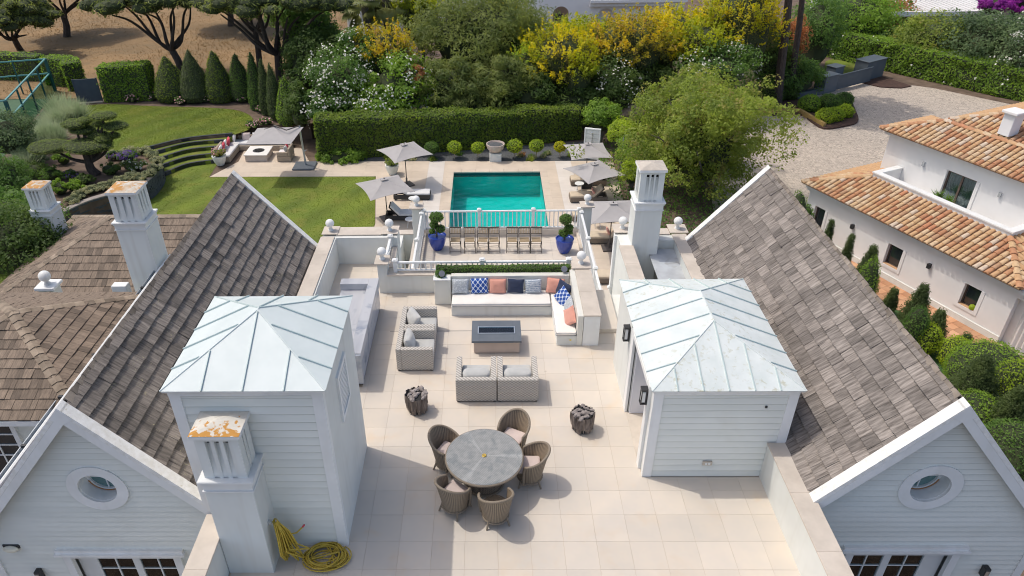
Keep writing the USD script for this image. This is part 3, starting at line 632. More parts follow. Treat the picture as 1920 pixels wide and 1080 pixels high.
# ---- chimneys
def chimney(x0, x1, y0, y1, zb, zs, capmat, label):
    ch = holder('chimney', house, label)
    part('shaft', cbox(x0, x1, y0, y1, zb, zs - .27, .006), 'chimney_stucco', ch)
    part('cornice', [cbox(x0 - .025, x1 + .025, y0 - .025, y1 + .025, zs - .27, zs - .235, .008), box(x0 - .005, x1 + .005, y0 - .005, y1 + .005, zs - .235, zs - .10), cbox(x0 - .03, x1 + .03, y0 - .03, y1 + .03, zs - .10, zs - .05, .01), cbox(x0 - .055, x1 + .055, y0 - .055, y1 + .055, zs - .05, zs, .012)], 'white_paint', ch)
    a, b, c, d = x0 + .05, x1 - .05, y0 + .05, y1 - .05; zt = zs + .86; t = .08
    part('flue', box(a + t + .02, b - t - .02, c + t + .02, d - t - .02, zs, zt), 'dark_gap', ch)
    lan = []
    for (p, q, axis, f0, f1) in ((a, b, 0, c, c + t), (a, b, 0, d - t, d), (c, d, 1, a, a + t), (c, d, 1, b - t, b)):
        L = q - p; post = .16; gap = .08; mid = (L - 2 * post - 3 * gap) / 2
        xs = []; s = p + (0 if axis == 0 else 0)
        edges = [(p, p + post), (p + post + gap, p + post + gap + mid), (q - post - gap - mid, q - post - gap), (q - post, q)]
        inset = 0 if axis == 0 else .002
        for e0, e1 in edges:
            lan.append(box(e0, e1, f0, f1, zs, zt) if axis == 0 else box(f0 + (.0015 if f0 == a else 0), f1 - (.0015 if f1 == b else 0), max(e0, c + t), min(e1, d - t), zs, zt))
        # sloped sills in the slots
        for (g0, g1) in ((edges[0][1], edges[1][0]), (edges[1][1], edges[2][0]), (edges[2][1], edges[3][0])):
            near = f0 if (f0 == c or f0 == a) else f1; far = f1 if near == f0 else f0
            zz = zs + .69
            pts = []
            for g in (g0, g1):
                for (m, z) in ((near, zs + .06), (far, zs + .06), (far, zz)): pts.append((g, m, z) if axis == 0 else (m, g, z))
            lan.append(hull(pts))
            lan.append(box(g0, g1, f0 + .002, f1 - .002, zt - .07, zt) if axis == 0 else box(f0 + .002, f1 - .002, g0, g1, zt - .07, zt))
            lan.append(box(g0, g1, f0 + .002, f1 - .002, zs + .02, zs + .06) if axis == 0 else box(f0 + .002, f1 - .002, g0, g1, zs + .02, zs + .06))
    part('lantern', lan, 'chimney_stucco', ch)
    part('cap', [cbox(a - .05, b + .05, c - .05, d + .05, zt, zt + .075, .008)], 'white_paint', ch)
    A, B, C, D = a - .048, b + .048, c - .048, d + .048; zc = zt + .077
    part('cap_top', ([(A, C, zc), (B, C, zc), (B, D, zc), (A, D, zc), ((A + B) / 2, (C + D) / 2, zc + .10)], np.array([[0, 1, 4], [1, 2, 4], [2, 3, 4], [3, 0, 4]])), capmat, ch)
chimney(-4.62, -3.83, 7.99, 8.57, -.3, 2.33, 'cap_lichen_light', 'chimney in front of the left tower, cap edged with orange lichen')
chimney(4.06, 4.81, 18.07, 18.78, -3, 2.28, 'cap_plain', 'chimney with a plain cap at the far right corner of the terrace')
chimney(-11.01, -10.10, 18.71, 19.56, -4, 1.47, 'cap_lichen', 'chimney with an orange-lichened cap against the left wing')
chimney(-17.92, -17.14, 25.10, 25.87, -3.6, -1.24, 'cap_lichen', 'smaller chimney with an orange-lichened cap on the far lower roof')

def gable_lamp(px, py, kind, label):
    q = Gy(px, py, 8.86); t = thing('wall_lamp', label, 'lamp', q)
    if kind == 'oval': part('shade', ball(q, .15, 3, (1, .35, .55)), 'lamp_cream', t, smooth=True); part('back_plate', cbox(q[0] - .16, q[0] + .16, 8.885, 8.925, q[2] - .02, q[2] + .09, .01), 'black_metal', t)
    else: part('body', cbox(q[0] - .055, q[0] + .055, 8.78, 8.90, q[2] - .25, q[2], .008), 'black_metal', t); part('lamp_glass', box(q[0] - .035, q[0] + .035, 8.775, 8.781, q[2] - .22, q[2] - .05), 'steel', t)
gable_lamp(20, 1030, 'oval', 'white bulkhead lamp on the left gable wall'); gable_lamp(71, 1068, 'box', 'small black box lamp low on the left gable wall, by the frame edge'); gable_lamp(1850, 1062, 'box', 'small black box lamp low on the right gable wall')

# ---- lower hipped wings to the west
def hip_roof(apexes, ze, p, y_s, name, label, seed, east_end=None, exposure=.30, inst=120):
    """A hipped roof: apexes = (west, east) ends of the ridge; pitch p; eaves at ze."""
    A, B = V3(*apexes[0]), V3(*apexes[1]); D = (A[2] - ze) / p; c = 1 / math.hypot(1, p); s = p * c
    roof = holder('roof', house, label)
    sw, nw = V3(A[0] - D, A[1] - D, ze), V3(A[0] - D, A[1] + D, ze); se, ne = V3(B[0] + D, B[1] - D, ze), V3(B[0] + D, B[1] + D, ze)
    point = np.linalg.norm(A - B) < .01
    quads = [(sw, se, [B, A], 'shingle_tan_y', inst), (se, ne, [B], 'shingle_tan_x', inst), (ne, nw, [A, B], 'shingle_tan_y', 0), (nw, sw, [A], 'shingle_tan_x', inst // 2)]
    und = []
    for k, (P, Q, tops, m, ind) in enumerate(quads):
        u = unit(Q - P); w = tops[0] - P; w = w - u * (w @ u); v = unit(w); n = np.cross(u, v)
        poly = [(0, 0), (np.linalg.norm(Q - P), 0)] + [((t - P) @ u, (t - P) @ v) for t in (tops if not point else tops[:1])]
        if east_end and k in (0, 2):
            lim = (V3(east_end, 0, 0) - P)[0] if k == 0 else None
            pg = Polygon(poly).intersection(sbox(-99, -9, lim, 99) if k == 0 else sbox((P[0] - east_end), -9, 99, 99)); poly = list(pg.exterior.coords)[:-1]
        if east_end and k == 1: continue
        und.append(slab(P, u, v, n, poly, 0, -.06))
        shingles(P, u, v, n, poly, exposure, (.09, .24), .03, roof, m, ind, seed=seed + k, shuffle=.006)
    part('underlay', und, 'roof_underlay', roof)
    hips = [(sw, A)] + ([] if east_end else [(se, B), (ne, B)]) + [(nw, A)] + ([] if point else [(A, B)])
    for a, b in hips:
        d = b - a; L = np.linalg.norm(d); d = d / L; side = unit(np.cross(d, [0, 0, 1.0])); up = np.cross(side, d)
        if east_end and abs(d[2]) < .01: L = east_end - a[0]
        t = 0
        while t < L - .05:
            q = a + d * t; e = a + d * min(t + .32, L + .04)
            if abs(d[2]) < .01: dr = p * .13
            else: dr = .05
            P4 = []
            for z, l in ((q, .065), (e, .04)):
                P4.append([z + side * .13 + up * (l - dr), z + up * l, z - side * .13 + up * (l - dr)])
            pts = [q_ for r_ in P4 for q_ in r_]; pts2 = [x - up * .02 for x in pts]
            part('ridge_cap', [hull([pts[0], pts[1], pts[3], pts[4], pts2[0], pts2[1], pts2[3], pts2[4]]), hull([pts[1], pts[2], pts[4], pts[5], pts2[1], pts2[2], pts2[4], pts2[5]])], 'cap_shingle_tan', roof)
            t += .26
    return sw, se, ne, nw
aB = (-12.21, 15.056, .80)
q = hip_roof((aB, aB), -.40, .4394, None, 'roof', 'square hipped roof of tan shingles by the left edge', 31, exposure=.27, inst=110)
part('wing_wall', [box(q[0][0] + .25, -9.0, q[0][1] + .25, q[2][1] - .25, -6, -.45)], 'siding', house, 'wall of the low hipped wing')
part('eave', [box(q[0][0] - .03, q[1][0] + .03, q[0][1] - .03, q[0][1] + .12, -.55, -.41)], 'white_paint', house)
lw = holder('sash_window', house, 'white sash window with dark panes under the low eave, left edge')
yw = q[0][1] + .25
part('frame', [box(-12.5, -12.38, yw - .06, yw, -2.4, -.62), box(-11.42, -11.30, yw - .06, yw, -2.4, -.62), box(-12.38, -11.42, yw - .06, yw, -.74, -.62)], 'white_paint', lw)
part('pane', box(-12.38, -11.42, yw - .02, yw - .01, -2.4, -.74), 'window_dark', lw)
for k in range(3): part('muntin', box(-12.38, -11.42, yw - .045, yw - .02, -1.05 - .34 * k, -1.02 - .34 * k), 'white_paint', lw)
part('muntin', box(-11.92, -11.89, yw - .044, yw - .02, -2.4, -.74), 'white_paint', lw)
aA = (-14.16, 24.06, -1.0)
qA = hip_roof((aA, (-9.2, 24.06, -1.0)), -2.95, .4931, None, 'roof', 'long hipped roof of tan shingles behind the tall chimney', 51, east_end=-9.3, exposure=.33, inst=200)
part('wing_wall', box(qA[0][0] + .3, -9.4, qA[0][1] + .3, qA[2][1] - .3, -6, -3.0), 'siding', house)
part('wing_wall', box(-12.3, -9.05, 17.2, 20.5, -6, -2.9), 'siding', house)
# gutter along the left wing
gt = holder('gutter', house, 'white gutter with a pipe along the left wing')
part('trough', [box(-10.22, -10.06, 8.9, 19.4, -.28, -.26), box(-10.24, -10.22, 8.9, 19.4, -.28, -.17), box(-10.06, -10.04, 8.9, 19.4, -.28, -.17)], 'galvanised', gt)
part('pipe', tube([(-10.0, 8.9, -.10), (-10.0, 19.5, -.10)], .05, 8), 'white_paint', gt)
for k in range(6): part('bracket', box(-10.18, -10.08, 9.6 + k * 1.6, 9.67 + k * 1.6, -.16, -.09), 'black_metal', gt)
# little pier with a ball between the low roofs
def finial(x, y, z, r, parent):
    part('finial_foot', lathe([(r * .62, 0), (r * .62, .03), (r * .45, .05), (r * .36, .10), (r * .5, .14)], 14, (x, y, z)), 'white_paint', parent, smooth=40)
    part('finial_ball', ball((x, y, z + .12 + r * .93), r, 3), 'white_paint', parent, smooth=True)
lp = thing('gate_pier', 'small white pier with a ball showing above the hipped roof ridge at left', 'pier', (-13.3, 18.2, -2.3))
part('pillar', cbox(-13.52, -13.08, 18.0, 18.42, -6, -.42, .01), 'stucco', lp); part('cap_stone', cbox(-13.6, -13.0, 17.94, 18.5, -.42, -.32, .015), 'white_paint', lp); finial(-13.3, 18.2, -.32, .17, lp)
part('stub_wall', cbox(-11.35, -10.9, 18.1, 18.36, -6, -.36, .01), 'white_paint', lp)

# ------------------------------------------------------------------ terrace floor: slabs one by one
floor = thing('terrace_floor', 'beige stone slab floor of the roof terrace', 'floor', (0, 12, 0), kind='structure')
part('joint_bed', [box(-4.62, 5.38, 5.0, 10.22, -.06, -.006), box(-4.62, 3.04, 10.22, 17.08, -.06, -.0062), box(-4.62, -2.84, 17.08, 18.8, -.06, -.0064), box(3.04, 3.3, 13.9, 15.2, -.06, -.0066)], 'terrace_joint', floor)
part('expansion_joint', [box(-2.6, -1.03, 15.225, 15.24, -.004, .0012), box(.77, 1.65, 15.225, 15.24, -.004, .0012), box(-1.03, -.46, 15.225, 15.24, -.004, .0012), box(-.46, .77, 15.225, 15.24, -.004, .0012)], 'dark_joint', floor)
region = Polygon([(-4.6, 5.2), (5.36, 5.2), (5.36, 10.2), (3.03, 10.2), (3.03, 13.95), (3.28, 13.95), (3.28, 15.1), (2.74, 15.1), (2.74, 17.06), (-2.86, 17.06), (-2.86, 18.72), (-4.56, 18.72)])
for no in (sbox(-5.03, 8.57, -2.64, 11.07), sbox(-4.6, 8.0, -3.84, 8.56), sbox(-4.5, 13, -3.0, 16.3), sbox(-1, 15.95, 2.2, 17), sbox(1.72, 14.6, 2.72, 17), sbox(-1.48, 16.5, 2.2, 17.0)): region = region.difference(no)
for i in range(-9, 10):
    for j in range(-6, 18):
        c = sbox(.12 + .6 * i + .002, 8.66 + .6 * j + .002, .72 + .6 * i - .002, 9.26 + .6 * j - .002)
        for q in pieces(region.intersection(c)):
            if q.area > .01: part('floor_slab', slab((0, 0, 0), (1, 0, 0), (0, 1, 0), (0, 0, 1), q, RNG.uniform(-.0012, .0012), -.03), 'terrace_tile', floor)
for x, y in ((-2.66, 16.6), (-1.6, 16.55), (1.33, 13.56)): part('floor_drain', lathe([(.028, 0), (.028, .004), (0, .004)], 12, (x, y, .001)), 'coping_stone', floor)
part('landing', cbox(2.74, 3.34, 15.12, 17.0, -.02, .12, .01), 'terrace_tile', floor, 'raised stone landing by the right wall')

# ------------------------------------------------------------------ parapets with stone copings
def parapet(label, walls, copings, balls=(), caps=(), base=(0, 0, 0), wallmat='stucco'):
    t = thing('parapet_wall', label, 'wall', base)
    for w in walls: part('wall', box(*w), wallmat, t)
    for (x0, x1, y0, y1, z0, z1) in copings:
        ax = 0 if x1 - x0 > y1 - y0 else 1; n = max(1, round((x1 - x0 if ax == 0 else y1 - y0) / 1.15))
        e = np.linspace(x0 if ax == 0 else y0, x1 if ax == 0 else y1, n + 1)
        for a, b in zip(e[:-1], e[1:]):
            part('coping_slab', cbox(a + .001, b - .001, y0, y1, z0, z1, .006) if ax == 0 else cbox(x0, x1, a + .001, b - .001, z0, z1, .006), 'coping_stone', t)
    for (x0, x1, y0, y1, z0, z1) in caps: part('cap_stone', cbox(x0, x1, y0, y1, z0, z1, .008), 'coping_stone', t)
    for b in balls: finial(*b, t)
    return t
parapet('parapet with stone coping along the right of the dining area', [(5.36, 5.73, 4.0, 10.22, -.3, .89)], [(5.34, 5.75, 4.0, 10.22, .89, .93)], base=(5.5, 8, 0))
parapet('short parapet with stone coping beside the lichened chimney, lower left', [(-4.97, -4.63, 4.0, 8.5, -.3, .89)], [(-5.0, -4.61, 4.0, 8.5, .89, .93)], base=(-4.8, 7, 0))
parapet('long parapet round the empty far left corner, two white balls on it', [(-4.95, -4.53, 11.1, 18.72, -.3, .89), (-4.95, -2.72, 18.72, 19.3, -6, .888), (-3.05, -2.74, 17.5, 18.72, -6, .56)],
        [(-4.98, -4.57, 11.1, 18.74, .89, .93), (-4.55, -3.2, 18.84, 19.34, .89, .93), (-3.06, -2.72, 17.5, 18.72, .56, .60)], caps=[(-4.98, -4.5, 18.84, 19.36, .932, .955), (-3.2, -2.7, 18.84, 19.36, .932, .955)], balls=[(-4.74, 19.08, .955, .128), (-2.97, 19.06, .955, .128)], base=(-4.7, 16, 0))
parapet('low wall carrying the near white balustrade, pier with a ball at its left end', [(-2.84, 2.3, 17.08, 17.38, -6, .57), (-3.10, -2.84, 17.09, 17.5, -6, .93)], [(-2.84, 2.3, 17.05, 17.42, .57, .61)], caps=[(-3.18, -2.78, 17.05, 17.54, .93, .97)], balls=[(-2.98, 17.32, .97, .128)], base=(0, 17.2, 0))
parapet('wide stone-topped wall at the right end of the built-in sofa, ball on its far pier', [(2.32, 2.72, 14.58, 17.4, -6, .89)], [(2.31, 2.74, 14.56, 16.75, .89, .93)], caps=[(2.24, 2.76, 16.76, 17.42, .93, .97)], balls=[(2.50, 17.02, .97, .128)], base=(2.5, 16, 0), wallmat='white_paint')
parapet('stone-topped block round the plant void by the far right chimney, two balls on it', [(3.76, 4.1, 13.95, 18.9, -6, .89), (3.30, 3.76, 13.95, 15.1, -6, -.06), (5.36, 5.72, 13.95, 18.75, -.6, .89), (4.81, 5.36, 18.42, 18.75, -.6, .889), (3.76, 4.1, 18.9, 19.3, -6, .889)],
        [(3.70, 4.11, 13.95, 18.08, .89, .93), (5.34, 5.76, 13.95, 18.74, .89, .93), (4.82, 5.30, 18.74, 19.1, .89, .93)], caps=[(3.68, 4.2, 18.80, 19.34, .93, .96), (5.3, 5.84, 18.76, 19.3, .93, .96)], balls=[(3.95, 19.07, .96, .128), (5.56, 19.02, .96, .128)], base=(4.5, 17, 0))
pt = thing('corner_trim', 'tall white corner trim at the outer end of the right block', 'trim', (3.7, 18.85, -3))
part('post', cbox(3.68, 3.765, 18.72, 18.9, -5.9, .89, .008), 'white_paint', pt)
part('post_foot', ball((3.66, 18.74, -.9), .06, 2), 'white_paint', pt)
# void with a tilted grey board and dry stems
part('void_floor', box(4.1, 5.36, 13.95, 18.5, -.62, -.6), 'roof_underlay', house)
vb = thing('cover_board', 'grey weathered metal board laid over the plant void behind the right tower', 'board', (5.0, 17.4, .4))
part('board', slab((4.62, 16.45, .50), (1, 0, 0), unit((0, 1, .06)), unit((0, -.06, 1)), [(0, 0), (.86, 0), (.84, 1.9), (-.03, 1.9)], .03), 'grey_board', vb)
part('edge_strip', box(4.62, 5.46, 16.43, 16.45, .48, .54), 'black_metal', vb)
# ---- balcony deck below, beyond the near balustrade
DZ = -2.0
dk = thing('balcony_floor', 'beige tiled balcony beyond the near balustrade', 'floor', (.6, 21, DZ), kind='structure')
part('slab', box(-2.62, 3.52, 17.38, 24.35, -6, DZ - .012), 'stucco', dk)
for i in range(10):
    for j in range(6):
        a, b = -2.6 + i * .61, 20.5 + j * .61
        part('floor_slab', box(a + .003, a + .607, b + .003, min(b + .607, 24.1), DZ - .02, DZ + RNG.uniform(-.001, .001)), 'terrace_tile', dk)
part('kerb', [box(-2.62, 3.52, 24.12, 24.36, DZ - .1, DZ + .26), box(-2.62, -2.38, 17.4, 24.12, DZ - .1, DZ + .16), box(3.28, 3.52, 17.4, 24.12, DZ - .1, DZ + .16)], 'coping_stone', dk)
def balustrade(label, A, B, zb, zt, posts, nb, base, end_posts=True, rail=.055):
    A, B = V3(*A), V3(*B); t = thing('balustrade', label, 'balustrade', base); L = np.linalg.norm(B - A); d = (B - A) / L; rz = math.atan2(d[1], d[0])
    P = lambda s, z: (A[0] + d[0] * s, A[1] + d[1] * s, z)
    edges = sorted(posts)
    for s in edges:
        part('post', obox(P(s, zb - .02), .11, .11, zt - zb + .05, rz, .006), 'white_paint', t)
        part('post_cap', [obox(P(s, zt + .03), .16, .16, .035, rz, .008), obox(P(s, zt + .065), .11, .11, .025, rz, .01)], 'white_paint', t)
    for a, b in zip(edges[:-1], edges[1:]):
        m = (a + b) / 2; w = b - a - .11
        part('top_rail', obox(P(m, zt - rail), w, .075, rail, rz, .008), 'white_paint', t)
        part('bottom_rail', obox(P(m, zb + .03), w, .05, .04, rz, .004), 'white_paint', t)
        n = max(2, round(w / nb))
        for k in range(n):
            s = a + .055 + w * (k + .5) / n
            part('baluster', obox(P(s, zb + .07), .035, .035, zt - rail - zb - .07, rz), 'white_paint', t)
    return t
balustrade('near white balustrade, low, on the wall behind the planter hedge', (-2.62, 17.24), (2.19, 17.24), .61, .93, (0, 2.42, 4.81), .142, (0, 17.24, .61))
balustrade('white balustrade between the folding chairs and the pool', (-2.50, 24.24), (3.42, 24.24), DZ + .26, DZ + 1.02, (.05, 2.13, 4.15, 5.86), .165, (0, 24.24, DZ))
balustrade('white balustrade down the right side of the balcony', (3.40, 17.6), (3.40, 24.1), DZ + .16, DZ + 1.05, (.3, 2.3, 4.3, 6.3), .15, (3.4, 21, DZ))
balustrade('white balustrade down the left side of the balcony', (-2.5, 17.6), (-2.5, 24.1), DZ + .16, DZ + 1.05, (.3, 2.3, 4.3, 6.3), .15, (-2.5, 21, DZ))
balustrade('short white balustrade between two ball piers, far left', (-2.92, 17.56), (-2.92, 18.8), .60, .90, (.08, 1.16), .14, (-2.92, 18.2, .6))
for x, lab in ((-2.72, 'white corner pier with a ball at the far left of the balcony'), (3.66, 'white corner pier with a ball at the far right of the balcony')):
    t = thing('corner_pier', lab, 'pier', (x, 24.4, DZ)); part('pillar', cbox(x - .17, x + .17, 24.25, 24.6, -6, DZ + 1.12, .01), 'stucco', t)
    part('cap_stone', cbox(x - .26, x + .26, 24.16, 24.68, DZ + 1.12, DZ + 1.17, .01), 'coping_stone', t); finial(x, 24.42, DZ + 1.17, .14, t)
# low coping walls beside the pool stairs, left of the balcony
wl = thing('stair_wall', 'low white-topped wall round the stair opening left of the balcony', 'wall', (-3.2, 24, -6))
part('wall', [box(-3.9, -3.6, 24.0, 27.0, -6, -3.3), box(-3.6, -2.9, 26.7, 27.0, -6, -3.3), box(-3.1, -2.64, 19.4, 26.7, -6, -3.3)], 'stucco', wl)
part('coping', [cbox(-3.95, -2.64, 26.68, 27.05, -3.3, -3.24), cbox(-3.14, -2.64, 19.4, 26.68, -3.3, -3.24)], 'coping_stone', wl)

# ------------------------------------------------------------------ built-in sofa, planter, counter
sofa = thing('built_in_sofa', 'rendered L-shaped sofa base with backrest walls on the terrace', 'bench', (.5, 16, 0))
part('seat_base', prism([(-1.02, 15.93), (1.66, 15.93), (1.68, 14.6), (2.18, 14.6), (2.18, 16.62), (-1.02, 16.62)], 0, .28), 'stucco', sofa)
part('backrest', cbox(-1.04, 2.16, 16.63, 16.80, 0, .82, .008), 'stucco_cream', sofa)
part('armrest', cbox(2.17, 2.31, 14.575, 16.80, 0, .90, .008), 'stucco_cream', sofa)
part('drain_cap', lathe([(.03, 0), (.03, .01), (0, .01)], 12) if False else ball((2.02, 14.595, .16), .028, 2, (1, .3, 1)), 'brass', sofa)
def pad(x0, x1, y0, y1, z0, z1, amp=.012, seed=0, nx=26, ny=14, round_=.045):
    """A soft seat pad: a rounded slab with slight swells."""
    m = trimesh.creation.box((2, 2, 2)); 
    for _ in range(4): m = m.subdivide()
    v = np.asarray(m.vertices); s = V3((x1 - x0) / 2, (y1 - y0) / 2, (z1 - z0) / 2); c = V3((x0 + x1) / 2, (y0 + y1) / 2, (z0 + z1) / 2)
    p = v * s; inner = np.clip(p, -(s - round_), s - round_); d = p - inner; l = np.linalg.norm(d, axis=1, keepdims=True)
    p = inner + np.where(l > 1e-9, d / np.maximum(l, 1e-9), 0) * np.minimum(l, round_)
    w = p + c; top = np.clip(v[:, 2], 0, 1)
    edge = np.minimum(1, 3 * (1 - np.abs(v[:, 0])))* np.minimum(1, 3 * (1 - np.abs(v[:, 1])))
    w[:, 2] += top * (amp * (meshkit.fbm(w * 2.2 + seed, 2, seed) - .5) * 2 + .012 * edge)
    return w, np.asarray(m.faces)
def pipe_round(x0, x1, y0, y1, z, r=.006):
    return tube([(x0, y0, z), (x1, y0, z), (x1, y1, z), (x0, y1, z)], r, 5, closed=True)
c1 = thing('seat_cushion', 'long white seat cushion with dark piping on the back run of the built-in sofa', 'cushion', (.3, 16.2, .28), 'white seat cushions')
part('pad', pad(-1.01, 1.62, 15.90, 16.6, .285, .40, .022, 3), 'cushion_white', c1, smooth=True)
part('piping', [pipe_round(-1.0, 1.61, 15.905, 16.59, .375), pipe_round(-1.0, 1.61, 15.905, 16.59, .305)], 'piping_navy', c1)
c2 = thing('seat_cushion', 'narrower white seat cushion on the right-hand run of the built-in sofa', 'cushion', (1.9, 15.3, .28), 'white seat cushions')
part('pad', pad(1.645, 2.165, 14.585, 16.58, .285, .40, .012, 5), 'cushion_white', c2, smooth=True)
part('piping', [pipe_round(1.655, 2.155, 14.59, 16.57, .378), pipe_round(1.655, 2.155, 14.59, 16.57, .305)], 'piping_navy', c2)
# planter behind the sofa
pl = thing('planter_box', 'long rendered planter behind the built-in sofa, open end at its left', 'planter', (0, 16.9, 0))
part('box', [cbox(-1.5, -1.045, 16.47, 17.04, 0, .78, .01), box(-1.04, 2.3, 16.81, 17.04, 0, .70)], 'stucco_cream', pl)
part('rim', cbox(-1.52, -1.05, 16.45, 16.7, .78, .81, .006), 'white_paint', pl)
# marble counter
mc = thing('marble_counter', 'grey veined marble outdoor counter beside the left tower', 'counter', (-3.4, 14.6, 0))
part('body', cbox(-3.95, -2.98, 13.06, 16.3, .09, .72, .004), 'marble_side', mc)
part('front_panel', cbox(-3.95, -2.95, 13.0, 13.06, .10, .93, .004), 'marble_side', mc)
part('worktop', cbox(-3.93, -3.21, 13.06, 16.06, .72, .76, .003), 'marble', mc)
part('upstand', cbox(-3.21, -2.95, 13.06, 16.34, .72, .95, .005), 'marble', mc)
part('upstand', cbox(-3.95, -3.212, 16.06, 16.34, .72, .948, .005), 'marble', mc)
part('plinth', box(-3.9, -3.0, 13.1, 16.25, 0, .09), 'dark_joint', mc)

# ------------------------------------------------------------------ pillows on the built-in sofa
def pattern_mat(name, kind):
    n = {'uv': ('uvmap', {'attribute': 'st'}), 's': ('separate_xyz', {}), 'p': ('principled_bsdf', {'roughness': .9})}
    l = [('uv.UV', 's.vector')]
    def m(k, op, a, b=None):
        n[k] = ('math', {'math_type': op}); 
        for i, x in ((1, a), (2, b)):
            if x is None: continue
            if isinstance(x, str): l.append((x, f'{k}.value{i}'))
            else: n[k][1][f'value{i}'] = x
        return k + '.value'
    if kind == 'ogee':
        a = m('a', 'cosine', m('au', 'multiply', 's.x', 2 * math.pi * 3.5)); b = m('b', 'cosine', m('bv', 'multiply', 's.y', 2 * math.pi * 2.6))
        f = m('f', 'add', a, b); g = m('ab', 'absolute', f)
        line = m('ln', 'less_than', g, .34); core = m('co', 'greater_than', g, .95)
        n['m1'] = ('mix_color', {'a': (.03, .12, .42), 'b': (.66, .70, .76)}); n['m2'] = ('mix_color', {'b': (.02, .07, .30)})
        l += [(line, 'm1.fac'), ('m1.result', 'm2.a'), (core, 'm2.fac'), ('m2.result', 'p.base_color')]
    else:
        fu, fv = (13, 11) if kind == 'dots' else (17, 8)
        a = m('a', 'cosine', m('au', 'multiply', 's.x', 2 * math.pi * fu)); b = m('b', 'cosine', m('bv', 'multiply', 's.y', 2 * math.pi * fv))
        f = m('f', 'multiply', a, b) if kind == 'dots' else m('f', 'add', a, b)
        core = m('co', 'greater_than', f, .25)
        n['no'] = ('noise_texture', {'scale': 9.0}); l.append(('uv.UV', 'no.vector')); w = m('w', 'greater_than', 'no.fac', .42); c2 = m('c2', 'multiply', core, w)
        n['m1'] = ('mix_color', {'a': (.55, .58, .60), 'b': (.10, .16, .27) if kind != 'dots' else (.13, .17, .21)}); l += [(c2, 'm1.fac'), ('m1.result', 'p.base_color')]
    MAT[name] = usdkit.material(stage, '/World/Looks/' + name, n, l, surface='p.BSDF')
pattern_mat('fabric_ogee', 'ogee'); pattern_mat('fabric_dots', 'dots'); pattern_mat('fabric_drops', 'drops')
def pillow_mesh(w, h, t, seed=0, n=18):
    """A scatter cushion in the xz plane, facing -y, with pinched corners; returns vertices, faces, uv."""
    g = np.linspace(-1, 1, n); X, Z = np.meshgrid(g, g); X, Z = X.ravel(), Z.ravel()
    prof = (np.clip(1 - np.abs(X) ** 2.6, 0, 1) * np.clip(1 - np.abs(Z) ** 2.6, 0, 1)) ** .5
    pin = 1 - .07 * (np.abs(Z) < 2) * (1 - np.abs(Z) ** 2) * (np.abs(X) ** 6); pin2 = 1 - .07 * (1 - np.abs(X) ** 2) * (np.abs(Z) ** 6)
    r = meshkit.fbm(np.c_[X * 1.7 + seed, Z * 1.7, np.full(len(X), seed * 3.1)], 3, seed) - .5
    vs = []
    for s in (-1, 1): vs.append(np.c_[X * w / 2 * pin, s * prof * t / 2 * (1 + .35 * r * s), Z * h / 2 * pin2 + .012 * r])
    k = np.arange(n * n).reshape(n, n); a, b, c, d = k[:-1, :-1].ravel(), k[:-1, 1:].ravel(), k[1:, 1:].ravel(), k[1:, :-1].ravel()
    f = np.vstack([np.c_[a, b, c], np.c_[a, c, d]]); m = n * n
    return np.vstack(vs), np.vstack([f, f[:, ::-1] + m]), np.tile(np.c_[(X + 1) / 2, (Z + 1) / 2], (2, 1))
def pillow(c, w, h, t, m, label, lean=.3, rz=0, roll=0, seed=0, piping=None, group='scatter pillows on the built-in sofa'):
    v, f, uv = pillow_mesh(w, h, t, seed)
    Ry = rotm(0, 0, roll); Rx = rotm(0, -lean, 0); R = rotm(rz) @ Rx @ Ry; v = v @ R.T
    c = V3(*c)
    th = thing('scatter_pillow', label, 'pillow', c, group)
    path = th.path + '/cover'; usdkit.mesh(stage, path, (v, f), MAT[m], True, uv)
    if piping:
        q = np.array([(x, z) for x, z in [(-1, -1), (0, -.93), (1, -1), (.93, 0), (1, 1), (0, .93), (-1, 1), (-.93, 0)]]) * [w / 2, h / 2]
        part('piping', tube(np.c_[q[:, 0], np.zeros(8), q[:, 1]] @ R.T + c, .006, 5, closed=True), piping, th)
    return th
def on_sofa(px): return Gy(px, 538, 16.42)[0]
yb = 16.46
pillow((on_sofa(863), yb, .60), .47, .42, .16, 'fabric_dots', 'grey and white patterned pillow at the far left of the built-in sofa', .32, .06, .05, 1)
pillow((on_sofa(899), yb, .61), .48, .44, .16, 'fabric_ogee', 'blue and white lattice pillow second from the left on the sofa', .3, -.05, -.06, 2)
pillow((on_sofa(933), yb, .60), .46, .41, .17, 'fabric_coral', 'coral pillow between the blue lattice pillow and the navy one', .3, .02, .02, 3, 'fabric_coral')
pillow((on_sofa(967), yb, .60), .45, .41, .16, 'fabric_navy', 'dark navy pillow on the long run of the sofa, between coral and pale patterned ones', .3, -.04, .04, 4, 'fabric_white')
pillow((on_sofa(1000), yb, .59), .46, .40, .16, 'fabric_drops', 'pale blue-grey patterned pillow right of the navy one', .32, .03, -.02, 5)
pillow((on_sofa(1041), yb - .02, .61), .47, .42, .17, 'fabric_coral', 'coral pillow nearest the inside corner of the sofa', .3, -.12, .06, 6, 'fabric_coral')
pillow((1.98, 16.28, .60), .46, .42, .16, 'fabric_navy', 'navy pillow tucked in the corner behind the tilted blue lattice pillow', .34, -.65, .2, 7)
pillow((1.93, 15.93, .58), .46, .44, .16, 'fabric_ogee', 'blue lattice pillow tilted on its corner in the sofa corner', .45, -.85, .45, 8)
pillow((2.05, 15.52, .57), .44, .40, .14, 'fabric_dots', 'grey patterned pillow leaning on the right armrest wall between blue and coral', .36, -1.35, .3, 9)
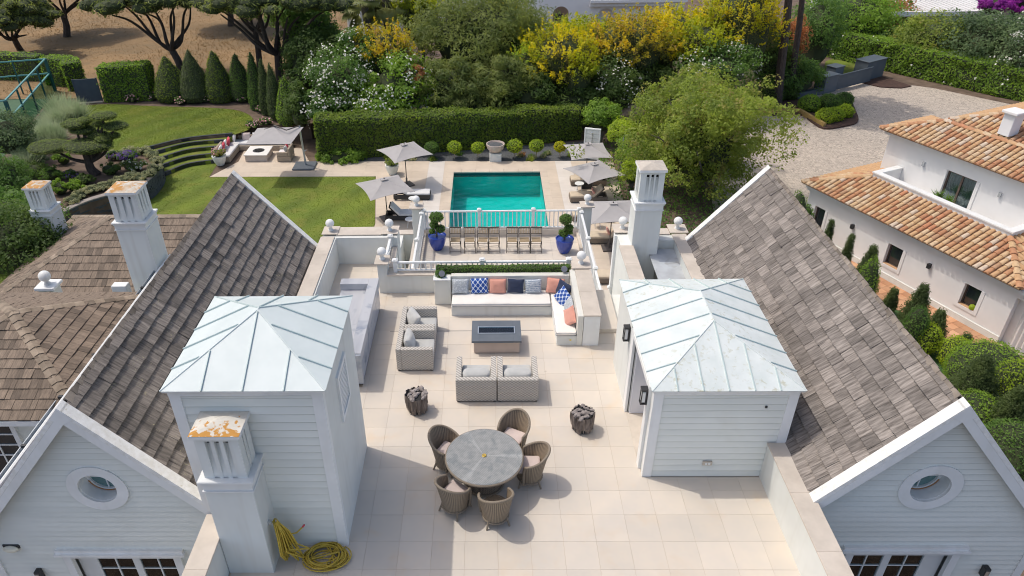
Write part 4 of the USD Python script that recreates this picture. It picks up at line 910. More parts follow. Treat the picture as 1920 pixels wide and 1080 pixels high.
pillow((2.02, 15.02, .59), .46, .42, .16, 'fabric_coral', 'coral pillow standing on its corner at the front end of the sofa', .35, -1.15, .7, 10, 'fabric_coral')

# ------------------------------------------------------------------ terrace fire table
ft = thing('fire_table', 'low fire table with slate top and long glass burner tray', 'table', (.16, 14.66, 0))
part('base', cbox(-.40, .73, 14.27, 15.05, .02, .36, .008), 'fire_stone', ft)
part('top', [cbox(-.45, -.25, 14.22, 15.10, .36, .42, .004), cbox(.58, .78, 14.22, 15.10, .36, .42, .004), box(-.25, .58, 14.22, 14.55, .3605, .4195), box(-.25, .58, 14.80, 15.10, .3605, .4195)], 'slate_top', ft)
part('burner_tray', [box(-.25, .58, 14.55, 14.80, .36, .405)], 'tray_grey', ft)
part('tray_rim', [box(-.30, .63, 14.52, 14.545, .42, .436), box(-.30, .63, 14.805, 14.83, .42, .436), box(-.30, -.275, 14.545, 14.805, .42, .436), box(.605, .63, 14.545, 14.805, .42, .436)], 'steel', ft)
part('burner', [box(-.2, .53, 14.66, 14.69, .4055, .412), cbox(.10, .23, 14.63, 14.72, .4055, .416)], 'lamp_grey', ft)
part('glass_cover', box(-.27, .60, 14.55, 14.80, .424, .43), 'pane', ft)

# ------------------------------------------------------------------ wicker cube armchairs
def weave_mat(name, c1, c2, sx, sz, polar=False):
    n = {'tc': ('texture_coordinate', {}), 's': ('separate_xyz', {}), 'p': ('principled_bsdf', {'roughness': .6}), 'no': ('noise_texture', {'scale': 60.0, 'detail': 1.0})}
    l = [('tc.object', 's.vector'), ('tc.object', 'no.vector')]
    def m(k, op, a, b=None):
        n[k] = ('math', {'math_type': op})
        for i, x in ((1, a), (2, b)):
            if isinstance(x, str): l.append((x, f'{k}.value{i}'))
            elif x is not None: n[k][1][f'value{i}'] = x
        return k + '.value'
    h = m('h', 'add', 's.x', 's.y') if not polar else m('h', 'multiply', m('at', 'arctan2', 's.y', 's.x'), .27)
    a = m('a', 'sine', m('a1', 'multiply', h, 2 * math.pi / sx)); b = m('b', 'sine', m('b1', 'multiply', m('zz', 'add', 's.z', m('xy', 'multiply', m('d', 'subtract', 's.x', 's.y'), .0)), 2 * math.pi / sz))
    f = m('f', 'multiply', a, b if not polar else 1.0); g = m('g', 'multiply_add', f, .5); n['g'][1]['value3'] = .5
    fine = m('fi', 'sine', m('f1', 'multiply', 's.z', 2 * math.pi / (sz / 4))); hh = m('hh', 'multiply_add', fine, .25); l.append((g, 'hh.value3'))
    n['mx'] = ('mix_color', {'a': c1, 'b': c2}); n['bu'] = ('bump', {'strength': .7, 'distance': .008}); n['hv'] = ('hsv', {}); n['rm'] = ('map_range', {'to_min': .8, 'to_max': 1.2})
    l += [(g, 'mx.fac'), (hh, 'bu.height'), ('bu.normal', 'p.normal'), ('mx.result', 'hv.color'), ('no.fac', 'rm.value'), ('rm.result', 'hv.value'), ('hv.color', 'p.base_color')]
    MAT[name] = usdkit.material(stage, '/World/Looks/' + name, n, l, surface='p.BSDF')
weave_mat('wicker_grey', (.60, .565, .51), (.29, .265, .23), .085, .07)
weave_mat('wicker_brown', (.25, .20, .15), (.13, .10, .075), .05, .05)
weave_mat('wicker_tan', (.42, .35, .27), (.28, .23, .175), .06, .06)
def roll_pillow(c, L, r, axis=0, sq=.85):
    m = trimesh.creation.icosphere(3, 1.0); v = np.asarray(m.vertices)
    w = np.sign(v) * np.abs(v) ** np.array([.35, .8, .8]); w = w * [L / 2, r, r * sq]
    w += (meshkit.fbm(v * 2.3 + c[0], 2, 3)[:, None] - .5) * .03
    return (w if axis == 0 else w[:, [1, 0, 2]] * [1, -1, 1]) + np.asarray(c, float), np.asarray(m.faces)
def cube_chair(loc, rz, label, kind):
    t = thing('wicker_armchair', label, 'armchair', loc, 'grey wicker cube armchairs on the terrace', rz=rz, local=True)
    W, D, T = .46, .44, .125
    part('back', cbox(-W, W, -D, -D + T, .03, .65, .012), 'wicker_grey', t)
    for s in (-1, 1): part('arm', cbox(*(sorted((s * (W - .002), s * (W - T)))), -D + T, D, .03, .648, .012), 'wicker_grey', t)
    part('seat_frame', cbox(-W + T, W - T, -D + T, D - .01, .05, .28, .01), 'wicker_grey', t)
    part('seat_cushion', pad(-W + T + .005, W - T - .005, -D + T + .01, D - .005, .28, .40, .01, 2, round_=.035), 'fabric_grey', t, smooth=True)
    if kind == 'roll': part('back_cushion', place(roll_pillow((0, 0, 0), .62, .15), (0, -.15, .575)), 'fabric_grey', t, smooth=True)
    else:
        v, f, uv = pillow_mesh(.58, .44, .24, 4); v = v @ rotm(.5, -.42).T if kind == 'slump' else v @ rotm(0, .28, 0).T
        part('back_cushion', (v + [0.02, -.14, .58], f), 'fabric_grey', t, smooth=True)
    for x in (-W + .05, W - .05):
        for y in (-D + .05, D - .05): part('foot', box(x - .03, x + .03, y - .03, y + .03, 0, .03), 'black_metal', t)
    return t
cube_chair((-.315, 12.90, 0), 0, 'left of the two grey wicker armchairs with their backs to the dining table', 'roll')
cube_chair((.625, 12.90, 0), 0, 'right of the two grey wicker armchairs with their backs to the dining table', 'roll')
cube_chair((-1.80, 14.05, 0), -math.pi / 2, 'grey wicker armchair by the marble counter, the one nearer the dining table', 'lean')
cube_chair((-1.80, 14.98, 0), -math.pi / 2, 'grey wicker armchair by the marble counter, the one nearer the built-in sofa', 'slump')

# ------------------------------------------------------------------ dining table and chairs
TX, TY = -.124, 10.064
tb = thing('dining_table', 'round dining table with mottled glass top over wicker rim, brass umbrella hole', 'table', (TX, TY, 0))
part('top', lathe([(.0, .735), (.735, .735), (.742, .739), (.742, .745), (.735, .75), (.03, .75)], 64, (TX, TY, 0)), 'table_glass', tb)
part('rim', tube([(TX + .74 * math.cos(a), TY + .74 * math.sin(a), .712) for a in np.linspace(0, 2 * np.pi, 56, endpoint=False)], .03, 8, closed=True), 'wicker_rim', tb, smooth=True)
part('umbrella_ring', lathe([(.018, .751), (.045, .751), (.045, .762), (.035, .768), (.018, .766)], 18, (TX, TY, 0)), 'brass_ring', tb)
part('ring_hole', lathe([(.0, .752), (.02, .752), (.02, .758), (0, .758)], 12, (TX, TY, 0)), 'dark_gap', tb)
for k in range(6):
    a = k * math.pi / 3 + .2; part('under_rail', tube([(TX + .05 * math.cos(a), TY + .05 * math.sin(a), .715), (TX + .71 * math.cos(a), TY + .71 * math.sin(a), .715)], .02, 5), 'wicker_rim', tb)
part('pedestal', lathe([(.36, .02), (.35, .06), (.20, .25), (.15, .42), (.22, .62), (.30, .70)], 24, (TX, TY, 0)), 'wicker_brown', tb, smooth=50)
part('foot_ring', tube([(TX + .37 * math.cos(a), TY + .37 * math.sin(a), .03) for a in np.linspace(0, 2 * np.pi, 30, endpoint=False)], .03, 6, closed=True), 'wicker_rim', tb, smooth=True)
weave_mat('wicker_chair', (.36, .285, .20), (.14, .105, .072), .030, .042, True)
def dining_chair(loc, rz, label, first=None, cushion=True):
    if first: return copy(first, loc, rz, label)
    t = thing('dining_chair', label, 'chair', loc, 'brown wicker tub chairs round the dining table', rz=rz, local=True)
    # shell: a wrap from arm to arm, opening towards +y
    n, m = 33, 9; ang = np.linspace(math.radians(-205), math.radians(25), n); out = []; inn = []; rim = []
    for a in ang:
        back = (1 + math.cos(a + math.pi / 2)) / 2            # 1 at the back, 0 at the front
        hz = .60 + .28 * back ** 1.6; 
        for k in range(m):
            f = k / (m - 1); z = .14 + (hz - .14) * f
            r = .235 + .075 * f + .02 * back * f
            out.append((r * math.cos(a) * 1.02, r * math.sin(a) - .05 * back * f ** 1.5, z)); inn.append(((r - .028) * math.cos(a) * 1.02, (r - .028) * math.sin(a) - .05 * back * f ** 1.5, z))
        rim.append(((r - .012) * math.cos(a) * 1.02, (r - .012) * math.sin(a) - .05 * back, hz))
    k = np.arange(n * m).reshape(n, m); a, b, c, d = k[:-1, :-1].ravel(), k[1:, :-1].ravel(), k[1:, 1:].ravel(), k[:-1, 1:].ravel()
    f = np.vstack([np.c_[a, b, c], np.c_[a, c, d]])
    part('tub_shell', [(np.array(out), f), (np.array(inn), f[:, ::-1])], 'wicker_chair', t, smooth=True)
    e0, e1 = rim[0], rim[-1]
    drop = lambda p: [(p[0], p[1] + .015, p[2] - .12), (p[0] * .97, p[1] + .02, p[2] - .3), (p[0] * .9, p[1] + .01, .14)]
    part('rim', tube(list(reversed(drop(e0))) + rim + drop(e1), .027, 8), 'wicker_rim', t, smooth=True)
    part('seat_frame', lathe([(.24, .14), (.25, .38), (.0, .40)], 24), 'wicker_chair', t)
    part('skirt_ring', tube([(.245 * math.cos(q), .245 * math.sin(q), .15) for q in np.linspace(0, 2 * np.pi, 24, endpoint=False)], .02, 6, closed=True), 'wicker_rim', t, smooth=True)
    if cushion: part('seat_cushion', place(pad(-.22, .22, -.2, .24, 0, .075, .006, 4, round_=.03), (0, 0, .40)), 'fabric_pink', t, smooth=True)
    for sx in (-1, 1):
        for sy in (-1, 1): part('leg', tube([(sx * .17, sy * .16, .2), (sx * .22, sy * .22, 0)], (.024, .017), 7), 'wicker_rim', t)
    return t
def ring(deg, r): return (TX + r * math.cos(math.radians(deg)), TY + r * math.sin(math.radians(deg)), 0), math.radians(deg) + math.pi / 2
l, z = ring(150, .86); ch0 = dining_chair(l, z, 'wicker tub chair at the upper left of the round table')
l, z = ring(55, 1.02); dining_chair(l, z + .12, 'wicker tub chair at the upper right of the table, pulled a little out', ch0)
l, z = ring(4, .90); dining_chair(l, z - .1, 'wicker tub chair at the right side of the round table', ch0)
l, z = ring(-131, .86); dining_chair(l, z + .1, 'wicker tub chair at the lower left of the round table', ch0)
l, z = ring(-77, .92); dining_chair(l, z, 'wicker tub chair nearest the viewer, no seat cushion', None, False)

# ------------------------------------------------------------------ driftwood stools
def stool(x, y, seed, label):
    t = thing('driftwood_stool', label, 'stool', (x, y, 0), 'driftwood stump stools'); r = random.Random(seed)
    n, m = 88, 12; v = []
    for k in range(m):
        f = k / (m - 1); z = .03 + .44 * f
        for i in range(n):
            a = 2 * math.pi * i / n
            g = meshkit.noise(np.array([math.cos(a) * 4.2 + seed, math.sin(a) * 4.2, z * 1.3]), seed) - .5
            g2 = meshkit.noise(np.array([math.cos(a) * 11 + seed, math.sin(a) * 11, z * 2.5]), seed + 1) - .5
            R = .235 * (1 + .12 * g) + .075 * g2 - .02 * (1 - f) * (f < .2)
            v.append((x + R * math.cos(a), y + R * math.sin(a), z + .03 * g2 * (k == m - 1)))
    i = np.arange(n); j = (i + 1) % n; F = [np.vstack([np.c_[k * n + i, k * n + j, (k + 1) * n + j], np.c_[k * n + i, (k + 1) * n + j, (k + 1) * n + i]]) for k in range(m - 1)]
    part('stump', (np.array(v), np.vstack(F)), 'driftwood', t)
    part('core', lathe([(.2, .03), (.2, .44), (0, .44)], 24, (x, y, 0)), 'dark_gap', t)
    for q in range(30):
        a = r.uniform(0, 2 * math.pi); d = .225 * math.sqrt(r.random()); s = r.uniform(.03, .055)
        part('root_piece', place(blob((0, 0, 0), s * 1.5, s * .8, s * .8, 1, .35, 2.2, q + seed), (x + d * math.cos(a), y + d * math.sin(a), .455 + r.uniform(-.012, .02)), r.uniform(0, 3)), 'driftwood_top', t)
stool(-1.64, 12.22, 3, 'gnarled driftwood stump stool left of the dining table, near the left tower')
stool(1.98, 11.60, 8, 'gnarled driftwood stump stool right of the dining table, near the right tower')

# ------------------------------------------------------------------ yellow hose
hs = thing('garden_hose', 'coiled yellow garden hose hung on and lying beside the front left chimney', 'hose', (-3.2, 8.1, 0))
r_ = random.Random(4); coil = []
HC = G(612, 1046, 0.03)
ctr = (HC[0], HC[1])
for k in range(15):
    cx, cy = ctr[0] + r_.uniform(-.06, .06), ctr[1] + r_.uniform(-.04, .04); rx, ry = r_.uniform(.24, .43), r_.uniform(.17, .29); ph = r_.uniform(0, 6)
    z0 = .015 + .0075 * k
    coil += [(cx + rx * math.cos(t), cy + ry * math.sin(t), z0 + .018 * math.sin(2 * t + ph) * (k > 2) + .004) for t in np.linspace(ph, ph + 2 * np.pi, 22, endpoint=False)]
part('coil', tube(coil, .0125, 6), 'hose_yellow', hs, smooth=True)
HZ = 1.02
part('hook', [box(-3.83, -3.77, 8.22, 8.28, HZ - .03, HZ + .03), tube([(-3.77, 8.25, HZ - .01), (-3.70, 8.25, HZ - .01), (-3.69, 8.25, HZ + .05)], .012, 6)], 'steel', hs)
for k in range(17):
    w = r_.uniform(.03, .13); low = r_.uniform(.015, .12) if k % 3 else r_.uniform(.2, .4); out = -3.73 + r_.uniform(.0, .06); yy = 8.25 + r_.uniform(-.05, .05); lean = r_.uniform(.1, .5) * (k % 2)
    pts = [(out - .02, yy, HZ + .01), (out + .02 + lean * .15, yy - w * .7, HZ * .74), (out + .03 + lean * .25, yy - w * 1.2, HZ * .36), (out + .05 + lean, yy - w * .3, low), (out + .06 + lean * .45, yy + w * .5, HZ * .38), (out + .01 + lean * .35, yy + w * .3, HZ * .75), (out - .02, yy + .01, HZ + .015)]
    s = np.linspace(0, 6, 30); P = np.array(pts); i0 = np.clip(s.astype(int), 0, 5); fr = (s - i0)[:, None]; fr = fr * fr * (3 - 2 * fr)
    part('loop', tube(P[i0] * (1 - fr) + P[i0 + 1] * fr, .0135, 6), 'hose_yellow', hs, smooth=True)
part('loop', tube([(-3.72, 8.25, .95), (-3.6, 8.3, .62), (-3.42, 8.35, .62), (-3.30, 8.38, .74)], .0135, 6), 'hose_yellow', hs); part('nozzle', tube([(-3.305, 8.38, .735), (-3.27, 8.39, .78)], .017, 6), 'fabric_red', hs)

# spot lights at the planter ends
for x, y, z, lb in ((-1.28, 16.62, .86, 'round grey garden spotlight at the left end of the planter hedge'), (2.02, 16.78, .88, 'round grey garden spotlight at the right end of the planter hedge')):
    t = thing('garden_spotlight', lb, 'lamp', (x, y, z - .06), 'planter spotlights')
    part('head', place(lathe([(.0, -.05), (.055, -.05), (.085, .05), (.085, .07), (.0, .07)], 18), (x, y, z + .06), 0, (1.2, 0)), 'lamp_grey', t); part('stem', tube([(x, y, z - .06), (x, y + .02, z + .04)], .012, 6), 'black_metal', t)

# ------------------------------------------------------------------ balcony: folding chairs, blue pots
def folding_chair(loc, rz, label, first=None):
    if first: return copy(first, loc, rz, label)
    t = thing('folding_chair', label, 'chair', loc, 'row of wooden folding chairs on the balcony', rz=rz, local=True)
    for s in (-1, 1):
        part('leg', tube([(s * .20, -.22, 0), (s * .20, .20, .86)], .013, 6), 'chair_frame', t)
        part('leg', tube([(s * .18, .24, 0), (s * .18, -.14, .45)], .013, 6), 'chair_frame', t)
    for k in range(6): part('seat_slat', cbox(-.17, .17, -.17 + k * .058, -.125 + k * .058, .44, .455, .003), 'teak_slat', t)
    part('top_rail', cbox(-.21, .21, .185, .205, .82, .87, .004), 'chair_frame', t); part('back_rail', cbox(-.19, .19, .10, .12, .62, .65, .004), 'chair_frame', t)
    for k in range(6): part('back_slat', hull([(-.155 + k * .058 + a, y + b, z) for a in (0, .022) for (y, z) in ((.105, .65), (.19, .83)) for b in (0, .012)]), 'teak_slat', t)
    for y, z in ((-.19, .06), (.22, .06), (-.02, .30)): part('stretcher', tube([(-.19, y, z), (.19, y, z)], .010, 5), 'chair_frame', t)
    return t
fc = None
for i, (px, rz) in enumerate(((642, 0), (723, .02), (797, -.1), (859, .08), (961, -.03), (1030, .03), (1096, 0))):
    q = G(640 + px / 3, 360 + 345 / 3, DZ)
    names = ['leftmost of the row, next to the left blue pot', 'second from the left', 'third from the left, turned a little', 'fourth from the left, touching the third', 'first of the right-hand three, after the gap', 'sixth from the left, middle of the right-hand three', 'rightmost of the row']
    n_ = folding_chair((q[0], q[1] + .22, DZ), rz, 'wooden folding chair on the balcony, ' + names[i], fc); fc = fc or n_

# ------------------------------------------------------------------ leaves
def leaf_cards(P, N, size, r, aspect=.55, tilt=.7, jit=.5):
    """Small pointed leaves (one quad each) at P, their faces turned roughly along N."""
    n = len(P); N = N + r.normal(0, tilt, (n, 3)); N /= np.linalg.norm(N, axis=1, keepdims=True) + 1e-9
    a = np.cross(N, r.normal(0, 1, (n, 3))); a /= np.linalg.norm(a, axis=1, keepdims=True) + 1e-9; b = np.cross(N, a)
    s = (size * (1 + jit * r.uniform(-1, 1, n)))[:, None]
    v = np.stack([P - a * s * .5, P + b * s * aspect * .5, P + a * s * .5 + N * s * .12, P - b * s * aspect * .5], 1).reshape(-1, 3)
    k = np.arange(n)[:, None] * 4
    return v, np.vstack([k + [0, 1, 2], k + [0, 2, 3]])
def tufts(P, D, length, r, k=6, spread=.5, width=.10):
    """Bundles of k narrow blades that spring from each P along D (needles, grass)."""
    n = len(P); P = np.repeat(P, k, 0); D = np.repeat(D, k, 0) + r.normal(0, spread, (n * k, 3)); D /= np.linalg.norm(D, axis=1, keepdims=True)
    s = (length * r.uniform(.7, 1.2, n * k))[:, None]; a = np.cross(D, r.normal(0, 1, (n * k, 3))); a /= np.linalg.norm(a, axis=1, keepdims=True) + 1e-9
    v = np.stack([P - a * s * width * .5, P + a * s * width * .5, P + D * s], 1).reshape(-1, 3)
    return v, np.arange(len(v)).reshape(-1, 3)
def sphere_dirs(n, r, up=None):
    d = r.normal(0, 1, (n, 3)); d /= np.linalg.norm(d, axis=1, keepdims=True)
    if up is not None: d[:, 2] = np.where(d[:, 2] < up, -d[:, 2] * .6, d[:, 2]); d /= np.linalg.norm(d, axis=1, keepdims=True)
    return d
def clump_crown(c, R, n_clumps, per, size, seed, clump=.28, up=-.3, aspect=.55, inner=.72, tilt=.6, noise=.18):
    """Leaf clumps over an uneven ellipsoid: returns leaves and a dark core."""
    r = np.random.default_rng(seed); c = np.asarray(c, float); R = np.asarray(R, float)
    d = sphere_dirs(n_clumps, r, up); rad = r.uniform(inner, 1.0, n_clumps) * (1 + noise * 2 * (meshkit.fbm(d * 1.8 + seed, 2, seed) - .5) * 2)
    C = c + d * rad[:, None] * R; cs = clump * R.mean() * r.uniform(.6, 1.3, n_clumps)
    o = sphere_dirs(n_clumps * per, r); rr = r.uniform(.55, 1, n_clumps * per) ** .6
    idx = np.repeat(np.arange(n_clumps), per)
    P = C[idx] + o * (rr * cs[idx])[:, None] * [1, 1, .75]; N = o + .5 * d[idx] + [0, 0, .35]
    return leaf_cards(P, N, size, r, aspect, tilt), blob(c, *(R * (inner - .05)), 2, .22, 1.6, seed)
def surface_leaves(m, n, size, seed, aspect=.55, out=.0, tilt=.5, jit=.06):
    """Leaves over a closed surface: clipped hedges and topiary."""
    v, f = tris(m); r = np.random.default_rng(seed); t = v[f]; nn = np.cross(t[:, 1] - t[:, 0], t[:, 2] - t[:, 0]); A = np.linalg.norm(nn, axis=1); k = r.choice(len(f), n, p=A / A.sum())
    u = r.uniform(0, 1, (n, 2)); fl = u.sum(1) > 1; u[fl] = 1 - u[fl]; q = t[k]
    P = q[:, 0] + u[:, :1] * (q[:, 1] - q[:, 0]) + u[:, 1:] * (q[:, 2] - q[:, 0]); N = nn[k] / A[k][:, None]
    return leaf_cards(P + N * (out + r.normal(0, jit, n)[:, None]), N, size, r, aspect, tilt)
GZ, UZ = -6.0, -5.0
def plant(name, label, cat, base, leaves, leafmat, core=None, stems=None, stemmat='bark_grey', group=None, extra=(), local=False, corename='inner_branches'):
    t = thing(name, label, cat, base, group, local=local)
    part('foliage', leaves, leafmat, t)
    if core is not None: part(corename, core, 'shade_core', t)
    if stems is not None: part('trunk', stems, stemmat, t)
    for nm, m, mm in extra: part(nm, m, mm, t)
    return t
# cloud-pruned trees in the blue pots
def pot_tree(px, py, label, potlabel, seed, s=1.0):
    q = G(px, py, DZ); r = np.random.default_rng(seed); x, y = q[0], q[1] + .3
    pot = thing('blue_pot', potlabel, 'plant pot', (x, y, DZ), 'glazed blue pots on the balcony')
    part('pot', lathe([(.17, 0), (.19, .02), (.27, .2), (.32, .42), (.325, .52), (.335, .56), (.31, .565), (.29, .52)], 32, (x, y, DZ)), 'glaze_blue', pot, smooth=50)
    part('gravel', lathe([(.295, .50), (.2, .515), (0, .52)], 20, (x, y, DZ)), 'pot_gravel', pot)
    L, core, st = [], [], []
    spots_ = [(0, 0, 1.30, .25, .17), (-.10, .02, .98, .15, .11), (.13, -.04, .86, .17, .13), (-.18, .05, .70, .10, .08)] if seed == 1 else [(0, 0, 1.32, .22, .18), (.12, 0, 1.0, .15, .11), (-.06, 0, .78, .17, .14), (.17, 0, .82, .09, .08)]
    for dx, dy, dz, a, b in spots_:
        m = blob((x + dx, y + dy, DZ + dz), a, a, b, 2, .12, 2, seed); core.append((((m[0] - [x + dx, y + dy, DZ + dz]) * .86) + [x + dx, y + dy, DZ + dz], m[1])); L.append(surface_leaves(m, 900 if a > .2 else 420, .055, seed + int(dz * 50), jit=.012))
        st.append(tube([(x + .03 * math.sin(dz * 5), y, DZ + .5), (x - .02, y, DZ + .5 + (dz - .5) * .5), (x + dx, y + dy, DZ + dz)], (.022, .018, .012), 6))
    t = thing('cloud_tree', label, 'tree', (x, y, DZ + .5), 'cloud-pruned trees in blue pots'); part('foliage', L, 'leaf_mid', t); part('inner_branches', core, 'shade_core', t); part('trunk', st, 'bark_grey', t)
pot_tree(820, 474, 'small cloud-pruned tree in the left blue pot', 'glazed cobalt pot at the left end of the folding chairs', 1)
pot_tree(1059, 480, 'small cloud-pruned tree in the right blue pot', 'glazed cobalt pot at the right end of the folding chairs', 2)
# clipped strip behind the built-in sofa
m = box(-1.45, 2.2, 16.83, 17.03, .62, .93); hm = trimesh.Trimesh(*m).subdivide().subdivide().subdivide(); hv = np.asarray(hm.vertices); hv = hv + (meshkit.fbm(hv * 5, 2, 3)[:, None] - .5) * .06
h1 = thing('planter_hedge', 'low clipped green hedge in the planter behind the sofa pillows', 'hedge', (0, 16.93, .6))
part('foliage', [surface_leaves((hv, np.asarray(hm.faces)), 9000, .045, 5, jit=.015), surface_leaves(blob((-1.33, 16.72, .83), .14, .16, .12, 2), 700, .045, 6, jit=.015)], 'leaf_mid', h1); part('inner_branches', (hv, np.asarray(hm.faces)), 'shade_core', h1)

# ------------------------------------------------------------------ ground sheets
def strip(*pts): return [tuple(G(x, y, z)[:2]) for x, y, z in pts]
gnd = thing('ground', 'bare earth and mulch under the planting', 'ground', (0, 40, GZ), kind='structure')
# the pool, sunk in the ground
PX0, PX1, PY0, PY1 = -2.08, 3.03, 29.6, 39.5
def ring_sheet(outer, holes, z): return sheet(Polygon(outer, holes), z)
big = sbox(-160, -60, 160, 260)
hole = sbox(PX0, PY0, PX1, PY1); left_up = None
part('earth', sheet(big.difference(hole), GZ - .03), 'soil', gnd)
pool = thing('swimming_pool', 'rectangular swimming pool with green-turquoise water', 'pool', (.5, 35, GZ), kind='structure')
part('basin', [box(PX0 - .1, PX1 + .1, PY0 - .1, PY1 + .1, GZ - 1.6, GZ - 1.5), box(PX0 - .1, PX0, PY0, PY1, GZ - 1.5, GZ - .03), box(PX1, PX1 + .1, PY0, PY1, GZ - 1.5, GZ - .03), box(PX0, PX1, PY1, PY1 + .1, GZ - 1.5, GZ - .03), box(PX0, PX1, PY0 - .1, PY0, GZ - 1.5, GZ - .03)], 'pool_tile', pool)
part('waterline_tiles', [box(PX0, PX1, PY1 - .015, PY1 - .001, GZ - .30, GZ - .02), box(PX0 + .001, PX0 + .015, PY0, PY1 - .015, GZ - .30, GZ - .02), box(PX1 - .015, PX1 - .001, PY0, PY1 - .015, GZ - .30, GZ - .02)], 'pool_dark', pool)
gx, gy = np.meshgrid(np.linspace(PX0, PX1, 90), np.linspace(PY0, PY1, 170), indexing='ij'); gz = .05 * (meshkit.fbm(np.stack([gx * 1.9, gy * 2.6, gx * 0], -1), 4, 5) - .5)
k = np.arange(gx.size).reshape(gx.shape); a, b, c, d = k[:-1, :-1].ravel(), k[1:, :-1].ravel(), k[1:, 1:].ravel(), k[:-1, 1:].ravel()
wt = usdkit.material(stage, '/World/Looks/pool_water', {'t': ('refraction_bsdf', {'color': (.30, .93, .85), 'roughness': 0.0, 'IOR': 1.33}), 'g': ('glossy_bsdf', {'roughness': .03}), 'f': ('fresnel', {'IOR': 1.33}), 'tr': ('transparent_bsdf', {'color': (.45, .97, .93)}), 'x': ('mix_closure', {})}, [('f.fac', 'x.fac'), ('tr.BSDF', 'x.closure1'), ('g.BSDF', 'x.closure2')], surface='x.closure'); MAT['pool_water'] = wt
part('water', (np.c_[gx.ravel(), gy.ravel(), gz.ravel() + GZ - .13], np.vstack([np.c_[a, b, c], np.c_[a, c, d]])), 'pool_water', pool, smooth=True)
cop = thing('pool_coping', 'beige coping slabs round the pool', 'paving', (.5, 35, GZ), kind='structure')
for (x0, x1, y0, y1) in ((PX0 - .40, PX0 + .02, PY0, PY1), (PX1 - .02, PX1 + .40, PY0, PY1)):
    for i in range(12):
        y = y0 + (y1 - y0) * i / 12; part('coping_slab', cbox(x0, x1, y + .003, y + (y1 - y0) / 12 - .003, GZ - .06, GZ + .014, .006), 'deck_stone', cop)
for i in range(7):
    x = PX0 - .40 + (PX1 - PX0 + .8) * i / 7; part('coping_slab', cbox(x + .003, x + (PX1 - PX0 + .8) / 7 - .003, PY1 - .02, PY1 + .38, GZ - .06, GZ + .014, .006), 'deck_stone', cop)
deck = thing('pool_deck', 'pale stone paving round the pool and out to the patio', 'paving', (.5, 36, GZ), kind='structure')
deck_poly = Polygon([(-5.95, 24.5), (-5.85, 33), (-6.6, 39.0), (-16.45, 39.15), (-15.4, 41.45), (-15.6, 43.6), (-12.0, 43.6), (-11.0, 41.35), (7.5, 40.95), (7.25, 35.5), (6.9, 24.5)]).difference(sbox(PX0 - .4, PY0 - 4, PX1 + .4, PY1 + .38))
part('bed', sheet(deck_poly, GZ - .004), 'terrace_joint', deck)
n = 0
for i in range(-18, 9):
    for j in range(0, 21):
        c_ = sbox(i * .95 + .2, 24.5 + j * .95, i * .95 + 1.145, 24.5 + j * .95 + .945)
        for q in pieces(deck_poly.intersection(c_)):
            if q.area > .03: part('paving_slab', slab((0, 0, 0), (1, 0, 0), (0, 1, 0), (0, 0, 1), q, GZ + .008 + RNG.uniform(-.001, .001), GZ - .02), 'deck_pale' if -3.7 < (i + .5) * .95 < -2.4 or 3.4 < (i + .5) * .95 < 4.6 else 'deck_stone', deck); n += 1

# ------------------------------------------------------------------ lawns, steps, walls of the garden
def smooth_line(pts, n=8, closed=False):
    p = np.asarray(pts, float); m = len(p); out = []
    rng_ = range(m if closed else m - 1)
    for i in rng_:
        a, b, c, d = (p[(i + k) % m] if closed else p[min(max(i + k, 0), m - 1)] for k in (-1, 0, 1, 2))
        for t in np.linspace(0, 1, n, endpoint=False): out.append(.5 * ((2 * b) + (-a + c) * t + (2 * a - 5 * b + 4 * c - d) * t * t + (-a + 3 * b - 3 * c + d) * t ** 3))
    if not closed: out.append(p[-1])
    return np.array(out)
def ribbon(line, w, z0, z1):
    """A wall of thickness w to the left of the plan line."""
    l = np.asarray(line)[:, :2]; t = np.gradient(l, axis=0); t /= np.linalg.norm(t, axis=1, keepdims=True); nn = np.c_[-t[:, 1], t[:, 0]]
    a, b = l, l + nn * w; m = len(l); z0 = np.broadcast_to(z0, m); z1 = np.broadcast_to(z1, m)
    v = np.vstack([np.c_[a, z0], np.c_[b, z0], np.c_[b, z1], np.c_[a, z1]]); i = np.arange(m - 1); f = []
    for p, q in ((0, 1), (1, 2), (2, 3), (3, 0)): f += [np.c_[p * m + i, p * m + i + 1, q * m + i + 1], np.c_[p * m + i, q * m + i + 1, q * m + i]]
    f += [np.array([[0, m, 2 * m], [0, 2 * m, 3 * m], [m - 1, 3 * m - 1, 2 * m - 1], [m - 1, 4 * m - 1, 3 * m - 1]])]
    return v, np.vstack(f)[:, ::-1]
arc_px = [((310, 327), (353, 310), (412, 302)), ((305, 312), (353, 297), (412, 290)), ((302, 298.5), (353, 283.5), (414, 277)), ((295, 286), (353, 271), (420, 265)), ((278, 279), (350, 262), (436, 253))]
arcs = [smooth_line([G(x, y, GZ + .2 * k + .1)[:2] for x, y in a], 8) for k, a in enumerate(arc_px)]
wall_px = [(288, 287), (299, 293), (301.5, 308), (291, 325), (274.5, 340), (240, 354), (200, 366), (164, 377), (125, 395), (80, 425), (20, 470)]
wall_top = smooth_line([G(x, y, UZ + .06)[:2] for x, y in wall_px], 6)
top_arc = arcs[4]
upper = Polygon([tuple(p) for p in top_arc] + [(-15.6, 45.2), (-11.6, 45.2), (-11.0, 48.0), (-8.0, 52), (-8, 130), (-140, 130), (-140, 24), (-34, 24)] + [tuple(p) for p in wall_top[::-1]]).buffer(0)
if upper.geom_type != 'Polygon': upper = max(upper.geoms, key=lambda g: g.area)
up = thing('upper_ground', 'raised earth of the upper garden and slope', 'ground', (-30, 60, UZ), kind='structure')
part('earth', prism(upper.simplify(.02), GZ - .3, UZ - .03), 'soil', up)
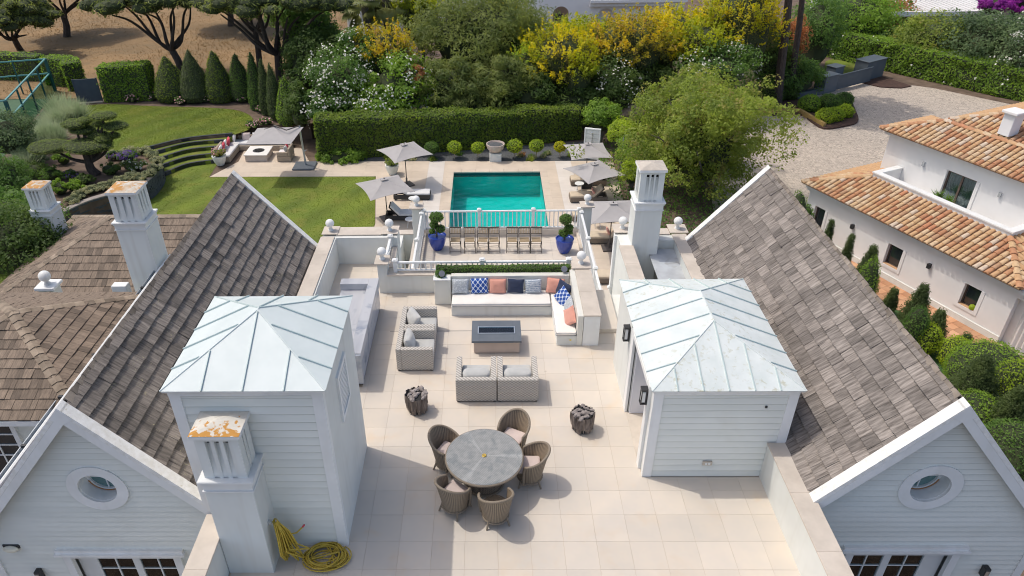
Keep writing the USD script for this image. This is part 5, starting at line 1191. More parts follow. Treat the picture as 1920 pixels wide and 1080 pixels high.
dry = thing('dry_meadow', 'dry straw-coloured meadow under the pines', 'meadow', (-30, 75, UZ), kind='structure')
dpoly = Polygon([(-140, 51.3), (-31, 51.2), (-12.5, 50.6), (-9, 53), (-9, 130), (-140, 130)])
gx, gy = np.meshgrid(np.linspace(-120, -9, 150), np.linspace(51.2, 130, 110), indexing='ij'); gz = UZ + .02 + .35 * (meshkit.fbm(np.stack([gx * .12, gy * .12, gx * 0], -1), 4, 3) - .5) * np.clip((gy - 51.2) / 6, 0, 1) + .0
k = np.arange(gx.size).reshape(gx.shape); a, b, c, d = k[:-1, :-1].ravel(), k[1:, :-1].ravel(), k[1:, 1:].ravel(), k[:-1, 1:].ravel()
part('grass_sheet', (np.c_[gx.ravel(), gy.ravel(), gz.ravel() + .12 * np.clip((gy.ravel() - 51.2) / 3, 0, 1)], np.vstack([np.c_[a, b, c], np.c_[a, c, d]])), 'dry_grass', dry, smooth=True)
r = np.random.default_rng(3); n = 34000; P = np.c_[r.uniform(-75, -10, n), r.uniform(52, 100, n), np.full(n, UZ + .1)]
t = thing('dry_grass_blades', 'dry grass tufts all over the straw-coloured meadow', 'grass', (-40, 70, UZ), kind='stuff')
part('blades', tufts(P, np.tile([0, 0, 1.0], (n, 1)), .22, r, 3, .8, .14), 'straw', t)
lawn = thing('lawn', 'mown lower lawn between the patio and the house', 'lawn', (-11, 35, GZ), kind='structure')
wl_bot = [tuple(p) for p in wall_top[6:46]]
lp_ = Polygon([(-5.98, 24.5), (-5.88, 33), (-6.62, 39.0), (-16.5, 39.16)] + [tuple(G(410, 303.5, GZ)[:2])] + [tuple(p) for p in arcs[0][::-1]] + [(-19.6, 37.5), (-20.0, 33), (-22, 30), (-30, 26), (-30, 20), (-6, 20)]).buffer(0)
lp_ = lp_.difference(upper)
if lp_.geom_type != 'Polygon': lp_ = max(lp_.geoms, key=lambda g: g.area)
part('turf', sheet(lp_.simplify(.01), GZ - .012), 'lawn_green', lawn)
ul = thing('lawn', 'mown upper lawn below the row of clipped cones', 'lawn', (-20, 45, UZ), kind='structure')
upl = smooth_line([G(x, y, UZ)[:2] for x, y in ((150, 198), (205, 195), (270, 198), (330, 200), (400, 202), (450, 208), (474, 222), (470, 240), (440, 252))], 6)
ul_poly = Polygon([tuple(p) for p in upl] + [tuple(p) for p in top_arc[::-1]] + [tuple(G(x, y, UZ)[:2]) for x, y in ((285, 283), (240, 284), (195, 282), (170, 240))]).buffer(0)
part('turf', sheet(ul_poly.simplify(.01), UZ - .012), 'lawn_green', ul)
def blades(poly, z, n, seed, name):
    r = np.random.default_rng(seed); x0, y0, x1, y1 = poly.bounds; P = np.c_[r.uniform(x0, x1, n), r.uniform(y0, y1, n)]
    import shapely; keep = shapely.contains_xy(poly, P[:, 0], P[:, 1]); P = P[keep]
    t = thing('grass', name, 'grass', (P[:, 0].mean(), P[:, 1].mean(), z), kind='stuff'); part('blades', tufts(np.c_[P, np.full(len(P), z - .02)], np.tile([0, 0, 1.0], (len(P), 1)), .06, r, 3, .6, .28), 'lawn_clippings', t)
blades(lp_, GZ, 60000, 1, 'short mown grass blades of the lower lawn'); blades(ul_poly, UZ, 45000, 2, 'short mown grass blades of the upper lawn')
steps = thing('garden_steps', 'curved grass steps with dark stone risers', 'steps', (-18, 40, GZ), kind='structure')
for k, ar in enumerate(arcs):
    part('riser', ribbon(ar, .16, GZ - .1 + .2 * k, GZ + .2 * (k + 1) + .01), 'riser_stone', steps)
    if k < 4:
        pg = Polygon([tuple(p) for p in ar] + [tuple(p) for p in arcs[k + 1][::-1]]).buffer(0)
        if pg.geom_type != 'Polygon': pg = max(pg.geoms, key=lambda g: g.area)
        part('tread', prism(pg.simplify(.005), GZ - .1, GZ + .2 * (k + 1)), 'lawn_green', steps)
rt = thing('retaining_wall', 'curved dark slate retaining wall of the raised bed', 'wall', (-20, 36, GZ))
mid = wall_top
L = np.cumsum(np.r_[0, np.linalg.norm(np.diff(mid, axis=0), axis=1)])
part('face', ribbon(mid, -.30, GZ - .2, UZ + .0), 'slate_wall', rt)
part('coping', ribbon(mid, -.36, UZ + .002, UZ + .06), 'wall_cap', rt)
rs = random.Random(5)
for i in range(150):
    s = rs.uniform(0, L[-1] * .75); j = min(np.searchsorted(L, s), len(mid) - 2); p = mid[j]; d = unit(np.r_[mid[j + 1] - mid[j], 0]); nv = np.array([d[1], -d[0], 0])
    z = GZ + .04 + rs.randrange(0, 12) * .08
    part('slate_stone', frame_box(V3(p[0], p[1], z), d, V3(0, 0, 1), -nv if False else np.cross(d, [0, 0, 1.0]), 0, rs.uniform(.25, .5), .006, .072, -.02, .03 + rs.uniform(0, .03)), 'slate_wall', rt)

# ------------------------------------------------------------------ bushes and trees
def bush(name, label, cat, px, py, y, rx, ry, leafmat, seed, style='leaf', group=None, n=70, per=80, size=.17, flowers=None, base=None, depth=None, trunk=False):
    c = Gy(px, py, y); s = np.linalg.norm(c - [0, 0, CAM_Z]) / FPX; RX, RZ = rx * s, ry * s * 1.08; RY = depth or (RX + RZ) / 2
    r = np.random.default_rng(seed); gz = base if base is not None else (UZ if (c[0] < -11 and y > 44) else GZ); extra = []
    if style == 'leaf': lv, core = clump_crown(c, (RX, RY, RZ), n, per, size, seed)
    elif style == 'needle': lv, core = clump_crown(c, (RX, RY, RZ), int(n * 1.1), int(per * 1.4), size * 1.35, seed, clump=.26, aspect=.26, tilt=.6, inner=.7, noise=.35)
    elif style == 'spray':
        d = sphere_dirs(int(n * 1.9), r, -.35); rad = r.uniform(.62, 1.0, len(d)); C = c + d * rad[:, None] * np.maximum([RX - .75, RY - .75, RZ - 1.1], .25)
        ax = d * .75 + [0, 0, .75] + r.normal(0, .22, d.shape); ax /= np.linalg.norm(ax, axis=1, keepdims=True); k = int(per * .8)
        Ls = size * r.uniform(6, 11, len(d)); u = r.uniform(0, 1, (len(d), k)); w = .30 * Ls[:, None] * (1 - u * .9)
        P = C[:, None] + ax[:, None] * (u * Ls[:, None])[..., None] + r.normal(0, 1, (len(d), k, 3)) * (w * .55)[..., None]
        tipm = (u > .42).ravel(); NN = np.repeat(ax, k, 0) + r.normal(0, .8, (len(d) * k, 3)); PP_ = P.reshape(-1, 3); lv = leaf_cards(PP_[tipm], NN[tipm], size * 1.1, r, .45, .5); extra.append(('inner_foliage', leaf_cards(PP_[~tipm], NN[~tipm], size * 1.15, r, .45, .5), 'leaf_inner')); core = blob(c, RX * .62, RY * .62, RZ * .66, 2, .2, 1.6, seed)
    if flowers:
        fm, cnt, fs = flowers; d = sphere_dirs(max(4, cnt // 14), r, -.5); d = d[(d[:, 1] < .35)]; C = c + d * [RX, RY, RZ] * .98; P = np.repeat(C, 14, 0) + r.normal(0, .22, (len(C) * 14, 3))
        extra.append(('flowers', leaf_cards(P, np.repeat(d, 14, 0) + [0, -.3, .5], fs, r, .9, .5), fm))
    st = tube([(c[0], c[1], gz - .1), (c[0] + .1, c[1], (gz + c[2]) / 2), tuple(c)], (.16, .13, .08), 7)
    return plant(name, label, cat, (c[0], c[1], gz), lv, leafmat, core, st, 'bark_grey', group, extra)
T = 'trees and shrubs behind the clipped pool hedge'
def U(*a): return bush(*a[:-1], **a[-1])
B = [
 ('oleander_bush', 'big white-flowering oleander at the left end of the pool hedge, beside the clipped cones', 'shrub', 640, 165, 46.5, 62, 72, 'leaf_mid', 11, dict(n=90, per=80, flowers=('flower_white', 900, .13))),
 ('oleander_bush', 'white-flowering oleander under the brown-gold conifer', 'shrub', 745, 168, 46.2, 62, 55, 'leaf_bright', 12, dict(n=80, per=80, flowers=('flower_white', 750, .13))),
 ('golden_conifer', 'brown-gold spiky conifer right of the two palms, over white oleander', 'conifer', 718, 108, 48.2, 60, 58, 'leaf_gold_brown', 13, dict(style='spray', n=95, per=56, size=.15)),
 ('golden_conifer', 'yellow-green conifer against the white villa arch, topmost by the palms', 'conifer', 788, 38, 56, 48, 56, 'leaf_yellowgreen', 14, dict(style='spray', n=90, per=54, size=.16)),
 ('olive_pine', 'huge olive-green pine in the middle of the planting behind the pool', 'tree', 895, 82, 53, 120, 88, 'leaf_pine', 15, dict(style='needle', n=150, per=90, size=.22)),
 ('olive_pine', 'lower olive-green pine just above the pool hedge, left of centre', 'tree', 842, 168, 47.3, 62, 52, 'leaf_pine', 16, dict(style='needle', n=90, per=80, size=.2)),
 ('olive_pine', 'lower olive-green pine above the pool hedge, its crown touching yellow sprays', 'tree', 940, 165, 47.4, 66, 52, 'leaf_pine', 17, dict(style='needle', n=90, per=80, size=.2)),
 ('golden_conifer', 'bright yellow conifer leaning out above the middle of the pool hedge', 'conifer', 1050, 128, 49, 82, 78, 'leaf_gold', 18, dict(style='spray', n=120, per=60, size=.16)),
 ('golden_conifer', 'yellow-green conifer right below the white villa balcony', 'conifer', 1085, 88, 53, 72, 42, 'leaf_yellowgreen', 19, dict(style='spray', n=110, per=56, size=.17)),
 ('golden_conifer', 'golden-brown conifer above the right end of the pool hedge', 'conifer', 1180, 98, 50.5, 88, 70, 'leaf_gold_brown', 20, dict(style='spray', n=130, per=56, size=.16)),
 ('golden_conifer', 'golden conifer in front of the villa terrace corner', 'conifer', 1262, 74, 53, 70, 52, 'leaf_gold', 21, dict(style='spray', n=110, per=56, size=.16)),
 ('golden_conifer', 'brightest yellow conifer at the right end, beside the dark bare trunks', 'conifer', 1382, 62, 51.5, 76, 84, 'leaf_gold', 22, dict(style='spray', n=140, per=60, size=.16)),
 ('golden_conifer', 'yellow-green conifer low between two golden ones, right of centre', 'conifer', 1318, 100, 50, 56, 56, 'leaf_yellowgreen', 23, dict(style='spray', n=90, per=56, size=.16)),
 ('oleander_bush', 'white-flowering oleander in the gap at the right end of the pool hedge', 'shrub', 1145, 168, 48.2, 52, 56, 'leaf_dark', 24, dict(n=80, per=80, flowers=('flower_white', 420, .12))),
 ('oleander_bush', 'white-flowering oleander under the brightest yellow conifer', 'shrub', 1345, 130, 48.6, 66, 42, 'leaf_mid', 25, dict(n=80, per=80, flowers=('flower_white', 620, .12))),
 ('dark_shrub', 'dark green shrub in shade between the pool hedge and the stone bank', 'shrub', 1215, 165, 49.5, 50, 45, 'leaf_dark', 26, dict(n=70, per=80)),
 ('rust_shrub', 'small rust-red shrub among the white oleander', 'shrub', 779, 142, 45.9, 17, 18, 'leaf_rust', 27, dict(n=22, per=60, size=.13)),
 ('dark_tree', 'dark green tree between the pines and the palms', 'tree', 592, 82, 54, 52, 56, 'leaf_mid', 28, dict(n=110, per=90)),
 ('dark_tree', 'dark bushy tree behind the tallest white oleander', 'tree', 615, 120, 50, 50, 50, 'leaf_dark', 29, dict(n=90, per=80)),
 ('rust_shrub', 'reddish shrub round the foot of the two bare dark trunks', 'shrub', 1472, 92, 56, 32, 46, 'leaf_rust', 30, dict(n=60, per=70)),
 ('dark_tree', 'dense dark green tree just right of the two bare trunks', 'tree', 1528, 70, 60, 38, 66, 'leaf_mid', 31, dict(n=110, per=80)),
 ('dark_shrub', 'dark green shrubs behind the round clipped balls by the gate', 'shrub', 1478, 148, 53.5, 56, 34, 'leaf_mid', 32, dict(n=80, per=80, size=.15)),
 ('dark_tree', 'leafy green tree behind the driveway hedge, left one', 'tree', 1590, 46, 66, 72, 55, 'leaf_bright', 33, dict(n=120, per=80, size=.2)),
 ('rust_shrub', 'rust-tinted tree behind the driveway hedge, before the modern villa', 'tree', 1652, 48, 68, 42, 52, 'leaf_rust', 34, dict(n=90, per=80, size=.19, flowers=('leaf_mid', 700, .2))),
 ('dark_shrub', 'big blue-green shrub behind the driveway hedge', 'shrub', 1845, 95, 57, 62, 52, 'leaf_blue', 35, dict(n=120, per=80, size=.2)),
 ('dark_shrub', 'mixed green shrub with dull red tips below the modern villa', 'shrub', 1758, 88, 59.5, 64, 42, 'leaf_olive', 36, dict(n=110, per=80, size=.18)),
 ('oleander_bush', 'pale-flowered shrub at the upper right edge', 'shrub', 1906, 118, 54, 40, 62, 'leaf_blue', 37, dict(n=90, per=80, flowers=('flower_white', 420, .13))),
 ('dark_shrub', 'dark green shrub low behind the driveway hedge', 'shrub', 1700, 98, 61.5, 50, 36, 'leaf_mid', 38, dict(n=80, per=80, size=.18)),
 ('dark_tree', 'dark green tree behind the golden conifers, below the villa terrace', 'tree', 1005, 120, 52, 50, 60, 'leaf_mid', 39, dict(n=100, per=80)),
 ('dark_tree', 'dark green filling tree low behind the pool hedge, right of centre', 'tree', 1075, 190, 47.5, 70, 40, 'leaf_dark', 40, dict(n=90, per=80)),
 ('dark_tree', 'deep green tree left of the bare trunks, over the stone bank', 'tree', 1440, 110, 54, 40, 50, 'leaf_dark', 46, dict(n=80, per=80)),
 ('dark_tree', 'dark bushy tree at the top edge between the palms and the pines', 'tree', 560, 26, 62, 50, 40, 'leaf_mid', 47, dict(n=100, per=80, size=.2)),
 ('yellow_spray', 'small yellow spray shrub against the big olive-green pine', 'shrub', 985, 125, 48, 24, 34, 'leaf_lime', 48, dict(style='spray', n=26, per=40, size=.14)),
 ('yellow_spray', 'small yellow conifer tip beside the villa balcony', 'shrub', 950, 28, 56, 20, 18, 'leaf_gold', 49, dict(style='spray', n=22, per=40, size=.16)),
 ('dark_shrub', 'dark shrub in the far right corner above the driveway hedge', 'shrub', 1866, 150, 55.5, 60, 26, 'leaf_mid', 50, dict(n=70, per=70, size=.17)),
 ('dark_shrub', 'dark green bush at the left end of the clipped pool hedge', 'shrub', 560, 205, 44.5, 20, 46, 'leaf_dark', 51, dict(n=60, per=70, size=.14)),
 ('oleander_bush', 'white-flowering oleander hanging over the left end of the pool hedge', 'shrub', 610, 205, 44.6, 42, 34, 'leaf_mid', 111, dict(n=70, per=80, flowers=('flower_white', 420, .13))),
 ('oleander_bush', 'white-flowering oleander spilling over the hedge top above the fern-like shrub', 'shrub', 705, 200, 44.9, 52, 30, 'leaf_bright', 112, dict(n=70, per=80, flowers=('flower_white', 520, .13))),
 ('olive_pine', 'lowest olive-green pine branches touching the hedge top at its middle', 'tree', 880, 190, 46.2, 60, 34, 'leaf_pine', 113, dict(style='needle', n=70, per=80, size=.2)),
 ('dark_shrub', 'deep green shrub against the hedge top, right of the lowest pine branches', 'shrub', 995, 178, 46.6, 48, 30, 'leaf_dark', 114, dict(n=70, per=80)),
 ('yellow_spray', 'yellow-green spray shrub over the hedge top, right of centre', 'shrub', 1082, 150, 47.4, 40, 46, 'leaf_yellowgreen', 115, dict(style='spray', n=60, per=50, size=.15)),
 ('golden_conifer', 'golden conifer filling the gap below the villa terrace, between two others', 'conifer', 1228, 92, 51.5, 60, 50, 'leaf_gold', 116, dict(style='spray', n=100, per=54, size=.16)),
 ('dark_tree', 'dark leafy tree in the shade between the last clipped cones and the oleanders', 'tree', 575, 130, 49.5, 40, 66, 'leaf_dark', 117, dict(n=90, per=80)),
 ('oleander_bush', 'tall white-flowering oleander left of the brown-gold conifer', 'shrub', 672, 110, 47.8, 36, 46, 'leaf_mid', 118, dict(n=70, per=80, flowers=('flower_white', 380, .13))),
 ('laurel_bush', 'large dark bush against the house at the left edge, lower one', 'shrub', 40, 468, 25, 80, 68, 'leaf_dark', 60, dict(n=130, per=110, size=.12, base=GZ)),
 ('laurel_bush', 'large dark bush against the house at the left edge, upper one', 'shrub', 20, 412, 30, 75, 42, 'leaf_mid', 61, dict(n=120, per=100, size=.13, base=GZ)),
 ('round_shrub', 'rounded dense green shrub at the left edge below the small tree', 'shrub', 8, 352, 33.5, 42, 50, 'leaf_mid', 62, dict(n=100, per=100, size=.10, base=UZ)),
 ('small_tree', 'small round-headed tree on a bare stem at the left edge', 'tree', 14, 258, 39.5, 40, 34, 'leaf_blue', 63, dict(n=90, per=90, size=.11, base=UZ)),
 ('lime_shrub', 'lime-green clipped shrub right of the pool, with the largest round head', 'shrub', 1167, 255, 41.2, 28, 29, 'leaf_lime', 64, dict(n=90, per=90, size=.1)),
 ('lime_shrub', 'yellow-green loose shrub right of the pool under the biggest round head', 'shrub', 1192, 285, 39.6, 34, 28, 'leaf_bright', 65, dict(n=90, per=90, size=.1)),
 ('lime_shrub', 'lime-green narrow shrub left of the far right chimney', 'shrub', 1184, 325, 36.8, 18, 26, 'leaf_lime', 66, dict(n=60, per=90, size=.09)),
 ('lime_shrub', 'mid-green shrub at the right end of the clipped pool hedge', 'shrub', 1128, 222, 43.8, 32, 32, 'leaf_bright', 67, dict(n=80, per=80, size=.12)),
 ('ground_shrub', 'low fern-like green shrub at the left end of the slate bed', 'shrub', 640, 296, 41.5, 45, 14, 'leaf_bright', 68, dict(n=70, per=70, size=.12, depth=.7)),
]
for b in B: U(*b)
gc = thing('ground_ivy', 'dark green ivy and low undergrowth below the trees behind the pool hedge', 'ground cover', (5, 52, GZ), kind='stuff')
r = np.random.default_rng(91); n = 42000; P = np.c_[r.uniform(-11, 24, n), r.uniform(44.5, 62, n), np.zeros(n)]; P = P[(P[:, 1] > 45.5 - .12 * P[:, 0] * 0) & ~((P[:, 0] > 12.5) & (P[:, 1] < 46 + (P[:, 0] - 12.5) * .75))]
P[:, 2] = GZ + .25 + .5 * (meshkit.fbm(P * .4, 3, 2)) + r.normal(0, .08, len(P)); part('foliage', leaf_cards(P, np.tile([0, -.2, 1.0], (len(P), 1)), .2, r, .6, .6), 'leaf_dark', gc)
P = np.c_[r.uniform(6.6, 16.5, 9000), r.uniform(30, 44.5, 9000), np.zeros(9000)]; P = P[P[:, 0] < 12.0 + (P[:, 1] - 30) * .12]; P[:, 2] = GZ + .1 + .3 * meshkit.fbm(P * .6, 3, 4); part('foliage', leaf_cards(P, np.tile([0, -.2, 1.0], (len(P), 1)), .14, r, .6, .6), 'leaf_mid', gc)
# the big loose-crowned tree right of the pool
def loose_tree(name, label, base, c, R, leafmat, seed, limbs, n=260, per=70, size=.16, spread=.15):
    r = np.random.default_rng(seed); base, c, R = (np.asarray(q, float) for q in (base, c, R)); st = []; tips = []
    for i in range(limbs):
        d = sphere_dirs(1, r, .0)[0]; tip = c + d * R * r.uniform(.55, .9); m1 = base + (c - base) * .45 + r.normal(0, .12, 3); m2 = (m1 + tip) / 2 + r.normal(0, .25, 3)
        st.append(tube(smooth_line([base, m1, m2, tip], 4), np.linspace(.16, .02, 13), 6)); tips.append(tip)
    lv, _ = clump_crown(c, R, n, per, size, seed, clump=spread, inner=.35, up=-.6, noise=.55, tilt=.8)
    t = thing(name, label, 'tree', base); part('crown', lv, leafmat, t); part('trunk', tube([base, base + (c - base) * .3], (.26, .18), 9), 'bark_grey', t)
    for s in st: part('limb', s, 'bark_grey', t)
    part('inner_branches', blob(c, *(R * .5), 2, .3, 1.6, seed), 'shade_core', t); return t
loose_tree('carob_tree', 'large loose olive-green tree between the pool and the driveway', (12.2, 36.5, GZ), (10.9, 36, -3.2), (3.45, 3.2, 3.6), 'leaf_olive', 71, 16, 640, 90, .14)
loose_tree('carob_tree', 'browner loose-crowned tree rising behind the big olive-green one', (11.4, 40.5, GZ), (11.6, 40.6, -2.9), (3.4, 2.4, 2.6), 'leaf_olive', 72, 14, 340, 80, .14)
# clipped hedges
def clipped(name, label, pts, w, z0, z1, leafmat, n, size, seed, group=None, flowers=None, amp=.14):
    line = np.asarray(pts, float); m = ribbon(line, w, z0, z1); tm = trimesh.Trimesh(*m, process=False)
    while len(tm.faces) < 3000: tm = tm.subdivide()
    v = np.asarray(tm.vertices); v = v + (meshkit.fbm(v * 1.3 + seed, 3, seed)[:, None] - .5) * amp * 2 * np.array([1, 1, .8]) * ((v[:, 2] > z0 + .05)[:, None])
    t = thing(name, label, 'hedge', (*line.mean(0)[:2], z0), group); mesh = (v, np.asarray(tm.faces))
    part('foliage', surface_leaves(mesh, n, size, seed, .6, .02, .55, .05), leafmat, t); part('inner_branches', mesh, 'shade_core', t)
    if flowers:
        r = np.random.default_rng(seed + 9); P = surface_leaves(mesh, flowers[1], flowers[2], seed + 1, .9, .08, .5, .03); part('flowers', P, flowers[0], t)
    return t
hl = np.array([(-10.35, 41.55), (-6, 42.2), (-2, 42.9), (2, 43.7), (5.9, 44.6)])
clipped('pool_hedge', 'long tall dark clipped hedge behind the slate bed and topiary balls', smooth_line(hl, 5), 1.3, GZ, np.linspace(-3.45, -4.05, 21), 'leaf_hedge', 40000, .14, 81, amp=.2)
hr = [(29.2, 63.6), (33.4, 57.4), (38.3, 50.8), (41, 47)]
clipped('driveway_hedge', 'long bright green hedge with white flowers along the driveway', smooth_line(hr, 5), 1.6, GZ, -3.95, 'leaf_bright', 30000, .17, 82, flowers=('flower_white', 150, .17), amp=.22)
clipped('driveway_hedge', 'bright green hedge beyond the gate, behind the grass verge', smooth_line([(23.5, 71.0), (29.0, 64.4)], 5), 1.6, GZ, -4.1, 'leaf_bright', 14000, .17, 85, amp=.22)
for i, (a, b, lb) in enumerate((((-27.4, 50.3), (-25.75, 50.4), 'yellow-green hedge block next to the dark garden gate'), ((-25.7, 50.42), (-24.1, 50.5), 'yellow-green hedge block next to the first clipped cone'))):
    clipped('hedge_block', lb, [a, ((a[0] + b[0]) / 2, a[1] + .05), b], 1.4, UZ, -2.6 + .08 * i, 'leaf_bright', 5500, .12, 83 + i, 'yellow-green hedge blocks')
clipped('hedge_block', 'yellow-green hedge corner behind the tennis court fence', [(-33.6, 54.2), (-31.6, 53.6), (-31.0, 52.6)], 1.2, UZ, -2.9, 'leaf_bright', 5000, .13, 88, 'yellow-green hedge blocks')
clipped('hedge_block', 'long green hedge behind the far side of the tennis court', [(-52, 56.8), (-42, 56.3), (-34.5, 55.2)], 1.2, UZ, -3.0, 'leaf_bright', 9000, .14, 89)
# clipped cones
cone_px = [((307, 105), (320, 192), 28), ((350, 94), (366, 193), 27), ((400, 94), (411, 193), 25), ((443, 100), (452, 191), 21), ((482, 97), (484, 207), 15), ((500, 110), (503, 216), 13), ((517, 118), (519, 226), 14), ((533, 142), (541, 236), 21)]
ordn = ['first of the row, next to the hedge block', 'second of the row, in front of the forked pine', 'third of the row', 'fourth of the row, glossy and broad', 'slim and bright, fifth of the row', 'slimmest and dullest, sixth of the row', 'slim and grey-green, seventh of the row', 'nearest and last of the row, beside the white oleander']
for i, ((tx, ty), (bx, by), rp) in enumerate(cone_px):
    b = G(bx, by, UZ); s = np.linalg.norm(b - [0, 0, CAM_Z]) / FPX; R = rp * s; d = G(tx, ty, UZ); dd = CR * ((tx - 890.708) / FPX) - CU * ((ty - 540) / FPX) + CF; h = CAM_Z + dd[2] * (b[1] + R * .6) / dd[1] - UZ
    prof = [(R * .86, .08), (R, .5), (R * .93, .28 * h), (R * .70, .52 * h), (R * .38, .78 * h), (R * .14, .94 * h), (.02, h)]
    m = lathe(prof, 18, (b[0], b[1] + R * .6, UZ)); tm = trimesh.Trimesh(*m, process=False).subdivide(); v = np.asarray(tm.vertices); v = v + (meshkit.fbm(v * 2 + i, 2, i)[:, None] - .5) * .12
    plant('clipped_cone', 'clipped green cone, ' + ordn[i], 'topiary', (b[0], b[1] + R * .6, UZ), surface_leaves((v, np.asarray(tm.faces)), 4200, .10, 90 + i, .5, .02, .6, .04), ['leaf_hedge', 'leaf_cypress', 'leaf_hedge', 'leaf_mid', 'leaf_mid', 'leaf_cypress', 'leaf_cypress', 'leaf_bright'][i], (v, np.asarray(tm.faces)), None, group='clipped cones along the upper lawn')
# standard topiary balls in the slate bed
tp = [((848, 275), (808, 293), 12), None]
for i, (px, py, pb, rp, m) in enumerate(((809, 277, 297, 12, 'leaf_mid'), (852, 276, 297, 12, 'leaf_lime'), (896, 277, 297, 11, 'leaf_lime'), (965, 274, 296, 13.5, 'leaf_lime'), (1006, 273, 296, 12, 'leaf_lime'), (1050, 275, 295, 10, 'leaf_gold'))):
    b = G(px, pb, GZ); s = np.linalg.norm(b - [0, 0, CAM_Z]) / FPX; c = Gy(px, py, b[1]); R = rp * s; ball_ = blob(c, R, R, R * .8, 2, .05, 2, i)
    lb = ['darker green', 'bright green', 'yellow-green', 'largest and brightest', 'bright green', 'smallest, golden'][i] + ' topiary ball on a pale stem, ' + ['left end of the slate bed', 'second from the left in the slate bed', 'just left of the stone bowl', 'just right of the stone bowl', 'second right of the stone bowl', 'right end of the slate bed'][i]
    plant('topiary_ball', lb, 'topiary', (b[0], b[1], GZ), surface_leaves(ball_, 1500, .075, 100 + i, .6, .02, .6, .03), m, blob(c, R * .92, R * .92, R * .72, 2, .05, 2, i), tube([(b[0], b[1], GZ - .05), (c[0], c[1], c[2] - R * .5)], .035, 6), 'stem_pale', 'topiary balls in the slate bed')
# slate bed
sb = thing('slate_bed', 'dark slate mulch bed between the pool paving and the hedge', 'planting bed', (-.5, 41.8, GZ), kind='structure')
part('slate', sheet([(-8.5, 41.0), (7.2, 40.96), (6.3, 44.3), (2, 43.6), (-6, 42.1), (-9.8, 41.5)], GZ - .008), 'slate_gravel', sb)
bowl = thing('fountain_bowl', 'round stone water bowl on a square pedestal in the slate bed', 'bowl', (.41, 41.35, GZ))
part('pedestal', cbox(.41 - .36, .41 + .36, 41.0, 41.72, GZ - .1, GZ + .5, .02), 'stucco', bowl); part('bowl', lathe([(.18, .5), (.32, .56), (.5, .75), (.56, .98), (.56, 1.03), (.50, 1.03), (.46, .95)], 28, (.41, 41.35, GZ)), 'fire_stone', bowl, smooth=50); part('pebbles', lathe([(.47, .95), (.2, 1.0), (0, 1.0)], 20, (.41, 41.35, GZ)), 'slate_gravel', bowl)
r = np.random.default_rng(44); P = []
for i in range(26): P.append((r.uniform(-7.5, 6.5), r.uniform(41.2, 42.2) , GZ))
for i, p in enumerate(P):
    if abs(p[0] - .41) < .6: continue
    q = np.array(p) + np.c_[r.normal(0, .09, (30, 2)), np.zeros(30)]; t = thing('bed_plant', ['small silvery tufted plant in the dark slate bed', 'small green tufted plant in the dark slate bed', 'small rusty tufted plant in the dark slate bed', 'small olive tufted plant in the dark slate bed'][i % 4], 'plant', p, 'low plants in the slate bed'); part('foliage', tufts(q, np.tile([0, 0, 1.0], (30, 1)), .28, r, 4, .6, .16), ['silver_leaf', 'leaf_mid', 'leaf_rust', 'leaf_olive'][i % 4], t)
# outdoor shower wall
sh = thing('shower_wall', 'free-standing white panelled shower wall at the right end of the hedge', 'wall', (6.2, 41.2, GZ)); ang = -.32
pw = lambda x0, x1, y0, y1, z0, z1, b=.006: place(cbox(x0, x1, y0, y1, z0, z1, b), (6.2, 41.25, GZ), ang)
part('frame', [pw(-.48, -.40, -.08, .08, 0, 1.95), pw(.40, .48, -.08, .08, 0, 1.95), pw(-.40, .40, -.08, .08, 1.88, 1.95)], 'white_paint', sh)
for k in range(7): part('panel_board', pw(-.40, .40, -.05, .04, .02 + k * .265, .275 + k * .265), 'stucco', sh)
part('shower_pipe', [place(tube([(0, -.09, .4), (0, -.09, 1.75), (0, -.3, 1.82)], .018, 6), (6.2, 41.25, GZ), ang), place(lathe([(.09, 0), (.09, .02), (0, .03)], 12), (6.2 - .09, 40.95, GZ + 1.8))], 'steel', sh)
# pines
def pine(label, base, crown, R, seed, lean=(0, 0), fork=.35, limbs=7, r0=.30, clumps=150, per=120, leafmat='leaf_pine', trunks=1):
    base, c, R = (np.asarray(q, float) for q in (base, crown, R)); r = np.random.default_rng(seed)
    t = thing('pine_tree', label, 'tree', base, 'umbrella pines on the dry meadow')
    f = base + (c - base) * fork; part('trunk', tube(smooth_line([base - [0, 0, .2], base + (f - base) * .5 + [r.normal(0, .12), 0, 0], f], 4), np.linspace(r0, r0 * .72, 9), 10), 'bark_pine', t)
    for i in range(limbs):
        a = 2 * np.pi * (i + r.uniform(-.3, .3)) / limbs; k = r.uniform(.35, .8); tip = c + [R[0] * k * math.cos(a), R[1] * k * math.sin(a), r.uniform(-.55, .1) * R[2]]
        m1 = f + (tip - f) * .3 + [0, 0, -.12 * abs(c[2] - f[2])] + r.normal(0, .15, 3); m2 = f + (tip - f) * .68 + r.normal(0, .2, 3)
        part('limb', tube(smooth_line([f - [0, 0, .15], m1, m2, tip], 4), np.linspace(r0 * .5, .045, 13), 7), 'bark_pine', t)
    d = sphere_dirs(clumps, r, -.12); rad = r.uniform(.6, 1, clumps); C = c + d * rad[:, None] * R; cs = .19 * R[:2].mean() * r.uniform(.7, 1.35, clumps); idx = np.repeat(np.arange(clumps), per)
    o = sphere_dirs(len(idx), r); P = C[idx] + o * (cs[idx] * r.uniform(.6, 1, len(idx)))[:, None] * [1, 1, .6]
    part('crown', leaf_cards(P, o + [0, 0, .5], .34, r, .22, .7), leafmat, t)
    cores = [blob(C[i], cs[i] * .8, cs[i] * .8, cs[i] * .45, 1, .2, 1.5, i) for i in range(clumps)]
    part('inner_branches', cores, 'shade_core', t)
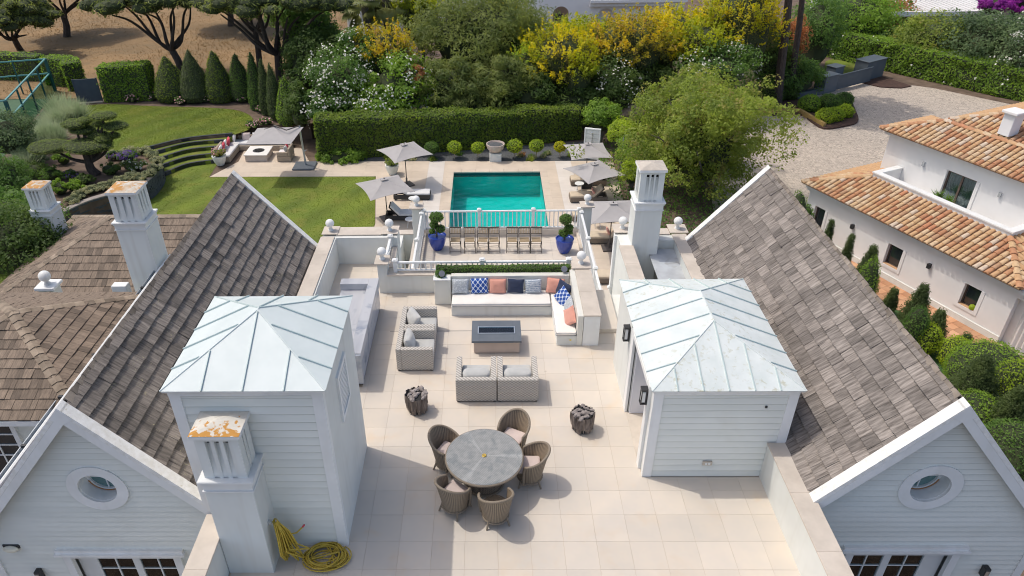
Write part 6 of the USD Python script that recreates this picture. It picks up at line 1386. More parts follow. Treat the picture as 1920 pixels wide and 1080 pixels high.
pine('forked umbrella pine behind the clipped cones', G(342, 150, UZ), Gy(290, 12, 55.5) + [0, 0, .35], (4.6, 3.6, 1.25), 201, fork=.42, limbs=9, r0=.33, clumps=140)
pine('umbrella pine farther up the meadow, left of the forked one', G(124, 72, UZ), Gy(110, -22, 70), (4.6, 4.2, 2.0), 202, fork=.5, r0=.34)
pine('umbrella pine whose crown fills the top left corner', G(40, 95, UZ), Gy(10, 42, 62), (3.9, 3.2, 2.5), 203, fork=.5, r0=.3)
pine('umbrella pine with a leaning dark trunk near the top, centre left', G(432, 52, UZ), Gy(425, -48, 73), (5.5, 4.5, 2.1), 204, fork=.55, r0=.32)
pine('many-limbed pine leaning over the last clipped cones', G(530, 170, UZ), Gy(508, 6, 52), (5.0, 3.6, 1.35), 205, fork=.45, limbs=11, r0=.34, clumps=150)
pine('slimmer pine rising between the last clipped cones', G(488, 150, UZ), Gy(470, -26, 56), (3.6, 3, 1.3), 206, fork=.55, limbs=6, r0=.26, clumps=90)
for i, (a, b, yy) in enumerate((((1463, 135), (1482, -40), 51.5), ((1487, 128), (1508, -40), 52.6))):
    p, q = Gy(*a, yy), Gy(*b, yy + .3); p0 = p + (p - q) * .45; p0[2] = GZ - .2; top = q + (q - p) * .55
    t = thing('tall_pine', ('thicker' if i == 0 else 'thinner') + ' of two tall dark bare-trunked pines beside the brightest yellow conifer', 'tree', (p0[0], p0[1], GZ)); part('trunk', tube([p0, p, (p + q) / 2 + [.06, 0, 0], q, top], np.array([.34, .30, .27, .22, .12]) * (1 - .25 * i), 10), 'bark_pine', t)
    lv, co = clump_crown(top + [-.6 * (1 - i), -.4, .3], (4.2 - i, 3.6 - i, 1.9), 120, 60, .34, 95 + i, clump=.22, aspect=.3, inner=.5, noise=.3); part('crown', lv, 'leaf_pine', t)
p = G(1695, 62, GZ); q = Gy(1712, -30, p[1] + .4); t = thing('bare_trunk', 'single dark bare trunk before the modern villa pergola', 'tree', p); part('trunk', tube([p, q], (.26, .2), 9), 'bark_pine', t)
# palms
for i, (bx, by, tx, ty, y) in enumerate(((704, 60, 682, 4, 55), (727, 55, 722, -4, 55.6))):
    b, c = Gy(bx, by, y), Gy(tx, ty, y); b[2] = GZ; r = np.random.default_rng(300 + i)
    t = thing('fan_palm', ('left' if i == 0 else 'right') + ' fan palm in front of the arched villa', 'palm', (b[0], b[1], GZ)); part('trunk', tube([b, (b + c) / 2, c], (.34, .3, .28), 10), 'bark_grey', t)
    for k in range(34):
        a = r.uniform(0, 2 * np.pi); el = r.uniform(-1.0, .6); d = V3(math.cos(a) * math.cos(el), math.sin(a) * math.cos(el), math.sin(el)); L0 = r.uniform(1.0, 1.4); hub = c + d * L0
        sd = unit(np.cross(d, [0, 0, 1.0])); upv = np.cross(sd, d); V, F = [], []
        for j, g in enumerate(np.linspace(-1.25, 1.25, 15)):
            dr = d * math.cos(g) + sd * math.sin(g); tip = hub + dr * .95 - V3(0, 0, .28); w = np.cross(dr, upv) * .085; n0 = len(V); V += [hub - w, hub + w, hub + dr * .6 + w, hub + dr * .6 - w, tip]; F += [[n0, n0 + 1, n0 + 2], [n0, n0 + 2, n0 + 3], [n0 + 3, n0 + 2, n0 + 4]]
        part('frond', [(np.array(V), np.array(F)), tube([c, hub], .025, 4)], 'palm_leaf', t)


# ------------------------------------------------------------------ parasols, loungers, tables
def parasol(x, y, ang, zt, label, size=2.35, tiltx=0.0):
    t = thing('pool_parasol', label, 'parasol', (x, y, GZ), 'square grey parasols by the pool')
    top = V3(x, y, GZ + zt); h = size / 2; e = GZ + zt - .50; n = 8; ca, sa = math.cos(ang), math.sin(ang)
    corner = [V3(x + (a * ca - b * sa) * h, y + (a * sa + b * ca) * h, e) for a, b in ((-1, -1), (1, -1), (1, 1), (-1, 1))]; V, F = [], []
    apex = top + [0, 0, -.02]
    for k in range(4):
        A, B = corner[k], corner[(k + 1) % 4]; n0 = len(V); m = 7
        for i in range(m + 1):
            s = i / m; rim = A + (B - A) * s; inn = 1 - .09 * 4 * s * (1 - s); q = V3(x, y, 0) + (rim - V3(x, y, 0)) * [inn, inn, 0]; q[2] = e + .04 * 4 * s * (1 - s)
            V.append(q)
            for f in (.33, .66):
                z = q[2] + (apex[2] - q[2]) * f - .10 * math.sin(math.pi * f) * (.6 + .4 * 4 * s * (1 - s)); V.append(V3(q[0] + (x - q[0]) * f, q[1] + (y - q[1]) * f, z))
        V.append(apex); ap = len(V) - 1
        for i in range(m):
            a = n0 + 3 * i; b = a + 3; F += [[a, b, b + 1], [a, b + 1, a + 1], [a + 1, b + 1, b + 2], [a + 1, b + 2, a + 2], [a + 2, b + 2, ap]]
    V, F = np.array(V), np.array(F); part('canopy', [(V, F), (V - [0, 0, .012], F[:, ::-1])], 'canopy', t, smooth=25)
    part('vent_cap', place(box(-.18, .18, -.13, .13, 0, .03), top + [0, 0, -.06], ang, (.12, 0)), 'canopy', t); part('finial', lathe([(.03, 0), (.03, .05), (0, .07)], 10, top + [0, 0, -.03]), 'pole_dark', t)
    part('pole', tube([(x, y, GZ + .05), (x, y, GZ + zt - .03)], .026, 8), 'pole_dark', t)
    for cpt in corner: part('rib', tube([apex - [0, 0, .05], (apex + cpt) / 2 - [0, 0, .14], cpt - [0, 0, .02]], .012, 4), 'pole_dark', t)
    part('base', [place(cbox(-.34, .34, -.34, .34, 0, .07, .01), (x, y, GZ + .012), ang), lathe([(.05, 0), (.05, .35)], 10, (x, y, GZ + .07))], 'pole_dark', t)
parasol(-4.66, 37.73, math.radians(32), 2.49, 'grey parasol left of the pool, the farther of the two')
parasol(-5.28, 33.54, math.radians(27), 2.28, 'grey parasol left of the pool over the lawn edge, the nearer of the two')
parasol(5.62, 38.8, math.radians(6), 2.0, 'grey parasol right of the pool, farthest one before the white shower wall')
parasol(5.60, 35.76, math.radians(28), 2.06, 'grey parasol right of the pool, middle one')
parasol(5.72, 30.2, math.radians(2), 2.45, 'grey parasol half hidden by the far right chimney')
def lounger(x, y, rz, label, frame, pad_, back=.75, first=None):
    if first: return copy(first, (x, y, GZ + .012), rz, label)
    t = thing('sun_lounger', label, 'sun lounger', (x, y, GZ + .012), 'sun loungers round the pool', rz=rz, local=True)
    part('side_rail', [cbox(-1.0, 1.0, -.36, -.29, .06, .30, .01)], frame, t); part('side_rail', [cbox(-1.0, 1.0, .29, .36, .06, .30, .01)], frame, t)
    part('end_rail', [cbox(.94, 1.0, -.29, .29, .06, .30, .01), cbox(-1.0, -.94, -.29, .29, .06, .30, .01)], frame, t)
    for k in range(7): part('slat', box(-.28 + k * .18, -.18 + k * .18, -.29, .29, .24, .26), frame, t)
    part('seat_pad', pad(-.30, .98, -.32, .32, .27, .39, .01, 3, round_=.04), pad_, t, smooth=True)
    B = place(pad(-.66, 0, -.32, .32, 0, .11, .01, 4, round_=.04), (-.30, 0, .30), 0, (0, back)); part('back_pad', B, pad_, t, smooth=True)
    part('back_frame', [place(box(-.68, 0, -.33, .33, -.05, -.01), (-.30, 0, .30), 0, (0, back))], frame, t)
    for a in (-.9, .9):
        for b in (-.3, .3): part('leg', box(a - .04, a + .04, b - .04, b + .04, 0, .06), frame, t)
    return t
lounger(-4.2, 36.05, .0, 'black-framed lounger with white pads under the farther left parasol', 'rattan_black', 'fabric_white', .55)
l2 = lounger(-4.35, 33.55, .0, 'black-framed lounger with white pads under the nearer left parasol', 'rattan_black', 'fabric_white', .85)
l3 = lounger(5.35, 35.55, math.pi + .02, 'brown wicker lounger with beige pads under the middle right parasol', 'wicker_brown', 'fabric_tan', .8)
lounger(5.25, 33.3, math.pi, 'brown wicker lounger with beige pads, right of the pool behind the balcony ball', 'wicker_brown', 'fabric_tan', .8, l3)
lounger(5.6, 30.95, math.pi - .05, 'brown wicker lounger with a pink cushion under the parasol by the chimney', 'wicker_brown', 'fabric_tan', .8, l3)
lounger(5.6, 27.3, math.pi, 'brown wicker lounger nearest the house, right of the balcony', 'wicker_brown', 'fabric_tan', .8, l3)
lounger(5.6, 37.7, math.pi, 'brown wicker lounger under the farthest right parasol', 'wicker_brown', 'fabric_tan', .8, l3)
v, f, uv = pillow_mesh(.42, .32, .14, 3)
for x, y, lb in ((5.75, 30.95, 'pink cushion on the lounger by the chimney'), (5.6, 35.5, 'pink cushion on the lounger under the middle right parasol')):
    t = thing('scatter_pillow', lb, 'pillow', (x, y, GZ + .52)); part('cover', place((v, f), (x, y, GZ + .55), math.pi / 2, (-.5, 0)), 'fabric_coral', t, smooth=True)
def side_table(x, y, label, first=None):
    if first: return copy(first, (x, y, GZ + .012), 0, label)
    t = thing('side_table', label, 'side table', (x, y, GZ + .012), 'round white side tables by the pool', local=True); part('table_top', lathe([(.0, .42), (.25, .42), (.26, .435), (.25, .45), (0, .45)], 24), 'white_paint', t)
    for k in range(4): a = math.pi / 4 + k * math.pi / 2; part('leg', tube([(.12 * math.cos(a), .12 * math.sin(a), .42), (.2 * math.cos(a), .2 * math.sin(a), 0)], .013, 5), 'white_paint', t)
    return t
s1 = side_table(-4.05, 35.05, 'round white side table beside the farther left lounger')
side_table(-4.0, 32.6, 'round white side table beside the nearer left lounger', s1); side_table(-4.35, 30.6, 'round white side table by the white balustrade pier, nearest the house', s1); side_table(5.0, 36.75, 'round white side table under the middle right parasol', s1); side_table(5.45, 32.4, 'round white side table beside the lounger by the chimney', s1)
def planter_pot(x, y, label, flower=None, s=1.0):
    t = thing('garden_pot', label, 'plant pot', (x, y, GZ + .01)); part('pot', lathe([(.2 * s, 0), (.32 * s, .22 * s), (.40 * s, .5 * s), (.40 * s, .58 * s), (.34 * s, .6 * s), (.3 * s, .5 * s)], 24, (x, y, GZ + .01)), 'stucco', t, smooth=50)
    lv, co = clump_crown((x, y, GZ + .72 * s), (.4 * s, .4 * s, .26 * s), 26, 40, .08, int(abs(x * 10)), up=-.1); part('foliage', lv, 'leaf_olive', t); part('inner_branches', co, 'shade_core', t)
    if flower: r = np.random.default_rng(5); d = sphere_dirs(60, r, .1); part('flowers', leaf_cards(np.array([x, y, GZ + .75 * s]) + d * .4 * s, d, .08, r, .9), flower, t)
planter_pot(-5.65, 39.3, 'pale round pot with a dry plant behind the farther left parasol'); planter_pot(-16.35, 40.95, 'pale round pot with pink flowers at the end of the patio sofa', 'flower_pink', 1.05)
bx = thing('towel_box', 'black covered box beside the farthest right lounger', 'box', (5.1, 36.9, GZ)); part('body', cbox(5.15, 5.75, 36.95, 37.25, GZ + .01, GZ + .35, .02), 'rattan_black', bx); part('lid', cbox(5.13, 5.77, 36.93, 37.27, GZ + .351, GZ + .40, .015), 'rattan_black', bx)
lp2 = thing('lamp_post', 'thin grey post in the bed right of the pool', 'post', G(1163, 322, GZ)); q = G(1163, 322, GZ); part('post', tube([q, q + [0, 0, 2.2]], .03, 7), 'galvanised', lp2)
# ------------------------------------------------------------------ patio: sofa, fire bowl table, chair, cantilever parasol
ps = thing('patio_sofa', 'beige wicker corner sofa with white pads on the garden patio', 'sofa', (-15.5, 43, GZ))
part('base', [cbox(-16.75, -15.85, 41.25, 44.1, GZ + .02, GZ + .34, .02), cbox(-15.85, -12.6, 43.2, 44.1, GZ + .02, GZ + .338, .02)], 'wicker_tan', ps)
part('back', [cbox(-16.9, -16.75, 41.25, 44.25, GZ + .02, GZ + .72, .02), cbox(-16.75, -12.6, 44.1, 44.25, GZ + .02, GZ + .72, .02)], 'wicker_tan', ps)
part('seat_pad', [pad(-16.7, -15.85, 41.3, 43.3, GZ + .34, GZ + .48, .02, 1), pad(-16.7, -12.65, 43.32, 44.05, GZ + .34, GZ + .48, .02, 2)], 'fabric_white', ps, smooth=True)
for i, (x, y, rz, m, lb) in enumerate(((-16.5, 41.75, -1.45, 'fabric_white', 'white back pillow nearest the pot on the patio sofa'), (-16.45, 42.2, -1.3, 'fabric_red', 'red pillow nearer the pot on the patio sofa'), (-16.5, 42.65, -1.45, 'fabric_white', 'white back pillow between the two red ones'), (-16.4, 43.1, -1.2, 'fabric_red', 'red pillow nearer the corner of the patio sofa'), (-16.3, 43.75, -.8, 'fabric_white', 'white pillow in the corner of the patio sofa'), (-15.5, 43.9, .02, 'fabric_pink', 'pinkish pillow on the back run of the patio sofa'), (-14.8, 43.9, 0, 'fabric_white', 'white pillow on the back run of the patio sofa'))):
    v, f, uv = pillow_mesh(.58, .5, .2, i); t = thing('scatter_pillow', lb, 'pillow', (x, y, GZ + .5), 'pillows on the patio sofa'); part('cover', place((v, f), (x, y, GZ + .70), rz, (-.3, 0)), m, t, smooth=True)
fb = thing('fire_bowl_table', 'square white stone fire table with a round black bowl', 'table', (-14.3, 42.1, GZ)); part('block', cbox(-14.95, -13.6, 41.4, 42.8, GZ + .012, GZ + .40, .015), 'fire_stone_pale', fb); part('top', cbox(-15.0, -13.55, 41.35, 42.85, GZ + .401, GZ + .46, .01), 'cushion_white', fb); part('bowl', lathe([(.0, .462), (.36, .462), (.34, .475), (.30, .468), (0, .466)], 28, (-14.25, 42.1, GZ)), 'black_metal', fb)
r = random.Random(3); part('lava_rocks', [blob((-14.25 + .26 * r.uniform(-1, 1) * .8, 42.1 + .26 * r.uniform(-1, 1) * .8, GZ + .48), .05, .05, .03, 1, .3, 2, i) for i in range(24)], 'roof_underlay', fb)
ac = thing('patio_armchair', 'beige wicker armchair with striped pillows facing the fire bowl table', 'armchair', (-12.5, 41.8, GZ)); part('base', cbox(-12.95, -12.1, 41.3, 42.3, GZ + .02, GZ + .36, .02), 'wicker_tan', ac); part('back', cbox(-12.25, -12.1, 41.3, 42.3, GZ + .361, GZ + .85, .03), 'wicker_tan', ac); part('arm', cbox(-12.95, -12.25, 41.3, 41.44, GZ + .361, GZ + .62, .03), 'wicker_tan', ac); part('arm', cbox(-12.95, -12.25, 42.16, 42.3, GZ + .361, GZ + .62, .03), 'wicker_tan', ac); part('seat_pad', pad(-12.93, -12.27, 41.45, 42.15, GZ + .36, GZ + .5, .01, 1), 'fabric_white', ac, smooth=True)
for i, (y, m) in enumerate(((41.65, 'fabric_grey'), (41.95, 'fabric_red'))):
    v, f, uv = pillow_mesh(.45, .42, .16, i); t = thing('scatter_pillow', ('grey' if i == 0 else 'red') + ' pillow on the patio armchair', 'pillow', (-12.4, y, GZ + .5)); part('cover', place((v, f), (-12.42, y, GZ + .70), 1.5, (-.3, 0)), m, t, smooth=True)
cp = thing('cantilever_parasol', 'big grey cantilever parasol on a side pole over the garden patio', 'parasol', (-11.05, 40.6, GZ))
ctr = np.mean([G(x, y, z) for x, y, z in ((460, 270, -3.55), (545, 270, -3.55), (569, 238, -3.5), (483, 240, -3.5))], 0); apx = G(514, 238, -3.2)
cc = [G(460, 270, -3.55), G(545, 270, -3.55), G(569, 238, -3.5), G(483, 240, -3.5)]; V, F = [], []
for k in range(4):
    A, Bq = cc[k], cc[(k + 1) % 4]; n0 = len(V); 
    for i in range(6):
        q = A + (Bq - A) * i / 5; V += [q, q + (apx - q) * .5 - [0, 0, .08]]
    V.append(apx)
    for i in range(5): a = n0 + 2 * i; F += [[a, a + 2, a + 3], [a, a + 3, a + 1], [a + 1, a + 3, n0 + 12]]
V, F = np.array(V), np.array(F); part('canopy', [(V, F), (V - [0, 0, .015], F[:, ::-1])], 'canopy', cp, smooth=25)
pb_, ptop = V3(-11.05, 40.62, GZ + .1), G(561, 236, -3.40)
part('pole', tube([pb_, ptop], .06, 10), 'galvanised', cp); part('arm', tube([ptop, G(537, 244, -3.25), apx + [0, 0, .1]], .035, 8), 'pole_dark', cp); part('rib', [tube([apx + [0, 0, .03], apx + [-.5, -.3, -.02]], .02, 5), tube([apx + [0, 0, .03], apx + [.4, -.2, -.02]], .02, 5)], 'pole_dark', cp)
part('base_slab', cbox(-11.75, -10.45, 39.95, 41.15, GZ + .012, GZ + .11, .02), 'slate_top', cp); part('crank', tube([pb_ + [.06, -.1, .9], pb_ + [.2, -.15, 1.0]], .03, 6), 'steel', cp)
# ------------------------------------------------------------------ left garden: cloud pine, bed plants, pampas, court, gate
ct = thing('cloud_pruned_pine', 'cloud-pruned tree with flat leafy pads and a twisted trunk in the raised bed', 'tree', G(172, 326, UZ)); cb = G(172, 326, UZ); yb_ = cb[1]
pads_ = [(95, 275, 35, 12), (165, 272, 40, 15), (193, 262, 12, 9), (155, 243, 21, 8), (142, 232, 22, 9), (183, 252, 17, 10), (217, 236, 21, 8), (194, 217, 22, 8), (212, 254, 11, 7), (185, 232, 10, 5), (158, 226, 12, 6)]
for i, (px, py, rx, ry) in enumerate(pads_):
    c = Gy(px, py, yb_ + (0 if i < 3 else .5)); s = np.linalg.norm(c - [0, 0, CAM_Z]) / FPX; R = (rx * s, rx * s * .75, ry * s * .62)
    m = blob(c, *R, 3, .12, 1.6, i); pd = part('foliage_pad', surface_leaves(m, int(90 * rx), .07, 400 + i, .5, .01, .6, .025), 'leaf_olive_dark', ct); part('pad_core', (c + (m[0] - c) * .94, m[1]), 'shade_core', ct)
    mid_ = (cb + c) / 2 + V3(.15 * math.sin(i), 0, .1); part('limb', tube(smooth_line([cb + (Gy(165, 290, yb_) - cb) * .6, mid_, c - [0, 0, R[2] * .3]], 4), np.linspace(.13, .04, 9), 7), 'bark_pine', ct)
part('trunk', tube(smooth_line([cb + [.3, 0, -.1], cb + [.05, 0, .3], Gy(165, 300, yb_), Gy(158, 285, yb_)], 4), np.linspace(.30, .15, 13), 10), 'bark_pine', ct)
def bed(name, label, px, py, rp, rq, m, seed, flowers=None, z=UZ, size=.08, n=28, per=50, group=None, style='leaf'):
    b = G(px, py + rq, z); s = np.linalg.norm(b - [0, 0, CAM_Z]) / FPX; R = (rp * s, rp * s * .8, max(rq * s * .9, .18)); c = b + [0, R[1] * .5, R[2] * .6]; r = np.random.default_rng(seed)
    t = thing(name, label, 'plant', (b[0], b[1], z), group)
    if style == 'tuft':
        P = c - [0, 0, R[2] * .55] + r.normal(0, .25, (240, 3)) * [R[0], R[1], 0]; D = (P - c) * [.8, .8, 0] + [0, 0, .9]; D /= np.linalg.norm(D, axis=1, keepdims=True); part('foliage', tufts(P, D, R[2] * 1.7, r, 5, .38, .025), m, t)
    else:
        lv, co = clump_crown(c, R, n, per, size, seed, up=-.2, clump=.26); part('foliage', lv, m, t); part('inner_branches', co, 'shade_core', t)
    if flowers: d = sphere_dirs(flowers[1], r, .0); part('flowers', leaf_cards(c + d * R * 1.02, d + [0, 0, .4], flowers[2], r, .9, .4), flowers[0], t)
    return t
W_ = 'silvery edging shrubs along the curved slate wall'
for i, (px, py) in enumerate(((268, 281), (284, 288), (292, 300), (290, 314), (278, 325), (262, 333), (246, 328), (228, 338), (205, 345), (186, 350), (168, 356), (150, 364), (135, 374), (215, 290), (240, 282))):
    bed('edging_shrub', 'low silvery-green mounded shrub edging the raised bed', px, py, 14, 9, 'silver_leaf', 500 + i, size=.055, n=26, per=60, group=W_)
bed('purple_shrub', 'purple-flowered shrub in the raised bed', 238, 292, 17, 12, 'leaf_mid', 520, ('flower_purple', 420, .08)); bed('purple_shrub', 'duller purple shrub left of the brightest purple one', 212, 291, 12, 9, 'leaf_mid', 521, ('flower_purple', 160, .08)); bed('purple_shrub', 'thin purple-flowered plant under the cloud-pruned tree', 130, 328, 14, 10, 'leaf_mid', 522, ('flower_purple', 120, .07))
bed('daisy_bush', 'deep green bush with white daisies in the raised bed', 248, 310, 22, 13, 'leaf_dark', 523, ('flower_white', 26, .16)); bed('green_shrub', 'dark green shrub under the cloud-pruned tree', 205, 316, 18, 13, 'leaf_dark', 524); bed('green_shrub', 'bright green shrub at the front of the raised bed', 138, 348, 15, 12, 'leaf_bright', 525); bed('green_shrub', 'bright green leafy plant left of the cloud-pruned trunk', 118, 295, 14, 14, 'leaf_bright', 526); bed('green_shrub', 'dark green shrub at the front of the bed, behind the brightest one', 155, 336, 18, 11, 'leaf_dark', 527); bed('green_shrub', 'dark shrub left of the raised bed, behind the tall chimneys', 95, 325, 22, 14, 'leaf_mid', 528); bed('green_shrub', 'pale green shrub low at the left, by the small chimney', 112, 350, 16, 16, 'leaf_bright', 529); bed('green_shrub', 'dark shrub low behind the small chimney', 60, 318, 22, 18, 'leaf_dark', 530); bed('green_shrub', 'dark green shrub just below the pampas grass', 62, 298, 22, 16, 'leaf_blue', 531)
for i, (px, py, a, b) in enumerate(((112, 200, 26, 24), (138, 208, 22, 22), (88, 245, 26, 20), (104, 252, 18, 15), (60, 280, 22, 24), (45, 300, 18, 20), (160, 183, 12, 8), (100, 222, 24, 18))): bed('pampas_grass', 'feathery pale pampas grass clump left of the upper lawn', px, py, a, b, 'grass_pale', 540 + i, style='tuft', group='pampas grass clumps by the tennis court')
for i, (px, py, a, m) in enumerate(((247, 183, 12, 'leaf_dark'), (285, 180, 11, 'leaf_dark'), (338, 188, 10, 'leaf_mid'), (386, 184, 11, 'leaf_mid'), (455, 184, 11, 'leaf_mid'), (482, 190, 12, 'leaf_mid'), (475, 232, 13, 'leaf_mid'), (497, 226, 13, 'leaf_mid'), (490, 203, 10, 'leaf_mid'))): bed('rose_bush', ['rose bush with pink flowers before the hedge block, left one', 'rose bush with pink flowers before the hedge block, right one', 'rose bush between the first two clipped cones', 'rose bush between the second and third clipped cones', 'rose bush in front of the fourth clipped cone', 'rose bush at the foot of the slim cones', 'rose bush nearest the patio parasol, left one', 'rose bush nearest the patio parasol, right one', 'rose bush under the slimmest cone'][i], px, py, a, 9, m, 560 + i, ('flower_pink', 34, .13), size=.075, n=22, per=45)
gt2 = thing('garden_gate', 'dark blue-grey solid garden gate beside the hedge block', 'gate', G(170, 192, UZ)); A, Bq = G(150, 193, UZ), G(191, 190, UZ); d = unit(Bq - A); rz = math.atan2(d[1], d[0]); L = np.linalg.norm(Bq - A); mat('gate_blue', (.035, .05, .07), .5, (.045, .06, .08), 3)
part('panel', obox((A + Bq) / 2 + [0, 0, .06], L, .06, 1.6, rz, .01), 'gate_blue', gt2); part('post', obox(A + [-.05, 0, 0], .09, .09, 1.7, rz, .005), 'gate_blue', gt2); part('post', obox(Bq + [.05, 0, 0], .09, .09, 1.7, rz, .005), 'gate_blue', gt2); part('sill', obox((A + Bq) / 2 - [0, .15, .0], L + .3, .22, .05, rz), 'deck_stone', gt2)
cf = thing('court_fence', 'teal metal and glass fence of the tennis court, top left', 'fence', (-31, 48, UZ)); mat('teal_metal', (.012, .075, .07), .45); mat('teal_rail', (.10, .28, .27), .4)
MAT['green_glass'] = usdkit.material(stage, '/World/Looks/green_glass', {'t': ('transparent_bsdf', {'color': (.50, .66, .58)}), 'g': ('glossy_bsdf', {'roughness': .04}), 'x': ('mix_closure', {'fac': .05})}, [('t.BSDF', 'x.closure1'), ('g.BSDF', 'x.closure2')], surface='x.closure')
c1_, c2_ = V3(-29.67, 43.14, UZ), V3(-32.24, 52.79, UZ); u_ = unit(c2_ - c1_); n_ = V3(-u_[1], u_[0], 0); Lc = np.linalg.norm(c2_ - c1_); h1, h2 = 1.42, 2.45; rzc = math.atan2(u_[1], u_[0])
for s_ in np.linspace(0, Lc, 5): part('post', obox(c1_ + u_ * s_, .10 if 0 < s_ < Lc else .2, .10 if 0 < s_ < Lc else .2, h2, rzc, .01), 'teal_metal', cf)
for z in (h1, h2): part('rail', obox((c1_ + c2_) / 2 + [0, 0, z - .04], Lc, .11, .08, rzc), 'teal_rail', cf)
for k in range(4): part('glass_panel', obox(c1_ + u_ * (Lc * (k + .5) / 4) + [0, 0, .05], Lc / 4 - .14, .015, h1 - .12, rzc), 'green_glass', cf)
for (A, z) in ((c2_, h2), (c2_, h1), (c1_ - u_ * 0, h2)): part('rail', obox(A + n_ * 4 + [0, 0, z - .04], .09, 8, .08, rzc), 'teal_rail', cf)
for k in range(1, 4): part('post', obox(c2_ + n_ * (2.2 * k), .09, .09, h2, rzc), 'teal_metal', cf)
cg = thing('court_turf', 'green artificial turf of the tennis court', 'court', (-36, 47, UZ), kind='structure'); mat('court_green', (.075, .14, .075), .9, (.06, .12, .065), 2); q0, q1 = c1_ - u_ * 6, c2_ + u_ * .1; part('turf', sheet([tuple((q0 + n_ * .1)[:2]), tuple((q1 + n_ * .1)[:2]), tuple((q1 + n_ * 11)[:2]), tuple((q0 + n_ * 11)[:2])], UZ - .004), 'court_green', cg); part('court_line', sheet([tuple((c1_ + n_ * .3 - u_ * 2)[:2]), tuple((c1_ + n_ * .3 - u_ * 1.85)[:2]), tuple((c1_ + n_ * 9 - u_ * 1.85)[:2]), tuple((c1_ + n_ * 9 - u_ * 2)[:2])], UZ + .002), 'stem_pale', cg)

# ------------------------------------------------------------------ driveway, gate, island bed
dv = thing('driveway', 'pale block-paved driveway', 'driveway', (16, 42, GZ), kind='structure')
MAT['setts'] = None
n_ = {'g': ('geometry', {}), 'v': ('voronoi_texture', {'scale': 6.5, 'randomness': .55}), 'e': ('voronoi_texture', {'scale': 6.5, 'randomness': .55, 'feature': 'distance_to_edge'}), 'ml': ('math', {'math_type': 'less_than', 'value2': .05}), 'no': ('noise_texture', {'scale': .35, 'detail': 5.0}), 'm1': ('mix_color', {'a': (.56, .475, .385), 'b': (.45, .385, .315)}), 'hv': ('hsv', {}), 's': ('separate_xyz', {}), 'mr': ('map_range', {'to_min': .86, 'to_max': 1.13}), 'm2': ('mix_color', {'b': (.30, .26, .22)}), 'bu': ('bump', {'strength': .5, 'distance': .02}), 'p': ('principled_bsdf', {'roughness': .85})}
MAT['setts'] = usdkit.material(stage, '/World/Looks/setts', n_, [('g.position', 'v.vector'), ('g.position', 'e.vector'), ('e.distance', 'ml.value1'), ('g.position', 'no.vector'), ('no.fac', 'm1.fac'), ('v.color', 's.vector'), ('s.x', 'mr.value'), ('mr.result', 'hv.value'), ('m1.result', 'hv.color'), ('hv.color', 'm2.a'), ('ml.value', 'm2.fac'), ('m2.result', 'p.base_color'), ('e.distance', 'bu.height'), ('bu.normal', 'p.normal')], surface='p.BSDF')
part('setts', sheet([(11.5, 33), (13.5, 43.0), (17.5, 48.5), (20.3, 51.0), (26.6, 56.2), (29.0, 57.3), (33.6, 54.5), (38.0, 49.4), (44, 40), (40, 22), (20, 20)], GZ - .01), 'setts', dv)
isl = thing('island_bed', 'mulched island bed with clipped shrubs beside the gate', 'planting bed', G(1530, 205, GZ), kind='structure')
mp = smooth_line([G(x, y, GZ + .1)[:2] for x, y in ((1430, 214), (1440, 196), (1490, 186), (1545, 183), (1590, 186), (1606, 210), (1608, 228), (1580, 236), (1545, 240), (1520, 226), (1499, 213))], 3, True); part('mulch', prism(Polygon(mp).buffer(0), GZ - .1, GZ + .1), 'mulch', isl)
part('mulch', prism(Polygon([tuple(G(x, y, GZ)[:2]) for x, y in ((1612, 155), (1640, 140), (1665, 148), (1709, 162), (1690, 166), (1650, 164))]).buffer(0), GZ - .1, GZ + .06), 'mulch', isl)
we = thing('sleeper_edging', 'yellowish timber edging of the island bed', 'edging', G(1490, 215, GZ))
for a, b in (((1430, 214), (1499, 212)), ((1499, 213), (1545, 240))): P, Q = G(*a, GZ), G(*b, GZ); d = Q - P; part('sleeper', obox((P + Q) / 2, np.linalg.norm(d), .2, .34, math.atan2(d[1], d[0]), .015), 'sleeper_wood', we)
for i, (px, py, rp, m, lb) in enumerate(((1517, 198, 16, 'leaf_bright', 'round green clipped shrub at the left of the island bed'), (1554, 196, 16, 'leaf_mid', 'round green clipped shrub in the middle of the island bed'), (1582, 191, 13.5, 'leaf_mid', 'round green clipped shrub at the right back of the island bed'), (1547, 221, 14, 'leaf_lime', 'yellow-green mound at the front left of the island bed'), (1565, 218, 13, 'leaf_lime', 'yellow-green mound at the front middle of the island bed'), (1584, 212, 12, 'leaf_lime', 'yellow-green mound at the front right of the island bed'), (1453, 178, 17, 'leaf_dark', 'dark clipped ball behind the island bed, larger'), (1479, 177, 14, 'leaf_dark', 'dark clipped ball behind the island bed, next to the blue wall'))):
    b = G(px, py + rp * .8, GZ); s = np.linalg.norm(b - [0, 0, CAM_Z]) / FPX; R = rp * s; c = b + [0, R * .4, R * .75]; m_ = blob(c, R, R, R * .85, 3, .08, 2, i)
    plant('round_shrub', lb, 'shrub', (b[0], b[1], GZ), surface_leaves(m_, 2600, .11, 600 + i, .45, .02, .7, .05), m, blob(c, R * .93, R * .93, R * .79, 2, .08, 2, i), None, group='clipped round shrubs by the driveway')
dg = thing('driveway_gate', 'blue-grey sliding driveway gate with block pillars', 'gate', G(1580, 180, GZ))
def pil(p0, p1, w, h): P, Q = G(*p0, GZ), G(*p1, GZ); d = Q - P; return obox((P + Q) / 2, np.linalg.norm(d), w, h, math.atan2(d[1], d[0]), .02), P, Q
